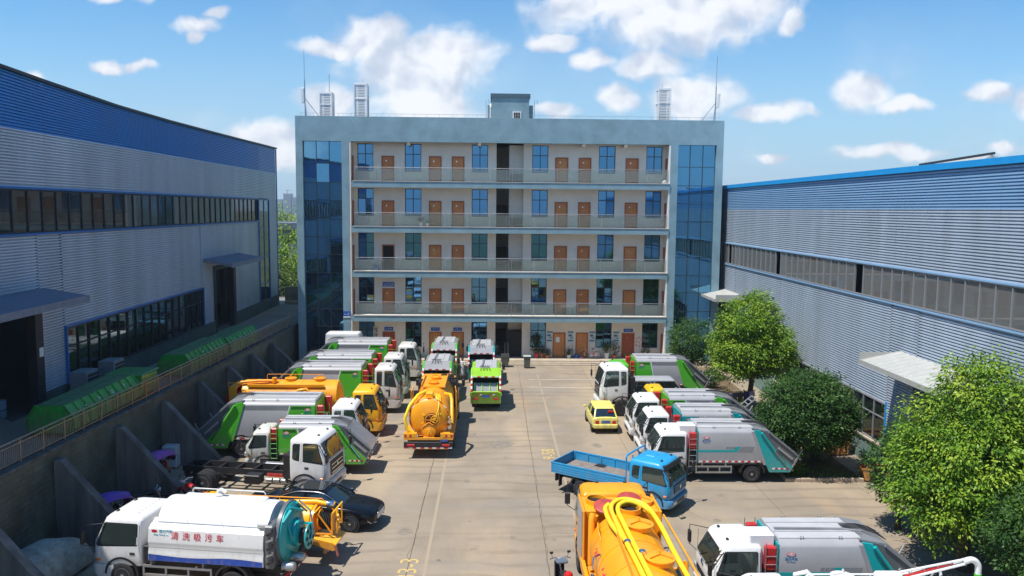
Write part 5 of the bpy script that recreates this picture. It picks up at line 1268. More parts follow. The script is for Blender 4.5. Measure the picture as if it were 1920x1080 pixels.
for x, y in ((5.75, .72), (4.55, -.18)):
    m = MB(); m.lathe([(.36, 0), (.36, .16), (.32, .16), (.32, .02)], 24, 'z', (x, y, 2.84 if x > 5 else 3.0)); o = m.build('open_hatch', ORANGE, T, True)
    m = MB(); m.lathe([(.31, 0), (.31, .01)], 20, 'z', (x, y, 2.88 if x > 5 else 3.04)); m.build('hatch_mouth', INTERIOR, o)
RUST = mat('hatch_red', (.42, .06, .045), .5, noise=.3, nscale=6)
for x, y, z in ((4.95, .52, 3.0), (5.25, -.28, 3.13)):
    m = MB(); m.lathe([(.40, 0), (.40, .05), (.34, .08), (.02, .1)], 24, 'z'); m.xf(Matrix.Translation((x, y, z)) @ Matrix.Rotation(R(-14), 4, 'Y')); m.build('hatch_lid', RUST, T, True)
manhole(T, 5.7, -.75, 2.84, .38, ORANGE); manhole(T, 3.2, -.25, 3.02, .40, ORANGE); manhole(T, .9, -.4, 3.0, .40, ORANGE)
def hosep(pts, r=.078): m = MB(); m.tube(pts, r, 12); return m.build('yellow_hose', HOSE, T, True)
hosep(sm([(-3.8, .15, 3.14), (0, .28, 3.14), (3.0, .42, 3.14), (4.5, .42, 3.13), (5.02, .12, 3.2), (5.05, -.3, 3.2), (4.7, -.75, 3.12), (3.8, -1.0, 2.9), (2.0, -1.12, 2.66), (-1, -1.2, 2.6), (-4, -1.2, 2.6)]))
hosep(sm([(-3.8, -.02, 3.14), (0, .10, 3.14), (3.0, .22, 3.16), (4.4, .22, 3.16), (4.8, -.05, 3.22), (4.8, -.4, 3.2), (4.5, -.85, 3.0), (3.6, -1.08, 2.72), (1.5, -1.2, 2.48), (-4, -1.26, 2.42)]))
hosep(sm([(1.9, .33, 3.12), (3.2, .58, 3.10), (4.5, .60, 3.08), (4.9, .45, 3.1)]))
m = MB(); m.lathe([(.10, 0), (.12, .02), (.12, .14), (.1, .16)], 16, 'x', (1.75, .33, 3.13)); m.lathe([(.10, 0), (.12, .02), (.12, .14), (.1, .16)], 16, 'x', (1.0, .05, 3.16)); m.build('hose_coupling', CHROME, T, True)
m = MB(); m.box(-4, 4.4, .50, .53, 3.0, 3.2); m.build('hose_board', ORANGE, T)
m = MB(); m.tube([(4.3, -1.22, 3.0), (2.2, -1.4, 2.75), (-4, -1.42, 2.7)], .03, 6); m.build('guard_rail', ORANGE, T)
m = MB(); m.tube([(4.4, 1.05, 1.3), (4.4, 1.05, 2.8), (4.5, 1.0, 2.95)], .10, 12); m.tube([(4.75, .9, 1.3), (4.75, .9, 2.8)], .12, 12); m.build('side_pipe', ORANGE, T, True)
m = MB(); m.tube([(3.6, .9, 2.62), (3.7, .95, 2.8), (4.0, .9, 2.85), (4.1, .82, 2.7)], .02, 6); m.tube([(3.2, .9, 2.62), (3.4, .95, 2.82), (3.8, .9, 2.85)], .016, 6); m.build('grab_handle', ORANGE, T)
m = MB(); m.tube([(2.2, 1.28, 2.2), (2.6, 1.2, 2.35), (2.5, 1.0, 2.5)], .03, 6); m.lathe([(.07, -.2), (.07, .2)], 12, 'x', (2.2, 1.25, 1.9)); m.build('side_valve', CHROME, T)
m = MB(); m.tube([(2.5, -1.5, 1.5), (2.5, -1.5, 2.3), (2.3, -1.5, 2.35), (2.2, -1.5, 1.9)], .05, 8); m.tube([(2.4, -1.15, 2.1), (2.4, -1.6, 2.2)], .03, 6); m.build('arm_prop', ORANGE, T)
m = MB(); m.box(2.0, 5.0, 1.2, 1.32, 1.0, 1.3); m.box(.5, 4.9, .9, 1.28, .95, 1.05); m.build('side_deck', ORANGE, T)
for x, z in ((3.0, 2.42), (1.6, 2.5)):
    o = link('lettering', textmesh('吸' if x > 2 else '污', .62, REDTXT), T); o.location = (x, .98 if x > 2 else .93, z); o.rotation_euler = (R(50), 0, pi); 
rear_light_bar(T, -4.4, 1.2, .7)

# ---- white suction truck lower left
T = thing('suction_truck', 'white and blue sewer suction truck with red characters and teal rear door', 'tanker truck', (-8.12, 25.95, 0), R(171.5), GT)
cab(T, 5.0, 3.25, 1.06, .80, 2.42, WHITE, wx=3.95, wr=.43, roofrib=7, belt=.46, grille='body', lamps='high')
chassis(T, -1.4, 4.4, .85); axle(T, 3.95, 1.06, .43, .25); axle(T, .1, 1.1, .43, .25, True)
tank(T, -.95, 2.7, .88, 1.98, WHITE, 0, dish=.25)
HWJ = 1.13
sk = [(HWJ, 1.08), (HWJ, 1.36), (HWJ - .05, 1.52), (HWJ + .0, 1.66), (HWJ - .0, 1.72), (HWJ - .07, 2.12), (HWJ - .20, 2.22), (.62, 2.34)]
for s in (-1, 1):
    m = MB(); m.loft([[(x, s * y, z) for y, z in sk + [(.62, 1.08)]] for x in (-.98, 2.95)]); m.build('side_skirt', WHITE, T, True)
    # blue wave along the skirt
    m = MB(); n = 24; top = []; bot = []
    for k in range(n + 1):
        x = 2.94 - 3.9 * k / n; zt_ = 1.31 + .035 * sin(k / n * 2 * pi * 1.1 + 2.4) - (.0 if k < n * .7 else (k - n * .7) / n * .10)
        top.append((x, s * (HWJ + .004), zt_)); bot.append((x, s * (HWJ + .004), 1.085))
    m.add(top + bot, [(k, k + 1, n + 2 + k, n + 1 + k) for k in range(n)]); m.build('blue_wave', BLUEP, T)
    m = MB(); m.add([(x, y + .003 * s, z + .005) for x, y, z in top] + [(x, y + .003 * s, z - .035) for x, y, z in top], [(k, k + 1, n + 2 + k, n + 1 + k) for k in range(n)]); m.build('white_wave', WHITETXT, T)
    for k, ch in enumerate('清洗吸污车'):
        q = k if s > 0 else 4 - k
        o = link('lettering', textmesh(ch, .27, REDTXT), T); yv = HWJ - .028
        o.location = (2.02 - .385 * q, s * (yv + .006), 1.93); o.rotation_euler = (pi / 2 - R(9), 0, pi) if s > 0 else (pi / 2 - R(9), 0, 0)
    strokes(T, 6, .075, TEALTXT, Matrix.Translation((2.5, s * (HWJ - .034), 1.94)) @ Matrix.Rotation(pi if s > 0 else 0, 4, 'Z') @ Matrix.Rotation(R(-9), 4, 'X'), 8)
    for tx, sz, mt_, x, z in (('程力汽车', .115, TEALTXT, 2.35, 2.06),):
        o = link('lettering', textmesh(tx, sz, mt_), T); o.location = (x, s * (HWJ - .05 if z > 2 else HWJ - .03), z); o.rotation_euler = (pi / 2 - R(9), 0, pi) if s > 0 else (pi / 2 - R(9), 0, 0)
    m = MB(); n = 18; m.add([(2.74 + .10 * cos(2 * pi * i / n), s * (HWJ - .045), 2.06 + .05 * sin(2 * pi * i / n)) for i in range(n)], [list(range(n))]); m.build('logo', REDTXT, T)
    rail_loop(T, 'side_rail', -.7, 2.9, s * .88, 2.26, .17, WHITE, 3, .012)
rail_loop(T, 'top_rail', -.4, 2.2, -.42, 2.76, .24, WHITE, 3, .02)
m = MB(); m.cbox(-.6, 2.3, -.30, .1, 2.82, 2.9, .03); m.lathe([(.16, 0), (.16, .1), (.08, .14), (.07, .22)], 16, 'z', (1.1, -.1, 2.86)); m.tube([(1.1, -.1, 3.06), (1.0, -.1, 3.12), (.85, -.1, 3.02)], .07, 8); m.build('top_fitting', WHITE, T, True)
m = MB(); m.cbox(-1.32, -.985, -1.08, 1.08, 1.0, 2.45, .05); m.build('rear_gear_box', DGREY, T)
for k in range(5):
    m = MB(); z = 1.2 + .24 * k; m.tube([(-1.1, 1.1, z), (-1.3, 1.14, z + .1), (-1.3, 1.12, z + .2)], .04, 6); m.build('valve_pipe', STEEL if k % 2 else FRAME, T)
ring(T, 'door_ring', -1.38, .96, 1.86, DGREY, .06, 32)
m = MB(); m.lathe([(.97, -1.40), (.97, -1.48), (.85, -1.56), (.5, -1.62), (.46, -1.62), (.44, -1.78), (.3, -1.8), (.02, -1.8)], 36, 'x', (0, 0, 1.86)); rd = m.build('rear_door', TEAL, T, True)
m = MB(); m.lathe([(.26, -1.8), (.26, -2.05)], 20, 'x', (0, -.05, 1.72)); m.build('hose_drum', RUBBER, T, True)
m = MB(); m.lathe([(.42, -2.05), (.42, -2.09), (.12, -2.11), (.12, -2.05)], 28, 'x', (0, -.05, 1.72)); dr = m.build('reel_disc', TEAL, T, True)
for k in range(7): a = 2 * pi * k / 7; m = MB(); m.lathe([(.07, -2.113), (.07, -2.11)], 12, 'x', (0, -.05 + .27 * cos(a), 1.72 + .27 * sin(a))); m.build('disc_hole', INTERIOR, dr)
m = MB(); m.bar((-1.5, .75, 2.45), (-1.62, .35, 2.72), .09, .06); m.bar((-1.5, .2, 2.75), (-1.8, -.15, 2.55), .14, .07); m.bar((-1.5, -.4, 2.72), (-1.75, -.62, 2.35), .2, .06); m.build('door_hinge_arm', TEAL, T)
m = MB(); m.tube([(-1.55, -.5, 2.75), (-1.95, -.45, 2.45), (-2.1, -.3, 2.0), (-2.1, -.25, 1.8)], .03, 6); m.build('hose_guide', STEEL, T)
m = MB(); m.bar((-1.7, -.1, 2.12), (-2.15, -.15, 2.12), .1, .05); m.bar((-2.12, -.15, 2.1), (-2.12, -.15, 1.72), .09, .05); m.bar((-1.6, .55, 2.3), (-1.72, .55, 1.9), .08, .05); m.build('reel_bracket', TEAL, T)
m = MB(); m.lathe([(.14, 0), (.14, .35), (.08, .4)], 14, 'x', (-1.1, .85, 2.42)); m.build('pressure_bottle', WHITE, T, True)
m = MB(); m.lathe([(.12, -2.0), (.15, -1.95), (.15, -1.6), (.1, -1.5)], 16, 'x', (0, .25, 1.12)); m.lathe([(.12, -1.9), (.15, -1.85), (.15, -1.5)], 16, 'x', (0, .78, 1.02)); m.build('outlet_valve', STEEL, T, True)
rear_light_bar(T, -1.55, 1.05, .72); side_guard(T, .8, 3.2, 1.1, .55, .85, MIDG); arch(T, .1, 1.13, .54)
m = MB(); m.cbox(2.9, 3.2, -1.0, 1.0, .9, 1.5, .03); m.build('battery_box', FRAME, T)
st = MB(); pts = []
for k in range(10): a = pi / 2 + pi * k / 5; rr_ = .09 if k % 2 == 0 else .036; pts.append((3.55 + rr_ * cos(a), 1.47 + rr_ * sin(a)))
st.prism(pts, 1.046, 1.052); st.build('star_mark', REDTXT, T); m = MB(); m.prism([(3.47, 1.49), (3.32, 1.53), (3.34, 1.44), (3.47, 1.43)], 1.046, 1.051); m.build('wing_mark', REDTXT, T)

# ---- small orange truck behind it
T = thing('suction_truck', 'small orange suction truck with a hose reel, squeezed between white truck and black sedan', 'tanker truck', (-7.35, 28.3, 0), R(173), GT)
cab(T, 4.0, 2.7, .86, .66, 1.95, YEL, wx=3.15, wr=.34, grille='body', lamps='high', tallmirror=False)
chassis(T, -1.2, 3.5, .70); axle(T, 3.15, .86, .34, .19); axle(T, .1, .88, .34, .19, True)
tank(T, -.8, 2.1, .58, 1.24, YEL, 3, dish=.18); rail_loop(T, 'top_rail', -1.15, 2.2, -.30, 1.76, .2, ORANGE, 4, .02); rail_loop(T, 'top_rail', -.6, 2.1, .34, 1.74, .24, ORANGE, 3, .016)
m = MB(); m.cbox(-.4, .5, -.24, .2, 1.78, 1.90, .04); m.tube([(-.1, -.1, 1.88), (-.95, -.1, 1.92), (-1.35, -.1, 1.84)], .085, 10); m.build('top_pipe', YEL, T, True)
m = MB(); m.lathe([(.12, -1.62), (.14, -1.56), (.14, -1.36)], 14, 'x', (0, -.1, 1.84)); m.build('coupling', CHROME, T, True)
m = MB(); m.lathe([(.60, -1.02), (.60, -.92)], 28, 'x', (0, 0, 1.24)); m.box(-1.08, -1.02, -.25, .25, .9, 1.6); m.build('rear_door', ORANGE, T, True)
for y in (-.62, .5): m = MB(); m.bar((-1.72, y, .95), (-1.72, y, 1.72), .05); m.bar((-1.72, y, .97), (-1.12, y, .97), .05); m.bar((-1.72, y, 1.0), (-1.2, y, 1.7), .04); m.build('reel_frame', ORANGE, T)
m = MB(); m.bar((-1.74, -.64, 1.74), (-1.74, .5, 1.74), .05); m.bar((-1.1, -.64, 1.74), (-1.1, .5, 1.74), .05); m.build('reel_frame', YEL, T)
m = MB(); m.lathe([(.24, -1.66), (.24, -1.18)], 22, 'x', (0, .12, 1.34))
for k in range(7): m.lathe([(.24, -1.66 + k * .068), (.285, -1.63 + k * .068), (.24, -1.595 + k * .068)], 22, 'x', (0, .12, 1.34))
m.build('hose_drum', RUBBER, T, True)
for x in (-1.70, -1.18): m = MB(); m.lathe([(.36, x), (.36, x + .03), (.08, x + .035), (.08, x - .01), (.36, x)], 26, 'x', (0, .12, 1.34)); m.build('reel_disc', ORANGE, T, True)
m = MB(); m.tube([(-1.82, .22, 1.85), (-1.86, .30, 1.3), (-1.82, .3, .95)], .05, 8); m.build('hose_guide', YEL, T)
for z in (1.25, 1.42, 1.58): m = MB(); m.lathe([(.07, -1.91), (.07, -1.85)], 12, 'x', (0, .28, z)); m.build('guide_roller', YEL, T, True)
m = MB(); m.prism([(-1.0, .86), (-2.0, .80), (-2.0, .74), (-1.0, .79)], -.2, .95); m.build('rear_tray', YEL, T); m = MB(); m.prism([(-1.05, 1.0), (-1.9, .84), (-1.98, .60), (-1.9, .56), (-1.05, .8)], .93, .97); m.build('tray_side', ORANGE, T)
m = MB(); m.bar((-2.0, .98, .78), (-2.1, 1.02, .42), .12, .04); m.build('mud_flap', REDP, T); rear_light_bar(T, -1.55, .86, .55, ORANGE)

# ---- white tanker with an arm at the bottom edge
T = thing('vacuum_tanker', 'white tanker with white boom and green hose, cut off by the bottom edge', 'tanker truck', (11.6, 20.6, 0), pi, GT)
cab(T, 5.0, 3.4, 1.05, .8, 2.45, WHITE, wx=4.0, wr=.43)
chassis(T, -2.0, 4.5, .9); axle(T, 4.0, 1.08, .43, .25); axle(T, 0, 1.1, .43, .25, True)
tank(T, -1.6, 2.9, .85, 1.72, WHITE, 4, dish=.3)
rail_loop(T, 'top_rail', .2, 2.9, -.35, 2.42, .2, WHITE, 3, .025); manhole(T, 1.9, -.3, 2.45, .3, WHITE)
m = MB(); m.tube([(3.1, -.6, 2.0), (3.1, -.6, 2.5), (2.8, -.55, 2.6), (2.6, -.5, 2.4)], .07, 8); m.build('pipe_bend', WHITE, T, True)
m = MB(); m.cbox(.35, 1.05, -.32, .0, 2.46, 2.76, .05); m.build('arm_base', WHITE, T)
m = MB(); a0, a1 = Vector((.45, -.15, 2.66)), Vector((-1.45, -.3, 3.00))
for o_ in ((0, 0, .10), (0, -.13, -.05), (0, .13, -.05)): m.tube([a0 + Vector(o_), a1 + Vector(o_) * .6], .035, 8)
for k in range(6):
    p = a0 + (a1 - a0) * k / 5; m.tube([p + Vector((0, -.13, -.05)), p + Vector((0, 0, .1)), p + Vector((0, .13, -.05)), p + Vector((0, -.13, -.05))], .018, 5)
m.build('boom', WHITE, T, True)
m = MB(); m.tube(sm([a1, a1 + Vector((-.25, 0, .06)), a1 + Vector((-.42, 0, -.08)), a1 + Vector((-.44, 0, -.35))], 5), .085, 12); m.build('boom_elbow', WHITE, T, True)
m = MB(); m.tube([a1 + Vector((-.44, 0, -.34)), a1 + Vector((-.44, 0, -1.6))], .10, 12); m.build('green_hose', GREEN, T, True)
m = MB(); m.tube([a0 + Vector((-.2, 0, -.02)), a1 + Vector((.3, 0, -.03))], .05, 8); m.build('red_ram', REDP, T, True)
m = MB(); m.tube(sm([(-.9, -.4, 2.3), (-.95, -.5, 2.6), (-.7, -.5, 2.75), (-.5, -.4, 2.6)], 4), .04, 8); m.build('hose_loop', WHITE, T, True)
rear_light_bar(T, -2.1, 1.05, .7)
# ================================================================ REFUSE COMPACTORS
big = dict(front=6.05, cabb=4.5, bf=3.7, hw=1.15, zt=2.9, cz=2.66, wb=4.75, wr=.47, tl=2.25, rearwin=True, xrt=.1)
compactor('refuse_truck', 'green and grey compactor at the left, nearest of four, behind the small white truck', 'garbage truck', (-12.6, 40.45, 0), 0, GREEN, 'green', **big)
compactor('refuse_truck', 'green and grey compactor directly behind the side-on orange tanker', 'garbage truck', (-11.75, 49.2, 0), 0, GREEN, 'green', **dict(big, cz=2.86, dustycab=True))
compactor('refuse_truck', 'green and grey compactor, second from the glass corner of the office', 'garbage truck', (-11.7, 52.95, 0), 0, GREEN, 'green', **dict(big, cz=2.86, dustycab=True))
compactor('refuse_truck', 'green and grey compactor at the far left, closest to the office wall', 'garbage truck', (-11.4, 58.4, 0), 0, GREEN, 'green', **dict(big, dustycab=True))
compactor('refuse_truck', 'small cream cabbed green compactor facing left beside the bare chassis truck', 'garbage truck', (-7.55, 37.75, 0), pi, GREEN, 'green', front=4.15, cabb=2.95, bf=2.5, hw=.93, zt=2.42, cz=2.1, wb=3.2, wr=.36, tl=1.85, cabm=CREAM, cover=MIDG)
sml = dict(front=4.65, cabb=3.05, bf=2.55)
compactor('refuse_truck', 'grey compactor with teal stripe side-on beside the round dark tree', 'garbage truck', (12.1, 36.8, 0), pi, TEAL, 'teal', cabinet=True, **sml)
compactor('refuse_truck', 'compactor with teal front panel, middle of the three parked at the right', 'garbage truck', (12.1, 40.1, 0), pi, TEAL, 'tealfront', zt=2.5, front=4.6, cabb=3.15, bf=2.55)
compactor('refuse_truck', 'green and grey compactor next to the yellow cab at the right', 'garbage truck', (12.15, 43.25, 0), pi, GREEN, 'green', ladder=True, **dict(sml, tl=2.5))
compactor('refuse_truck', 'green cabbed compactor in the far right row below the trees', 'garbage truck', (12.3, 53.1, 0), pi, GREEN, 'green', cabm=GREEN, **dict(sml, zt=2.75, bf=2.75, cabb=3.2, front=4.75))
compactor('refuse_truck', 'grey compactor with teal stripe and red locker, lower right foreground', 'garbage truck', (11.37, 24.3, 0), pi, TEAL, 'teal', cabinet=True, **sml)
rr_ = dict(front=4.3, cabb=3.0, bf=2.5, hw=.93, zt=2.5, cz=2.25, wb=3.3, wr=.37, tl=1.75, open_=True)
compactor('refuse_truck', 'lime green compactor seen from behind in the middle of the yard', 'garbage truck', (-.43, 50.1, 0), pi / 2, LIME, 'lime', **rr_)
compactor('refuse_truck', 'teal edged grey compactor tail-on in front of the porch steps', 'garbage truck', (-.83, 57.25, 0), pi / 2, TEAL, 'tealfront', **dict(rr_, zt=2.7))
compactor('refuse_truck', 'green edged grey compactor tail-on, just ahead of the orange tanker', 'garbage truck', (-3.65, 52.3, 0), pi / 2, GREEN, 'green', **rr_)
compactor('refuse_truck', 'green edged grey compactor tail-on against the porch', 'garbage truck', (-3.6, 59.1, 0), pi / 2, GREEN, 'green', **dict(rr_, front=4.1, cabb=2.9, zt=2.6))

# ================================================================ OTHER VEHICLES
# bare chassis truck
T = thing('chassis_truck', 'white cab truck with bare black chassis and big rear wheels', 'truck', (-12.5, 35.35, 0), R(-10))
cab(T, 5.75, 4.05, 1.17, .86, 2.74, WHITE, rearwin=True, wx=4.75, wr=.5, belt=.5)
chassis(T, -1.35, 5.3, 1.02, .42, .26); axle(T, 4.75, 1.18, .5, .29); axle(T, 0, 1.2, .5, .29, True)
m = MB(); m.cbox(1.9, 2.6, -1.05, -.55, .55, .95, .03)
for k in range(4): m.box(1.88, 2.62, -1.07, -1.05, .60 + k * .09, .64 + k * .09)
m.build('battery_box', PLAST, T); m = MB(); m.lathe([(.2, 2.0), (.26, 2.04), (.26, 3.0), (.2, 3.04)], 18, 'x', (0, .85, .72)); m.build('fuel_tank', STEEL, T, True)
m = MB()
for k in range(3): m.lathe([(.1, 2.8 + k * .35), (.1, 3.05 + k * .35)], 12, 'x', (0, -.75, .7))
m.tube([(1.2, -.5, .7), (2.8, -.7, .68), (3.9, -.75, .66)], .025, 6); m.build('air_reservoir', STEEL, T, True)
for s in (-1, 1):
    m = MB()
    for k in range(4): m.bar((-.8 + .1 * k, s * .55, .62 + .05 * k), (.8 - .1 * k, s * .55, .62 + .05 * k), .09, .04)
    m.build('leaf_spring', FRAME, T)
m = MB(); m.tube([(.3, 0, .6), (3.6, 0, .75)], .06, 10); m.build('drive_shaft', STEEL, T, True)
m = MB(); m.lathe([(.3, -.12), (.46, -.14), (.48, 0), (.46, .14), (.3, .12)], 24, 'z', (-1.0, 0, .62)); m.build('spare_wheel', RUBBER, T, True)
m = MB(); m.box(3.65, 3.98, -.9, .9, .85, 1.9); m.build('air_intake', PLAST, T)
m = MB(); m.box(3.0, 3.7, -1.12, -1.06, .98, 1.12); m.build('warning_board', REDP, T)

# blue flatbed
hd = R(-35); T = thing('flatbed_truck', 'sky blue flatbed lorry with empty drop-side bed parked askew', 'truck', (4.55, 34.55, 0), hd)
cab(T, 4.05, 2.15, .98, .72, 2.2, SKYB, rearwin=True, wx=3.2, wr=.39, sun=True, grille='dark', split=True, belt=.48)
chassis(T, -1.4, 3.6, .8); axle(T, 3.2, .97, .39, .22); axle(T, -.1, 1.0, .39, .22, True)
BEDW = mat('bed_boards', (.22, .18, .15), .85, noise=.3, nscale=4)
for k in range(8): y0 = -.98 + k * .245; MB().box(-1.55, 2.0, y0 + .004, y0 + .241, .93, .965).build('bed_plank', BEDW, T)
for s in (-1, 1):
    m = MB(); y = s * 1.0; m.box(-1.57, 2.0, y - .02, y + .02, .90, 1.36); m.box(-1.57, 2.0, y - .035, y + .035, 1.33, 1.38)
    for z in (1.0, 1.1, 1.2): m.box(-1.57, 2.0, y + s * .02, y + s * .032, z, z + .05)
    for k in range(6): x = -1.5 + k * .68; m.box(x - .025, x + .025, y - s * .045 - .012, y - s * .045 + .03, .97, 1.33)
    m.build('drop_side', SKYB, T)
m = MB(); m.box(-1.61, -1.575, -1.02, 1.02, .90, 1.36); m.box(-1.63, -1.57, -1.03, 1.03, 1.33, 1.38); m.build('tail_board', mat('faded_blue', (.03, .22, .40), .6, noise=.3), T)
m = MB()
for y in (-.95, -.3, .3, .95): m.tube([(2.02, y, .9), (2.02, y, 2.15)], .03, 6)
m.tube(sm([(2.02, -.95, 2.1), (2.02, -.93, 2.25), (2.02, -.7, 2.3), (2.02, .7, 2.3), (2.02, .93, 2.25), (2.02, .95, 2.1)], 4), .04, 8); m.build('headboard_frame', SKYB, T)
m = MB(); m.cbox(2.6, 3.0, -.25, .25, 2.2, 2.25, .02); m.build('roof_hatch', SKYB, T)
for s in (-1, 1): m = MB(); m.box(-1.2, -1.15, s * .95 - .12, s * .95 + .12, .35, .85); m.build('mud_flap', PLAST, T)
arch(T, -.1, 1.0, .5); rear_light_bar(T, -1.5, .8, .62); strokes(T, 5, .09, WHITETXT, Matrix.Translation((3.0, -.99, 1.0)), 12)

# white tractor-like truck at the right
T = thing('chassis_truck', 'white heavy truck cab with dark grille facing left behind the yellow hatchback', 'truck', (13.7, 49.2, 0), R(183))
cab(T, 7.2, 5.45, 1.17, .92, 3.0, WHITE, rearwin=True, wx=5.85, wr=.52, belt=.5, slope=.26)
chassis(T, -.9, 6.7, .98, .40); axle(T, 5.85, 1.2, .52, .3, rim=RIMD); axle(T, 0, 1.2, .5, .29, True)
m = MB(); m.cbox(5.0, 5.38, -1.0, 1.0, 1.0, 2.4, .04); m.tube([(5.2, .8, 2.4), (5.2, .8, 2.75)], .09, 8); m.build('air_filter', PLAST, T)

# yellow cab light truck
T = thing('light_truck', 'light truck of which only the yellow cab roof shows, at the right', 'truck', (12.6, 46.1, 0), pi)
cab(T, 3.9, 2.55, .9, .72, 2.28, YEL, wx=3.1, wr=.38, tallmirror=False); chassis(T, -1.2, 3.4, .78); axle(T, 3.1, .9, .38, .2); axle(T, 0, .92, .38, .2, True)
m = MB(); m.box(-1.4, 2.4, -.92, .92, .82, .95); m.build('deck', ORANGE, T); m = MB(); m.cbox(1.9, 2.35, -.5, .5, .95, 1.5, .03); m.build('tool_locker', REDP, T)

# ---- passenger cars
def car(T, st, gh, mt, glass=CARGL, wx=(1.4, -1.4), wr=.32, ww=.2, rim=None, roof=None, tl=None):
    """st: stations (x, half width, z low, z top); gh: greenhouse (xb0, xt0, xt1, xb1, zbelt, zroof, hwb, hwt)"""
    S4 = [Vector((q[0], q[1], q[2], q[3])) for q in st]; fine = []; S5 = [S4[0] * 2 - S4[1]] + S4 + [S4[-1] * 2 - S4[-2]]
    for i in range(1, len(S5) - 2):
        for k in range(4):
            t = k / 4; p0, p1, p2, p3 = S5[i - 1:i + 3]
            fine.append(.5 * ((2 * p1) + (-p0 + p2) * t + (2 * p0 - 5 * p1 + 4 * p2 - p3) * t * t + (-p0 + 3 * p1 - 3 * p2 + p3) * t ** 3))
    fine.append(S4[-1]); rings = []
    for x, hw, zl, zt in fine:
        half = [(.80, 0), (.93, .05), (.985, .16), (1.0, .34), (.995, .55), (.985, .70), (.965, .80), (.93, .89), (.86, .955), (.72, .99), (.45, 1.01), (0, 1.02)]
        rings.append([(x, -hw * a_, zl + (zt - zl) * b_) for a_, b_ in half] + [(x, hw * a_, zl + (zt - zl) * b_) for a_, b_ in half[-2::-1]])
    m = MB(); m.loft(rings); b = m.build('body', mt, T, True)
    xb0, xt0, xt1, xb1, zb, zr, hb, ht = gh
    def level(f, grow=0., n=5):
        z = zb + (zr - zb) * f; a = xb0 + (xt0 - xb0) * f; c = xb1 + (xt1 - xb1) * f; h = hb + (ht - hb) * f; r = .2; pts = []
        for cx_, sx, sy, a0 in ((c - r, 1, -1, -pi / 2), (c - r, 1, 1, 0), (a + r, -1, 1, pi / 2), (a + r, -1, -1, pi)):
            for k in range(n):
                t = a0 + pi / 2 * k / (n - 1); pts.append((cx_ + (r + grow) * cos(t), sy * (h - r) + (r + grow) * sin(t), z))
        return pts
    m = MB(); m.loft([level(f) for f in (0, .35, .7, .95)]); m.build('windows', glass, T, True)
    top = [level(.90, .012), level(1.0, -.01), [(p[0] * .9 + (xt0 + xt1) * .05, p[1] * .8, zr + .03) for p in level(1.0)], [(p[0] * .55 + (xt0 + xt1) * .225, p[1] * .5, zr + .05) for p in level(1.0)]]
    m = MB(); m.loft(top); m.build('roof', roof or mt, T, True)
    for s in (-1, 1):   # pillars
        for (x0, x1) in ((xb0 + .04, xt0 + .03), (xb1 - .04, xt1 - .03), ((xb0 + xb1) / 2 - .05, (xt0 + xt1) / 2 - .06)):
            m = MB(); m.bar((x0, s * (hb - (.06 if x0 != (xb0 + xb1) / 2 - .05 else -.004)), zb), (x1, s * (ht - (.06 if x0 != (xb0 + xb1) / 2 - .05 else -.004)), zr - .02), .07, .05); m.build('pillar', mt, T)
    for x in wx:
        for s in (-1, 1):
            hw = max(q[1] for q in st); wheel(T, x, s * (hw - ww / 2 - .01), wr, ww, s, rim)
            m = MB(); m.lathe([(wr + .015, 0), (wr + .06, 0), (wr + .06, .012), (wr + .015, .012), (wr + .015, 0)], 24, 'y', (x, s * (hw - .012) - .006, wr), cap=False); m.build('arch_trim', PLAST, T)
    f = st[-1]; r_ = st[0]
    for s in (-1, 1):
        m = MB(); m.cbox(f[0] - .25, f[0] - .01, s * f[1] * .72 - .16, s * f[1] * .72 + .16, f[3] - .25, f[3] - .10, .04); m.build('headlamp', LAMP, T)
        m = MB(); m.cbox(r_[0] - .012, r_[0] + .1, s * r_[1] * .80 - .12, s * r_[1] * .80 + .12, r_[3] - (.30 if tl is None else tl), r_[3] - .06, .03); m.build('tail_lamp', RED, T)
        m = MB(); x = xb1 - .25; m.cbox(x - .06, x + .08, s * (hb + .16) - .08, s * (hb + .16) + .08, zb + .0, zb + .14, .03); m.bar((x, s * hb, zb + .03), (x, s * (hb + .1), zb + .06), .03); m.build('mirror', mt, T)
    m = MB(); m.box(f[0] - .02, f[0] + .012, -.26, .26, f[2] + .22, f[2] + .36); m.build('grille', PLAST, T)
    m = MB(); m.box(r_[0] - .016, r_[0] + .02, -.24, .24, r_[2] + .24, r_[2] + .38); m.build('number_plate', BLUEP, T)
    return b
T = thing('sedan', 'glossy black sedan with panoramic roof and multi-spoke wheels', 'car', (-6.85, 31.25, 0), R(-11))
car(T, [(-2.46, .62, .42, .86), (-2.36, .82, .32, .98), (-2.0, .90, .26, 1.02), (-1.2, .925, .22, 1.0), (0, .93, .2, .98), (1.0, .93, .2, .97), (1.7, .91, .24, .90), (2.2, .84, .3, .80), (2.40, .70, .36, .70), (2.46, .5, .42, .62)],
    (-1.95, -1.0, .35, 1.15, .95, 1.42, .84, .60), BLACKP, wx=(1.52, -1.42), wr=.345, ww=.23, rim=CHROME)
m = MB(); m.box(-.75, .28, -.48, .48, 1.462, 1.474); m.build('glass_roof', glassmat('roof_glass', (.85, .85, .85), .25, (.05, .05, .05)), T)
for s in (-1, 1): m = MB(); m.tube(sm([(-1.9, s * .86, .99), (-1.0, s * .69, 1.36), (-.3, s * .655, 1.43), (.4, s * .68, 1.38), (1.2, s * .86, 1.0)], 5), .012, 5); m.build('chrome_trim', CHROME, T)
m = MB(); m.cbox(2.44, 2.49, -.36, .36, .42, .68, .04); 
for k in range(4): m.box(2.488, 2.498, -.33, .33, .45 + k * .055, .465 + k * .055)
m.build('front_grille', CHROME, T)
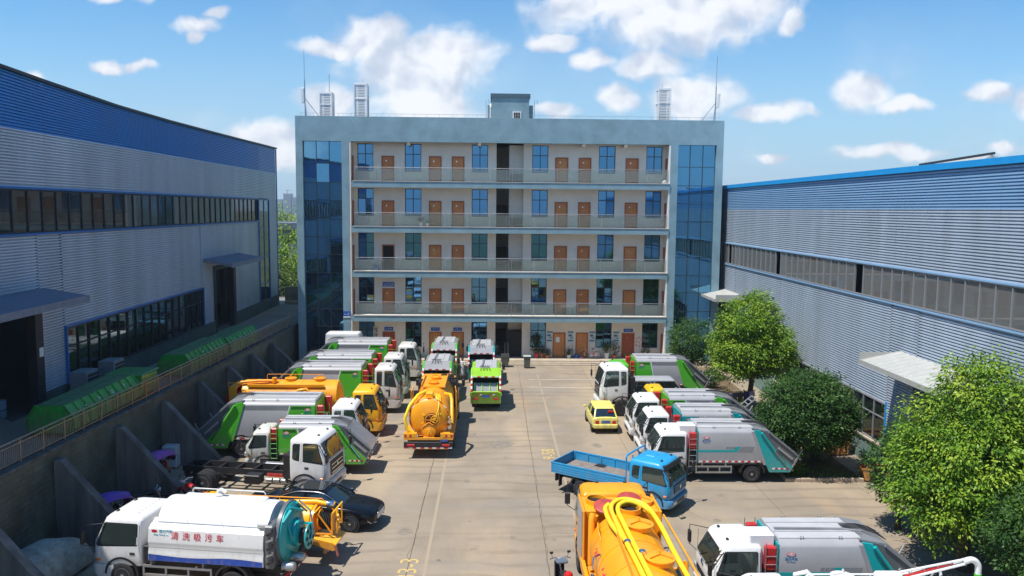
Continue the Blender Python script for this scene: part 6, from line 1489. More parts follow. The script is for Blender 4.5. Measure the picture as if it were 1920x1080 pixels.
for s in (-1, 1): m = MB(); m.tube([(2.44, s * .45, .33), (2.34, s * .74, .36), (2.22, s * .84, .48)], .018, 5); m.build('bumper_trim', CHROME, T)

T = thing('hatchback', 'small lemon yellow hatchback seen from behind', 'car', (6.35, 45.55, 0), R(91))
car(T, [(-1.76, .60, .40, .86), (-1.70, .72, .30, .96), (-1.3, .745, .24, .98), (0, .75, .22, .96), (.8, .75, .22, .95), (1.35, .72, .26, .84), (1.68, .62, .34, .70), (1.75, .45, .4, .60)],
    (-1.70, -1.28, .38, 1.05, .93, 1.42, .69, .56), LEMON, wx=(1.17, -1.17), wr=.28, ww=.17, tl=.38)
m = MB(); m.cbox(-1.82, -1.70, -.70, .70, .34, .58, .05); m.build('rear_bumper', LEMON, T)
for s in (-1, 1): m = MB(); m.tube([(-1.2, s * .5, 1.47), (.3, s * .5, 1.47)], .018, 5); m.build('roof_rail', LEMON, T)
m = MB(); m.box(-1.56, -1.50, -.46, -.16, 1.20, 1.32); m.build('window_sticker', RED, T)

T = thing('minivan', 'silver minivan with dark windows beyond the white truck cab at the right', 'van', (10.85, 50.4, 0), R(1))
car(T, [(-2.02, .72, .40, 1.05), (-1.96, .78, .30, 1.12), (-1.2, .80, .25, 1.12), (.6, .80, .25, 1.10), (1.2, .80, .25, 1.06), (1.55, .77, .28, .98), (1.75, .68, .34, .86), (1.8, .5, .4, .74)],
    (-1.98, -1.8, .75, 1.35, 1.08, 1.84, .78, .66), SILV, wx=(1.15, -1.15), wr=.29, ww=.18)
T = thing('panel_van', 'white high roofed van half hidden behind the farthest left compactor', 'van', (-11.35, 61.75, 0), 0)
car(T, [(-1.65, .86, .4, 1.5), (-1.6, .88, .32, 1.55), (0, .9, .3, 1.55), (1.0, .9, .3, 1.5), (1.4, .86, .32, 1.3), (1.62, .75, .38, 1.1), (1.66, .6, .42, .95)], (-1.63, -1.55, .95, 1.5, 1.5, 2.9, .87, .76), WHITE, glass=WHITE, wx=(1.0, -1.0), wr=.36, ww=.22)

# ================================================================ TERRACE CONTAINERS
def container(x, y, L_, lab, lid=True):
    z = TZ(y + 3) + .02
    T = thing('hook_container', lab, 'container', (x, y, z), 0, 'green hook-lift containers on the terrace')
    pr = [(-.72, .16), (.72, .16), (.88, .28), (.88, .76), (.54, 1.24), (-.54, 1.24), (-.88, .76), (-.88, .28)]
    m = MB(); m.prism(pr, 0, L_, axis='y')
    m.v = [(p[0], p[1], p[2]) for p in m.v]; m2 = MB(); m2.loft([[(a, yy_, b) for a, b in pr] for yy_ in (0, L_)]); m2.build('shell', DKGREEN, T)
    n = int(L_ / .62)
    for k in range(n + 1):
        yk = .04 + (L_ - .08) * k / n; m = MB()
        for s in (-1, 1): m = MB(); m.bar((s * .89, yk, .25), (s * .89, yk, .77), .08, .08); m.bar((s * .89, yk, .77), (s * .55, yk, 1.25), .08, .08); m.build('rib', DKGREEN, T)
    m = MB(); m.box(-.52, -.02, .03, L_ - .03, 1.245, 1.275); m.box(.02, .52, .03, L_ - .03, 1.245, 1.275); m.build('top_flap', mat('container_lid', (.07, .19, .09), .6, noise=.3), T)
    m = MB(); m.box(-.03, .03, -.03, -.002, .2, 1.22); m.box(-.86, .86, -.03, -.002, .72, .78); m.box(-.46, -.40, -.03, -.002, .2, 1.2); m.build('end_rib', DKGREEN, T)
    for s in (-.45, .45): m = MB(); m.box(s - .06, s + .06, -.05, L_ + .1, 0, .159); m.build('skid', FRAME, T)
    for k in range(4):
        yk = L_ * (.22 + .19 * k); M = Matrix.Translation((.735, yk, 1.02)) @ Matrix.Rotation(pi / 2, 4, 'Z') @ Matrix.Rotation(R(-40), 4, 'X')
        strokes(T, 1, .22, WHITETXT, M, k + int(y))
    return T
container(-17.25, 30.8, 5.9, 'nearest green container, beside the open warehouse door')
o = thing('hook_container', 'short green covered skip at the far end of the nearest container', 'container', (-17.25, 37.0, 3.55), 0)
m = MB(); m.loft([[(-.8, 0, .2), (.8, 0, .2), (.8, 1.7, .2), (-.8, 1.7, .2)], [(-.84, 0, 1.1), (.84, 0, 1.1), (.84, 1.7, 1.05), (-.84, 1.7, 1.05)]]); m.build('shell', DKGREEN, o)
m = MB(); m.cbox(-.9, .9, -.05, 1.8, 1.105, 1.19, .03); m.build('lid', paint('lid_green', (.01, .27, .06)), o); m = MB(); m.tube([(.75, 1.85, .3), (.75, 1.85, .9), (-.75, 1.85, .9), (-.75, 1.85, .3)], .04, 6); m.build('hook_frame', DKGREEN, o)
for x in (-.6, .6): m = MB(); m.box(x - .1, x + .1, .1, 1.6, 0, .199); m.build('skid', FRAME, o)
container(-17.25, 42.9, 5.9, 'green container in the middle of the terrace, nearer of the touching pair'); container(-17.2, 49.3, 5.6, 'green container in the middle of the terrace, farther of the touching pair')
# cabinets on the terrace
for yy_, lab in ((36.9, 'grey louvred cabinet by the warehouse plinth, the one nearer the big door'), (39.6, 'grey louvred cabinet by the warehouse plinth, the farther one')):
    o = thing('louvred_cabinet', lab, 'cabinet', (-19.3, yy_, 3.5), 0, 'louvred cabinets on the terrace')
    m = MB(); m.cbox(-.4, .4, 0, 1.1, 0, 1.35, .02); m.build('case', mat('cabinet_grey', (.20, .23, .26), .6, noise=.2), o)
    for k in range(6): m = MB(); m.box(.401, .43, .1, 1.0, .2 + k * .18, .30 + k * .18); m.build('louvre', STEELDK, o)
o = thing('water_drum', 'pale blue drum standing in the dark warehouse doorway', 'drum', (-21.0, 33.7, 3.5)); m = MB(); m.lathe([(.27, 0), (.29, .1), (.29, .75), (.27, .8), (.05, .82)], 18, 'z'); m.build('drum', mat('drum_blue', (.16, .24, .30), .5), o, True); m = MB(); m.lathe([(.295, .38), (.305, .4), (.295, .42)], 18, 'z'); m.build('hoop', STEELDK, o, True)
MB().box(-.02, .0, -.15, .15, 0, .4).build('notice_board', WHITETXT, loc=(-19.68, 34.75, 6.0), label='small white notice on the dark door jamb of the left warehouse', cat='sign')
# low wall and gate behind the terrace
o = thing('boundary_wall', 'weathered concrete block wall closing the terrace at its far end', 'wall', (-20.2, 77.2, 2.9)); m = MB(); m.box(0, 3.1, 0, .3, 0, 2.0); m.build('wall', mat('old_concrete', (.22, .19, .15), .9, noise=.4, nscale=1.5), o); m = MB(); m.box(.2, 1.6, -.9, -.02, 0, .7); m.build('block', mat('old_concrete2', (.26, .23, .18), .9, noise=.3, nscale=1.5), o)
o = thing('barred_gate', 'dark barred gate between boundary wall and office block', 'gate', (-17.0, 77.3, 2.9)); 
m = MB(); m.box(0, 1.3, -.03, .03, 0, .9); m.build('gate_panel', STEELDK, o)
for k in range(8): m = MB(); m.box(k * .18, k * .18 + .04, -.03, .03, .9, 2.1); m.build('bar', STEELDK, o)
# ================================================================ TREES AND PLANTS
def leafmat(name, c1, c2, c3):
    m = bpy.data.materials.new(name); m.use_nodes = True; MATS[name] = m; t = m.node_tree; b = t.nodes['Principled BSDF']
    at = t.nodes.new('ShaderNodeAttribute'); at.attribute_name = 'tone'
    cr = t.nodes.new('ShaderNodeValToRGB'); e = cr.color_ramp.elements; e[0].color = (*c1, 1); e[1].color = (*c3, 1); x = e.new(.5); x.color = (*c2, 1)
    t.links.new(at.outputs['Fac'], cr.inputs[0]); t.links.new(cr.outputs[0], b.inputs['Base Color']); b.inputs['Roughness'].default_value = .42; b.inputs['Specular IOR Level'].default_value = .25
    tr = t.nodes.new('ShaderNodeBsdfTranslucent'); t.links.new(cr.outputs[0], tr.inputs[0]); ms = t.nodes.new('ShaderNodeMixShader'); ms.inputs[0].default_value = .28
    t.links.new(b.outputs[0], ms.inputs[1]); t.links.new(tr.outputs[0], ms.inputs[2]); t.links.new(ms.outputs[0], t.nodes['Material Output'].inputs[0]); return m
LFB = leafmat('camphor_leaf', (.048, .125, .012), (.16, .305, .022), (.35, .455, .045)); LFD = leafmat('osmanthus_leaf', (.025, .07, .016), (.05, .12, .024), (.10, .19, .04)); LFW = leafmat('wild_leaf', (.05, .11, .02), (.10, .17, .035), (.24, .22, .09))
LFP = leafmat('pot_leaf', (.02, .06, .015), (.05, .10, .03), (.16, .14, .06))
BARK = mat('bark', (.09, .07, .05), .9, noise=.4, nscale=6, bump=.6); LIMEW = mat('limewash', (.62, .60, .56), .9, noise=.2)
def foliage(parent, lobes, nclump, nleaf, size, mt, seed, shell=.72, droop=.5, name='crown', cl=.34):
    """leaf blades gathered in clumps through a crown made of ellipsoid lobes"""
    rnd = random.Random(seed); vs = []; fs = []; tone = []
    tot = sum(l[3] * l[4] * l[5] for l in lobes); g = rnd.gauss
    for lx, ly, lz, a, b, c in lobes:
        for _ in range(max(3, int(nclump * a * b * c / tot))):
            d = Vector((g(0, 1), g(0, 1), g(0, 1))).normalized(); rr = shell + (1 - shell) * rnd.random() ** .6 if rnd.random() < .82 else rnd.random() * shell
            rr *= rnd.uniform(.86, 1.12)
            cx_, cy_, cz_ = lx + d.x * a * rr, ly + d.y * b * rr, lz + d.z * c * rr
            ct = max(0, min(1, (.45 + .27 * g(0, 1) + .12 * d.z))); cs = cl * rnd.uniform(.6, 1.35)
            for _ in range(nleaf):
                px_, py_, pz_ = cx_ + g(0, .5) * cs, cy_ + g(0, .5) * cs, cz_ + g(0, .38) * cs
                dr = Vector((px_ - cx_ + d.x * .35 * cs + g(0, .3) * cs, py_ - cy_ + d.y * .35 * cs + g(0, .3) * cs, (pz_ - cz_) + g(0, .25) * cs - droop * cs))
                if dr.length < 1e-4: continue
                dr.normalize(); n = Vector((g(0, .5) + d.x * .5, g(0, .5) + d.y * .5, .9 + g(0, .3))); sd = dr.cross(n)
                if sd.length < 1e-3: continue
                sd.normalize(); up_ = sd.cross(dr); L_ = size * rnd.uniform(.7, 1.35); w_ = L_ * .24
                p = Vector((px_, py_, pz_)); mid = p + dr * (L_ * .5) + up_ * (L_ * .06); o = len(vs)
                vs += [tuple(p), tuple(mid + sd * w_), tuple(p + dr * L_), tuple(mid - sd * w_)]
                fs += [(o, o + 1, o + 2), (o, o + 2, o + 3)]; t = max(0, min(1, ct + g(0, .14))); tone += [t] * 4
    me = bpy.data.meshes.new(name); me.from_pydata(vs, [], fs); me.materials.append(mt)
    at = me.attributes.new('tone', 'FLOAT', 'POINT'); at.data.foreach_set('value', tone); me.polygons.foreach_set('use_smooth', [True] * len(fs)); me.update()
    return link(name, me, parent)
def trunk(T, h, r, limbs, lean=(0, 0), wash=False, seed=1):
    rnd = random.Random(seed); m = MB(); P_ = [Vector((lean[0] * k / 5 + rnd.uniform(-.05, .05) * (k > 0), lean[1] * k / 5 + rnd.uniform(-.05, .05) * (k > 0), h * k / 5)) for k in range(6)]
    m.tube(P_, [r * 1.35, r * 1.05, r, r * .92, r * .8, r * .6], 10); o = m.build('trunk', BARK, T, True)
    for tip in limbs:
        m = MB(); a = P_[rnd.choice((3, 4, 5))]; b = Vector(tip); c = (a + b) / 2 + Vector((rnd.uniform(-.15, .15), rnd.uniform(-.15, .15), .15)); m.tube(sm([a, c, b], 4), [r * .5 * (1 - i / 10) for i in range(9)], 7); m.build('limb', BARK, T, True)
    if wash: m = MB(); m.tube([P_[0], P_[1]], [r * 1.40, r * 1.10], 10); m.build('limewash', LIMEW, T, True)
    return o
def tree(lab, x, y, h, r, lobes, nc, nl, size, mt, seed, wash=False, cl=.34, shell=.72, droop=.5, z=0.):
    T = thing('tree', lab, 'tree', (x, y, z), 0, 'trees beside the right warehouse' if z < 1 else None)
    rnd = random.Random(seed); limbs = [(l[0] + rnd.uniform(-.3, .3) * l[3], l[1] + rnd.uniform(-.3, .3) * l[4], l[2] + .3 * l[5]) for l in lobes for _ in (0, 1)]
    trunk(T, h, r, limbs, seed=seed, wash=wash); foliage(T, lobes, nc, nl, size, mt, seed, cl=cl, shell=shell, droop=droop); return T
tree('tall bright green tree with a whitewashed trunk in front of the right warehouse', 16.0, 48.2, 3.4, .17, [(0, 0, 4.2, 2.5, 2.3, 1.7), (-.3, -.2, 5.9, 1.9, 1.8, 1.5), (.2, 0, 6.9, 1.0, 1.0, .9), (-1.3, -.5, 3.3, 1.4, 1.3, .9), (1.3, -.4, 3.5, 1.5, 1.4, 1.1), (.6, -.9, 4.9, 1.4, 1.2, 1.1)], 1000, 46, .15, LFB, 21, True)
tree('round dark green tree behind the grey and teal compactor', 15.3, 37.5, 1.6, .11, [(0, 0, 3.0, 2.25, 2.05, 1.85), (-.7, -.5, 2.3, 1.5, 1.4, 1.1), (.9, -.3, 2.4, 1.4, 1.3, 1.1), (0, 0, 4.0, 1.3, 1.3, .9)], 1100, 46, .125, LFD, 22, cl=.29, shell=.8, droop=.2)
tree('dark shaded tree beside the glass corner of the office block', 14.9, 58.6, 2.0, .13, [(0, 0, 3.1, 1.7, 1.7, 1.5), (.7, -.4, 2.1, 1.3, 1.2, .9), (-.6, -.3, 1.9, 1.2, 1.1, .8)], 330, 34, .14, LFD, 23, cl=.3, shell=.78, droop=.25)
tree('large bright leafy tree filling the right edge', 16.75, 26.8, 2.8, .2, [(.2, 0, 3.9, 2.6, 2.3, 2.0), (.5, .3, 5.8, 1.8, 1.7, 1.4), (.4, .4, 6.95, 1.0, 1.0, .8), (-1.5, .2, 3.5, 1.4, 1.4, 1.3), (1.9, -.3, 4.6, 1.6, 1.5, 1.5), (.2, -1.2, 2.8, 1.7, 1.2, 1.1), (1.6, -1.3, 2.6, 1.7, 1.4, 1.2), (-1.3, .5, 5.0, 1.1, 1.0, .9), (-1.2, -.5, 2.3, 1.5, 1.2, 1.0)], 1350, 50, .14, LFB, 24, cl=.42)
tree('dark leafy tree in front of the large bright one, by the skip', 16.2, 30.4, 1.7, .1, [(.25, 0, 2.7, 1.35, 1.3, 1.3), (.7, .3, 3.6, 1.0, 1.0, .8), (-.1, -.2, 2.0, 1.0, 1.0, .8)], 270, 38, .13, LFD, 25, cl=.27, shell=.78, droop=.25)
tree('dark tree in the lower right corner', 16.9, 23.0, 1.7, .12, [(0, 0, 2.8, 1.7, 1.6, 1.5), (.6, -.3, 2.2, 1.3, 1.3, 1.1)], 330, 38, .13, LFD, 26, cl=.27, shell=.78, droop=.25)
def bush(lab, x, y, z, rx, h, n, size, mt, seed, group='shrubs in the planting bed'):
    T = thing('shrub', lab, 'shrub', (x, y, z), 0, group); m = MB()
    for k in range(4): a = k * 1.6; m.tube([(0, 0, 0), (rx * .5 * cos(a), rx * .5 * sin(a), h * .7)], .02, 5)
    m.build('stem', BARK, T); foliage(T, [(0, 0, h * .55, rx, rx * .9, h * .45)], n, 26, size, mt, seed, cl=.22, shell=.5, droop=.1, name='foliage')
bush('yellowish low shrub under the tall bright tree', 14.75, 47.6, .12, .95, 1.5, 60, .14, LFB, 31); bush('shrub between the dark tree and the office glass', 15.4, 55.0, .12, .8, 1.3, 50, .13, LFD, 32)
bush('pale shrub in front of the office glass at the right', 14.6, 62.4, .1, .75, 2.2, 60, .13, LFW, 33); bush('small conifer shrub by the green plinth', 18.3, 37.6, .0, .3, 1.0, 30, .09, LFD, 34); bush('low shrub at the front corner of the planting bed', 14.5, 36.7, .12, .4, .5, 22, .10, LFB, 35)
bush('shrub under the round dark tree', 16.3, 38.6, .12, .7, .8, 40, .10, LFD, 36)
# grass tufts of the bed
rnd = random.Random(5); vs = []; fs = []; tn = []
for k in range(2600):
    x, y = rnd.uniform(13.95, 17.3), 36.15 + rnd.random() ** 2 * 16
    if rnd.random() > .25 + .75 * (sin(x * 2.1 + y) * cos(y * 1.3 - x) > -.1): continue
    h = rnd.uniform(.06, .2); a = rnd.uniform(0, pi); dx, dy = .012 * cos(a), .012 * sin(a); o = len(vs); lx, ly = rnd.gauss(0, .05), rnd.gauss(0, .05)
    vs += [(x - dx, y - dy, .125), (x + dx, y + dy, .125), (x + lx, y + ly, .125 + h)]; fs.append((o, o + 1, o + 2)); tn += [rnd.random()] * 3
me = bpy.data.meshes.new('grass'); me.from_pydata(vs, [], fs); me.materials.append(LFB); at = me.attributes.new('tone', 'FLOAT', 'POINT'); at.data.foreach_set('value', tn); link('grass', me, None, label='sparse green grass growing in the planting bed', cat='grass', kind='stuff')
# wild trees behind the terrace, far roofs and towers
for i, (x, y, s, lab) in enumerate(((-22.6, 84, 1.0, 'leafy tree just beyond the boundary wall at the left gap'), (-20.0, 88, 1.25, 'bushy tree left of the office block, beyond the terrace'), (-24.5, 95, 1.6, 'taller tree behind the others in the left gap'), (-21.5, 104, 1.8, 'pale tree in the middle distance of the left gap'), (-28, 125, 2.2, 'far dark tree below the tower blocks'), (-40, 150, 2.6, 'farthest round tree at the foot of the tower blocks'))):
    tree(lab, x, y, 2.0 * s, .14 * s, [(0, 0, 2.3 * s, 2.2 * s, 2.0 * s, 1.7 * s), (.9 * s, -.5, 1.3 * s, 1.6 * s, 1.4 * s, 1.1 * s), (-.8 * s, -.6, 1.2 * s, 1.6 * s, 1.4 * s, 1.2 * s), (.1, 0, 3.7 * s, 1.2 * s, 1.2 * s, 1.0 * s)], 200, 22, .22 * s, LFW if i in (0, 3) else LFB, 40 + i, z=2.9 if i < 4 else 1.0, cl=.5 * s)
MB().box(-60, -16.4, 78, 160, -.1, 2.85).build('bank', EARTH, kind='structure')
o = thing('shed', 'long grey roofed shed beyond the trees in the left gap', 'building', (-46, 112, 2.8)); m = MB(); m.box(0, 22, 0, 9, 0, 6.6); m.build('wall', mat('shed_grey', (.20, .23, .27), .8), o); m = MB(); m.box(-.4, 22.4, -.4, 9.4, 6.6, 7.6); m.build('roof', mat('shed_roof', (.12, .15, .19), .7), o)
TW = mat('hazed_tower_facade', (.30, .36, .42), .8); TW2 = mat('tower_glass_band', (.16, .22, .30), .5)  # facade colour made bluish to carry distance haze
for x, wd, ht, lab in ((-384, 15, 26, 'left pale slab among the far tower blocks'), (-366, 13, 36, 'tallest far tower block with a crane'), (-351, 16, 30, 'right hand far tower block')):
    o = thing('tower_block', lab, 'building', (x, 1400, 0), 0, 'far tower blocks'); m = MB(); m.box(0, wd, 0, 16, 0, ht); m.build('wall', TW, o)
    for k in range(int(ht / 3.4)): m = MB(); m.box(.8, wd - .8, -.3, -.02, 2 + k * 3.4, 3.6 + k * 3.4); m.build('window_band', TW2, o)
    if ht > 35: m = MB(); m.bar((6, 6, ht), (6, 6, ht + 6), .8); m.bar((2, 6, ht + 5), (13, 6, ht + 6), .6); m.build('crane', TW2, o)

# ================================================================ SMALL THINGS
def tyre(m, x, z, r, t, n=26):
    m.tube([(x + r * cos(2 * pi * k / n), 0, z + r * sin(2 * pi * k / n)) for k in range(n + 1)], t, 8, cap=False)
def motorcycle(lab, x, y, rz, tankm, canopy=None, scoot=False):
    T = thing('motorcycle' if not scoot else 'scooter', lab, 'motorcycle' if not scoot else 'scooter', (x, y, 0), rz, 'two-wheelers by the retaining wall'); r = .29 if not scoot else .22
    for wx_ in (.62, -.62):
        m = MB(); tyre(m, wx_, r, r - .05, .055); w_ = m.build('wheel', RUBBER, T, True); m = MB(); m.lathe([(r - .09, -.02), (r - .09, .02)], 20, 'y', (wx_, 0, r), cap=False)
        for k in range(8): a = 2 * pi * k / 8; m.tube([(wx_, 0, r), (wx_ + (r - .08) * cos(a), 0, r + (r - .08) * sin(a))], .008, 4)
        m.lathe([(.05, -.06), (.05, .06)], 10, 'y', (wx_, 0, r)); m.build('rim', CHROME, w_)
    m = MB(); m.tube([(.62, -.07, r), (.40, -.07, .88)], .022, 6); m.tube([(.62, .07, r), (.40, .07, .88)], .022, 6); m.tube([(.40, 0, .85), (.1, 0, .5), (-.35, 0, .42), (-.62, .08, r)], .026, 6); m.tube([(.1, 0, .66), (-.75, 0, .66)], .026, 6); m.build('frame', STEEL, T)
    m = MB(); m.tube([(.34, -.36, 1.0), (.40, -.18, 1.02), (.42, 0, .95), (.40, .18, 1.02), (.34, .36, 1.0)], .016, 6); m.build('handlebar', CHROME, T)
    if not scoot:
        m = MB(); m.loft([[(xk, w_ * cos(a), .76 + h_ * sin(a)) for a in [2 * pi * k / 10 for k in range(10)]] for xk, w_, h_ in ((.36, .05, .05), (.28, .12, .11), (.1, .15, .12), (-.08, .11, .07))]); m.build('fuel_tank', tankm, T, True)
        m = MB(); m.cbox(-.05, .22, -.13, .13, .32, .62, .04); m.build('engine', STEEL, T)
        m = MB(); m.tube([(.1, -.12, .35), (-.2, -.16, .28), (-.75, -.17, .34)], .035, 8); m.build('exhaust', CHROME, T, True)
    else:
        m = MB(); m.prism([(.48, .25), (.52, .85), (.40, .95), (.34, .3), (-.3, .26), (-.3, .2), (.4, .18)], -.16, .16); m.prism([(-.2, .3), (-.1, .62), (-.7, .68), (-.82, .5), (-.55, .32)], -.15, .15); m.build('fairing', tankm, T)
    m = MB(); m.cbox(-.70, -.02, -.13, .13, .68, .77, .04); m.build('saddle', PLAST, T)
    m = MB(); m.lathe([(.04, 0), (.09, .06), (.09, .10)], 14, 'x', (.44, 0, .86)); m.build('headlamp', LAMP, T, True); m = MB(); m.cbox(-.86, -.74, -.07, .07, .58, .66, .01); m.build('tail_lamp', RED, T)
    m = MB(); m.tube([(.62 + .32 * cos(a), 0, r + .32 * sin(a)) for a in (R(30), R(70), R(110), R(150))], .05, 6); m.build('mudguard', tankm, T, True)
    for s in (-1, 1): m = MB(); m.tube([(.38, s * .25, 1.0), (.36, s * .30, 1.2)], .008, 4); m.cbox(.33, .36, s * .30 - .06, s * .30 + .06, 1.18, 1.26, .01); m.build('mirror', PLAST, T)
    if canopy:
        m = MB(); rings = []
        for k in range(9):
            f = k / 8; xk = .95 - 1.9 * f; zk = 1.22 + .28 * sin(pi * min(1, f * .9 + .05)) ; hw_ = .42 * (sin(pi * (f * .86 + .08))) ** .5
            rings.append([(xk, hw_ * cos(a), zk - .22 + .24 * sin(a)) for a in [pi * j / 8 for j in range(9)]])
        m.loft(rings, cap0=False, cap1=False, closed=False); m.build('canopy', canopy, T, True); m = MB(); m.tube([(.3, 0, .95), (.2, 0, 1.45)], .014, 5); m.tube([(-.6, 0, .75), (-.55, 0, 1.38)], .014, 5); m.build('canopy_pole', STEEL, T)
        m = MB(); m.add([(.95, -.3, 1.1), (.95, .3, 1.1), (.75, .32, .9), (.75, -.32, .9)], [(0, 1, 2, 3)]); m.build('wind_screen', MATS['balustrade_glass'], T)
    return T
PURP = mat('purple_canopy', (.13, .05, .40), .45, noise=.15); PINKP = mat('violet_canopy', (.32, .08, .38), .45, noise=.15)
motorcycle('black motorcycle in the shade by the retaining wall', -14.3, 32.3, R(20), BLACKP); motorcycle('red motorcycle beside the tip of a buttress', -12.75, 33.1, R(150), RED)
motorcycle('scooter under a purple rain canopy', -14.9, 30.2, R(65), BLACKP, PURP, True); motorcycle('scooter under a violet canopy next to the white cabinet', -15.2, 35.6, R(75), REDP, PINKP, True)
T = motorcycle('dark scooter with a red helmet, beside the big orange tanker', 2.35, 25.2, R(100), BLACKP, None, True)
m = MB(); m.lathe([(.02, .16), (.09, .14), (.14, .07), (.15, 0), (.13, -.1), (.1, -.12)], 16, 'z', (-.72, 0, .88)); m.build('helmet', RED, T, True); m = MB(); m.cbox(.0, .3, -.2, .2, .95, 1.05, .04); m.build('leg_cover', mat('slate_cloth', (.10, .13, .18), .8), T)
# white cabinet
o = thing('cabinet', 'old white cabinet standing against the retaining wall', 'cabinet', (-15.55, 38.0, 0)); m = MB(); m.cbox(-.34, .34, -.3, .3, .04, 1.08, .02); m.build('case', mat('cabinet_white', (.52, .56, .57), .5, noise=.1), o); m = MB(); m.box(-.31, .31, -.325, -.303, .72, 1.05); m.box(-.31, .31, -.325, -.303, .07, .68); m.build('door', mat('cabinet_door', (.50, .55, .56), .5), o)
# blanketed vehicle lower left
o = thing('covered_car', 'small vehicle under a pale green mottled cover in the lower left corner', 'car', (-15.1, 25.9, 0), R(80)); m = MB(); rings = []
for xk, hw_, h_ in ((-1.7, .45, .7), (-1.62, .68, .98), (-1.2, .78, 1.2), (-.4, .82, 1.36), (.5, .82, 1.34), (1.1, .8, 1.1), (1.6, .74, .92), (1.8, .5, .7)):
    rings.append([(xk, hw_ * cos(a) * (1.06 if sin(a) < .3 else 1), .12 + (h_ - .12) * (sin(a) ** .6 if sin(a) > 0 else 0)) for a in [pi * j / 12 for j in range(13)]])
m.loft(rings, closed=True); m.build('cover', mat('pale_cover', (.40, .43, .38), .8, noise=.3, nscale=3, col2=(.17, .16, .13)), o, True)
for xk in (-1.1, 1.1):
    for s in (-1, 1): wheel(o, xk, s * .7, .27, .17, s)
# skips
def skip(lab, x, y, rz, L_, W_, H_, mt):
    T = thing('skip', lab, 'skip', (x, y, 0), rz, 'orange skips by the right warehouse'); a, b = L_ / 2, W_ / 2
    for nm, p in (('side', [(-a, -b, .08), (a, -b, .08), (a + .15, -b, H_), (-a - .15, -b, H_)]), ('side', [(-a, b, .08), (a, b, .08), (a + .15, b, H_), (-a - .15, b, H_)]), ('end', [(-a, -b, .08), (-a, b, .08), (-a - .15, b, H_), (-a - .15, -b, H_)]), ('end', [(a, -b, .08), (a, b, .08), (a + .15, b, H_), (a + .15, -b, H_)])):
        c = Vector((0, 0, H_ / 2)); ins = [tuple(Vector(q) + (c - Vector(q)) * Vector((.04, .04, 0)).length * .5) for q in p]; m = MB(); m.add(p + ins, [(0, 1, 2, 3), (7, 6, 5, 4), (0, 4, 5, 1), (1, 5, 6, 2), (2, 6, 7, 3), (3, 7, 4, 0)]); m.build(nm + '_plate', mt, T)
    m = MB(); m.box(-a + .03, a - .03, -b + .03, b - .03, .06, .11); m.build('floor_plate', mat('rusty_floor', (.26, .11, .05), .85, noise=.3), T)
    m = MB()
    for s in (-1, 1): m.bar((-a - .17, s * b, H_), (a + .17, s * b, H_), .06); m.bar((s * (a + .16), -b, H_), (s * (a + .16), b, H_), .06)
    m.build('rim', mt, T)
    for k in range(3): xk = -a * .6 + a * .6 * k; m = MB(); m.bar((xk, -b - .02, .1), (xk, -b - .02, H_), .05); m.build('rib', mt, T)
    for s in (-1, 1): m = MB(); m.box(-a, a, s * b * .6 - .05, s * b * .6 + .05, 0, .059); m.build('skid', FRAME, T)
SKO = paint('worn_orange', (.62, .24, .03), .25)
skip('open orange skip at the edge of the big bright tree', 18.05, 36.2, R(-8), 1.0, .75, .62, SKO); skip('taller orange skip under the round dark tree by the plinth', 17.95, 40.3, R(5), 1.0, .85, 1.15, SKO)
# bins on the yard
def bin_(lab, x, y, mt, lidm, tall, open_):
    T = thing('waste_bin', lab, 'bin', (x, y, 0), 0, 'waste bins before the porch steps'); a, b, h = (.31, .25, .95) if tall else (.27, .24, .92)
    m = MB(); m.loft([[(-a * .8, -b * .8, .08), (a * .8, -b * .8, .08), (a * .8, b * .8, .08), (-a * .8, b * .8, .08)], [(-a, -b, h), (a, -b, h), (a, b, h), (-a, b, h)]], cap1=not open_); m.build('tub', mt, T)
    m = MB(); m.cbox(-a - .03, a + .03, -b - .03, b + .03, h - .05, h + .01, .015) if not open_ else m.loft([[(-a - .03, -b - .03, h - .06), (a + .03, -b - .03, h - .06), (a + .03, b + .03, h - .06), (-a - .03, b + .03, h - .06)], [(-a - .03, -b - .03, h), (a + .03, -b - .03, h), (a + .03, b + .03, h), (-a - .03, b + .03, h)]], cap0=False, cap1=False); m.build('rim', mt, T)
    if not open_: m = MB(); m.cbox(-a - .04, a + .04, -b - .05, b + .05, h + .012, h + .09, .03); m.build('lid', lidm, T)
    else: m = MB(); m.cbox(-a - .03, a + .03, b + .03, b + .08, h - .6, h + .06, .02); m.build('lid', mt, T)
    for s in (-1, 1): m = MB(); m.lathe([(.03, -.03), (.09, -.03), (.09, .03), (.03, .03)], 14, 'x', (s * a * .8, b * .8, .09)); m.build('wheel', RUBBER, T, True)
BINM = mat('bin_olive', (.10, .105, .085), .7, noise=.25, nscale=4)
bin_('open olive wheelie bin left of the pair before the steps', .98, 62.9, BINM, BINM, True, True); bin_('olive wheelie bin with a pale lid, right of the pair', 2.72, 62.5, BINM, mat('bin_lid', (.38, .42, .36), .6), False, False)
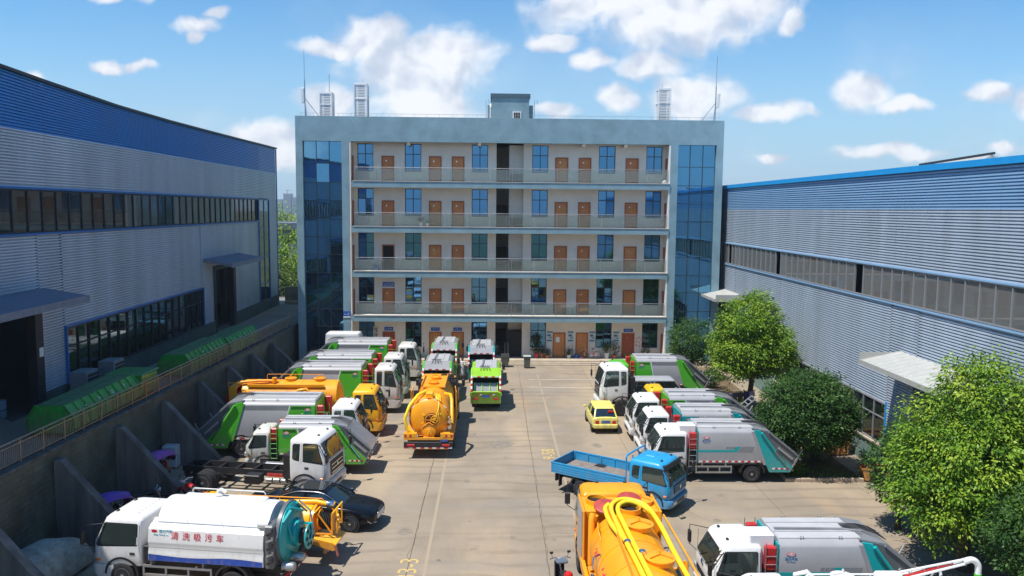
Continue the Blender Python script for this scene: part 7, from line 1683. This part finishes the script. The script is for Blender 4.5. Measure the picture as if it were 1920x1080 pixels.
# potted plants
def pot(lab, x, y, z, r, h, mt, ph, prx, n, lf=LFP, seed=0, size=.10):
    T = thing('potted_plant', lab, 'plant', (x, y, z), 0, 'potted plants'); m = MB(); m.lathe([(r * .7, 0), (r, h * .85), (r * 1.12, h * .86), (r * 1.12, h), (r * .95, h), (r * .9, h * .9), (.01, h * .9)], 18, 'z'); m.build('pot', mt, T, True)
    m = MB()
    for k in range(3): a = k * 2.1; m.tube([(0, 0, h * .9), (prx * .4 * cos(a), prx * .4 * sin(a), h + ph * .7)], .014, 5)
    m.build('stem', BARK, T); foliage(T, [(0, 0, h + ph * .55, prx, prx, ph * .5)], n, 20, size, lf, 60 + seed, cl=.16, shell=.4, droop=.1, name='foliage')
TERR = mat('terracotta', (.45, .13, .05), .7); REDPOT = mat('red_pot', (.5, .03, .02), .4); WPOT = mat('white_pot', (.68, .67, .64), .5)
pot('tall leafy plant in a bright red pot by the entrance', 3.6, 65.2, .3, .2, .42, REDPOT, 1.5, .42, 26, seed=1, size=.16); pot('small plant in a slim orange pot beside the red one', 4.05, 65.25, .3, .14, .42, TERR, .4, .2, 12, seed=2); pot('bushy plant in a terracotta pot left of the notice door', 4.5, 65.2, .3, .2, .28, TERR, .5, .28, 18, seed=3)
pot('plant in a white pot between the two orange doors', 6.3, 65.2, .3, .18, .3, WPOT, .5, .28, 16, seed=4); pot('flowering plant in a tall white pot right of the bicycle', 9.45, 65.2, .3, .22, .5, WPOT, .75, .34, 22, LFW, 5); pot('dark spreading plant beside the dark red door', 10.1, 65.2, .3, .2, .3, TERR, 1.0, .42, 22, seed=6); pot('plant in a pot under the last ground floor window', 12.7, 65.2, .3, .22, .3, TERR, .8, .36, 20, seed=7)
pot('dark plant in a white pot on the fourth floor gallery', -5.95, 65.2, F(4), .14, .35, WPOT, .45, .18, 10, seed=8); pot('small white pot on the fourth floor gallery, right of the dark plant', -5.4, 65.2, F(4), .13, .3, WPOT, .12, .1, 3, seed=9)
def bucket(lab, x, y, z, mt, r=.17, h=.34):
    T = thing('bucket', lab, 'bucket', (x, y, z)); m = MB(); m.lathe([(r * .75, 0), (r, h), (r * 1.06, h), (r * 1.0, h * .97), (r * .72, .03), (.01, .03)], 18, 'z'); m.build('pail', mt, T, True); m = MB(); m.tube([(r * cos(a), 0, h + r * .7 * sin(a)) for a in [pi * k / 8 for k in range(9)]], .01, 5); m.build('handle', STEEL, T)
BLUPL = mat('blue_plastic', (.02, .16, .42), .45); bucket('blue bucket by the door behind the bicycle', 6.95, 65.3, .3, BLUPL, .18, .3); bucket('blue bucket on the third floor gallery by the open door', -9.6, 65.2, F(3), BLUPL, .24, .42)
o = thing('broom', 'broom leaning on the door frame behind the bicycle', 'broom', (6.7, 65.55, .3), 0); m = MB(); m.tube([(0, 0, .1), (-.12, .08, 1.2)], .014, 6); m.build('handle', WFRM, o); m = MB(); m.prism([(-.05, .12), (.05, .12), (.16, 0), (-.16, 0)], -.04, .04); m.build('head', PINKP, o)
o = thing('dustpan', 'purple dustpan on the porch beside the blue bucket', 'dustpan', (7.3, 65.05, .3)); m = MB(); m.prism([(-.15, 0), (.15, 0), (.15, .02), (.13, .02), (.12, .09), (-.12, .09), (-.13, .02), (-.15, .02)], -.12, .12); m.build('pan', PINKP, o); m = MB(); m.tube([(0, .1, .05), (.05, .15, .6)], .012, 5); m.build('handle', WHITE, o)
o = thing('plastic_bag', 'crumpled white bag at the right end of the top gallery', 'bag', (13.75, 64.55, F(5) + .02)); m = MB(); rnd = random.Random(3)
m.loft([[(.26 * f * cos(a) * rnd.uniform(.8, 1.2), .16 * f * sin(a) * rnd.uniform(.8, 1.2), z) for a in [2 * pi * k / 12 for k in range(12)]] for z, f in ((0, .9), (.1, 1.1), (.22, .9), (.3, .4), (.36, .5))]); m.build('sack', WHITE, o); m = MB(); m.lathe([(.03, .29), (.06, .33), (.03, .36)], 8, 'z'); m.build('knot', WHITE, o)
# bicycle
T = thing('bicycle', 'pink bicycle on its stand in front of a ground floor door', 'bicycle', (8.1, 64.95, .3), R(176))
for x in (.52, -.52):
    m = MB(); tyre(m, x, .33, .315, .02, 30); w_ = m.build('wheel', RUBBER, T, True); m = MB()
    for k in range(12): a = 2 * pi * k / 12; m.tube([(x, 0, .33), (x + .3 * cos(a), 0, .33 + .3 * sin(a))], .004, 4)
    m.lathe([(.03, -.04), (.03, .04)], 8, 'y', (x, 0, .33)); m.build('spokes', CHROME, w_)
m = MB()
for a, b in (((.52, 0, .33), (.42, 0, .78)), ((.42, 0, .74), (-.15, 0, .70)), ((.43, 0, .68), (-.05, 0, .28)), ((-.15, 0, .72), (-.05, 0, .28)), ((-.05, 0, .28), (-.52, 0, .33)), ((-.14, 0, .66), (-.52, 0, .33))): m.tube([a, b], .022, 7)
m.build('frame', mat('pink_paint', (.70, .28, .22), .35), T, True)
m = MB(); m.tube([(.40, -.28, .98), (.44, 0, .95), (.40, .28, .98)], .013, 6); m.tube([(.42, 0, .76), (.44, 0, .95)], .014, 6); m.build('handlebar', CHROME, T); m = MB(); m.cbox(-.30, -.04, -.07, .07, .84, .89, .02); m.tube([(-.15, 0, .7), (-.17, 0, .85)], .013, 6); m.build('saddle', PLAST, T)
m = MB(); m.tube([(-.3, 0, .62), (-.7, 0, .64)], .012, 5); m.tube([(-.52, 0, .33), (-.66, 0, .63)], .01, 5); m.build('rear_rack', STEEL, T); m = MB(); m.lathe([(.09, -.01), (.09, .01)], 16, 'y', (-.05, .03, .28)); m.tube([(-.05, .06, .28), (.08, .06, .18)], .01, 5); m.tube([(-.05, -.06, .28), (-.18, -.06, .38)], .01, 5); m.build('crankset', STEEL, T)
# washing under the tree
T = thing('clothes_rack', 'washing hung on a dark rack in the tree shade', 'clothes rack', (15.0, 47.0, 0), R(20)); m = MB()
for x in (-1, 1): m.tube([(x, 0, .1), (x, 0, 1.75)], .025, 6)
m.tube([(-1.1, 0, 1.75), (1.1, 0, 1.75)], .02, 6); m.build('frame', STEELDK, T)
for k, c in enumerate(((.30, .2, .32), (.05, .05, .07), (.05, .04, .05), (.02, .03, .12), (.35, .25, .35))):
    x = -.85 + k * .42; m = MB(); m.prism([(x - .16, 1.7), (x + .16, 1.7), (x + .22, 1.45), (x + .15, 1.4), (x + .16, .95), (x - .16, .95), (x - .15, 1.4), (x - .22, 1.45)], -.04, .04); m.build('garment', mat('cloth_%d' % k, c, .9), T)
# people
def skinmesh(joints, edges, mt, nm, parent, sub=2):
    me = bpy.data.meshes.new(nm); me.from_pydata([j[0] for j in joints], edges, []); ob_ = bpy.data.objects.new('tmp', me); COL.objects.link(ob_)
    md = ob_.modifiers.new('s', 'SKIN'); ob_.modifiers.new('d', 'SUBSURF').levels = sub
    for i, j in enumerate(joints): me.skin_vertices[0].data[i].radius = (j[1], j[2] if len(j) > 2 else j[1])
    me.skin_vertices[0].data[0].use_root = True
    dg = bpy.context.evaluated_depsgraph_get(); out = bpy.data.meshes.new_from_object(ob_.evaluated_get(dg)); bpy.data.objects.remove(ob_); out.name = nm; out.materials.clear()
    for q in (mt if isinstance(mt, list) else [mt]): out.materials.append(q)
    out.polygons.foreach_set('use_smooth', [True] * len(out.polygons)); out.polygons.foreach_set('material_index', [0] * len(out.polygons)); return link(nm, out, parent)
SKIN = mat('skin', (.42, .24, .16), .55); HAIR = mat('hair', (.015, .011, .009), .5)
def person(lab, x, y, rz, top, low, pose='hold', skirt=None):
    T = thing('person', lab, 'person', (x, y, 0), rz)
    J = [((0, 0, .92), .125, .10), ((0, 0, 1.12), .11, .085), ((0, 0, 1.32), .125, .09), ((0, 0, 1.42), .06), ((.01, 0, 1.48), .045), ((.02, 0, 1.56), .075, .07), ((.02, 0, 1.64), .06)]
    E_ = [(0, 1), (1, 2), (2, 3), (3, 4), (4, 5), (5, 6)]
    for s in (-1, 1):
        b = len(J); J += [((0, s * .16, 1.36), .055), ((.03, s * .20, 1.12), .042), ((.20, s * .10, 1.16 if pose == 'hold' else .95), .03), ((.26, s * .06, 1.20 if pose == 'hold' else .90), .026)]
        E_ += [(2, b), (b, b + 1), (b + 1, b + 2), (b + 2, b + 3)]
        b = len(J); J += [((0, s * .09, .84), .085), ((.01, s * .09, .48), .06), ((-.02, s * .09, .09), .042), ((.10, s * .09, .035), .035)]
        E_ += [(0, b), (b, b + 1), (b + 1, b + 2), (b + 2, b + 3)]
    o = skinmesh(J, E_, [SKIN, top, low], 'body', T)
    me = o.data
    for p in me.polygons:
        c = p.center
        if c.z > 1.43 or (abs(c.x) > .12 and c.z > .85 and c.z < 1.25): p.material_index = 0
        elif c.z > .88: p.material_index = 1
        else: p.material_index = 2
    m = MB(); m.lathe([(.02, 1.71), (.07, 1.69), (.092, 1.63), (.09, 1.55), (.07, 1.45), (.05, 1.38)], 14, 'z', (-.015, 0, 0)); m.build('hair', HAIR, T, True)
    m = MB(); m.cbox(.075, .105, -.012, .012, 1.55, 1.58, .008); m.build('nose', SKIN, T)
    for s in (-1, 1): m = MB(); m.lathe([(.012, 0), (.004, .008)], 8, 'x', (.082, s * .03, 1.595)); m.build('eye', PLAST, T)
    for s in (-1, 1):
        m = MB()
        for k in range(4): m.tube([(.26, s * (.05 + .016 * k) , 1.21 if pose == 'hold' else .9), (.31, s * (.045 + .016 * k), 1.22 if pose == 'hold' else .86), (.32, s * (.02 + .012 * k), 1.20 if pose == 'hold' else .83)], .008, 5)
        m.tube([(.25, s * .05, 1.22 if pose == 'hold' else .91), (.28, s * .01, 1.24 if pose == 'hold' else .89)], .009, 5); m.build('fingers', SKIN, T, True)
    if skirt: m = MB(); m.lathe([(.115, 1.06), (.15, .9), (.2, .6), (.24, .36), (.235, .35), (.19, .6), (.1, .95)], 20, 'z'); m.build('skirt', skirt, T, True)
    return T
CLW_ = mat('white_blouse', (.70, .69, .67), .8); CLG = mat('grey_skirt', (.45, .45, .46), .85); CLK = mat('black_clothes', (.015, .015, .017), .85)
person('person in white blouse and long pale skirt beside the tail-on compactors', -2.25, 58.0, R(-100), CLW_, SKIN, 'hold', CLG)
person('person in black clothes in the tree shade behind the far right compactor', 15.75, 55.9, R(-110), CLK, CLK, 'down')
# window signs on the right warehouse
o = thing('warning_sign', 'strip of small safety symbols on the right warehouse wall', 'sign', (18.93, 36.3, 1.55)); m = MB(); m.box(-.02, 0, -1.5, .3, 0, .42); m.build('board', mat('sign_pale', (.62, .62, .60), .6), o)
for k, c in enumerate((AMBER, RED, mat('sign_blue2', (.03, .15, .5), .5), AMBER)):
    m = MB(); yk = .08 - .42 * k
    if k in (0, 3): m.prism([(yk - .14, .1), (yk + .14, .1), (yk, .36)], -.026, -.021, axis='x')
    else: m.lathe([(.14, -.026), (.14, -.021)], 16, 'x', (0, yk, .22))
    m.build('symbol', c, o)

# ================================================================ AIR
hm = bpy.data.materials.new('haze'); hm.use_nodes = True; t = hm.node_tree; t.nodes.clear()
pv = t.nodes.new('ShaderNodeVolumePrincipled'); pv.inputs['Color'].default_value = (.82, .90, 1.0, 1); pv.inputs['Density'].default_value = .00028; pv.inputs['Anisotropy'].default_value = .3
ho = t.nodes.new('ShaderNodeOutputMaterial'); t.links.new(pv.outputs[0], ho.inputs['Volume'])
MB().box(-2600, 2600, -2600, 2600, -1.6, 60).build('haze', hm, kind='stuff')
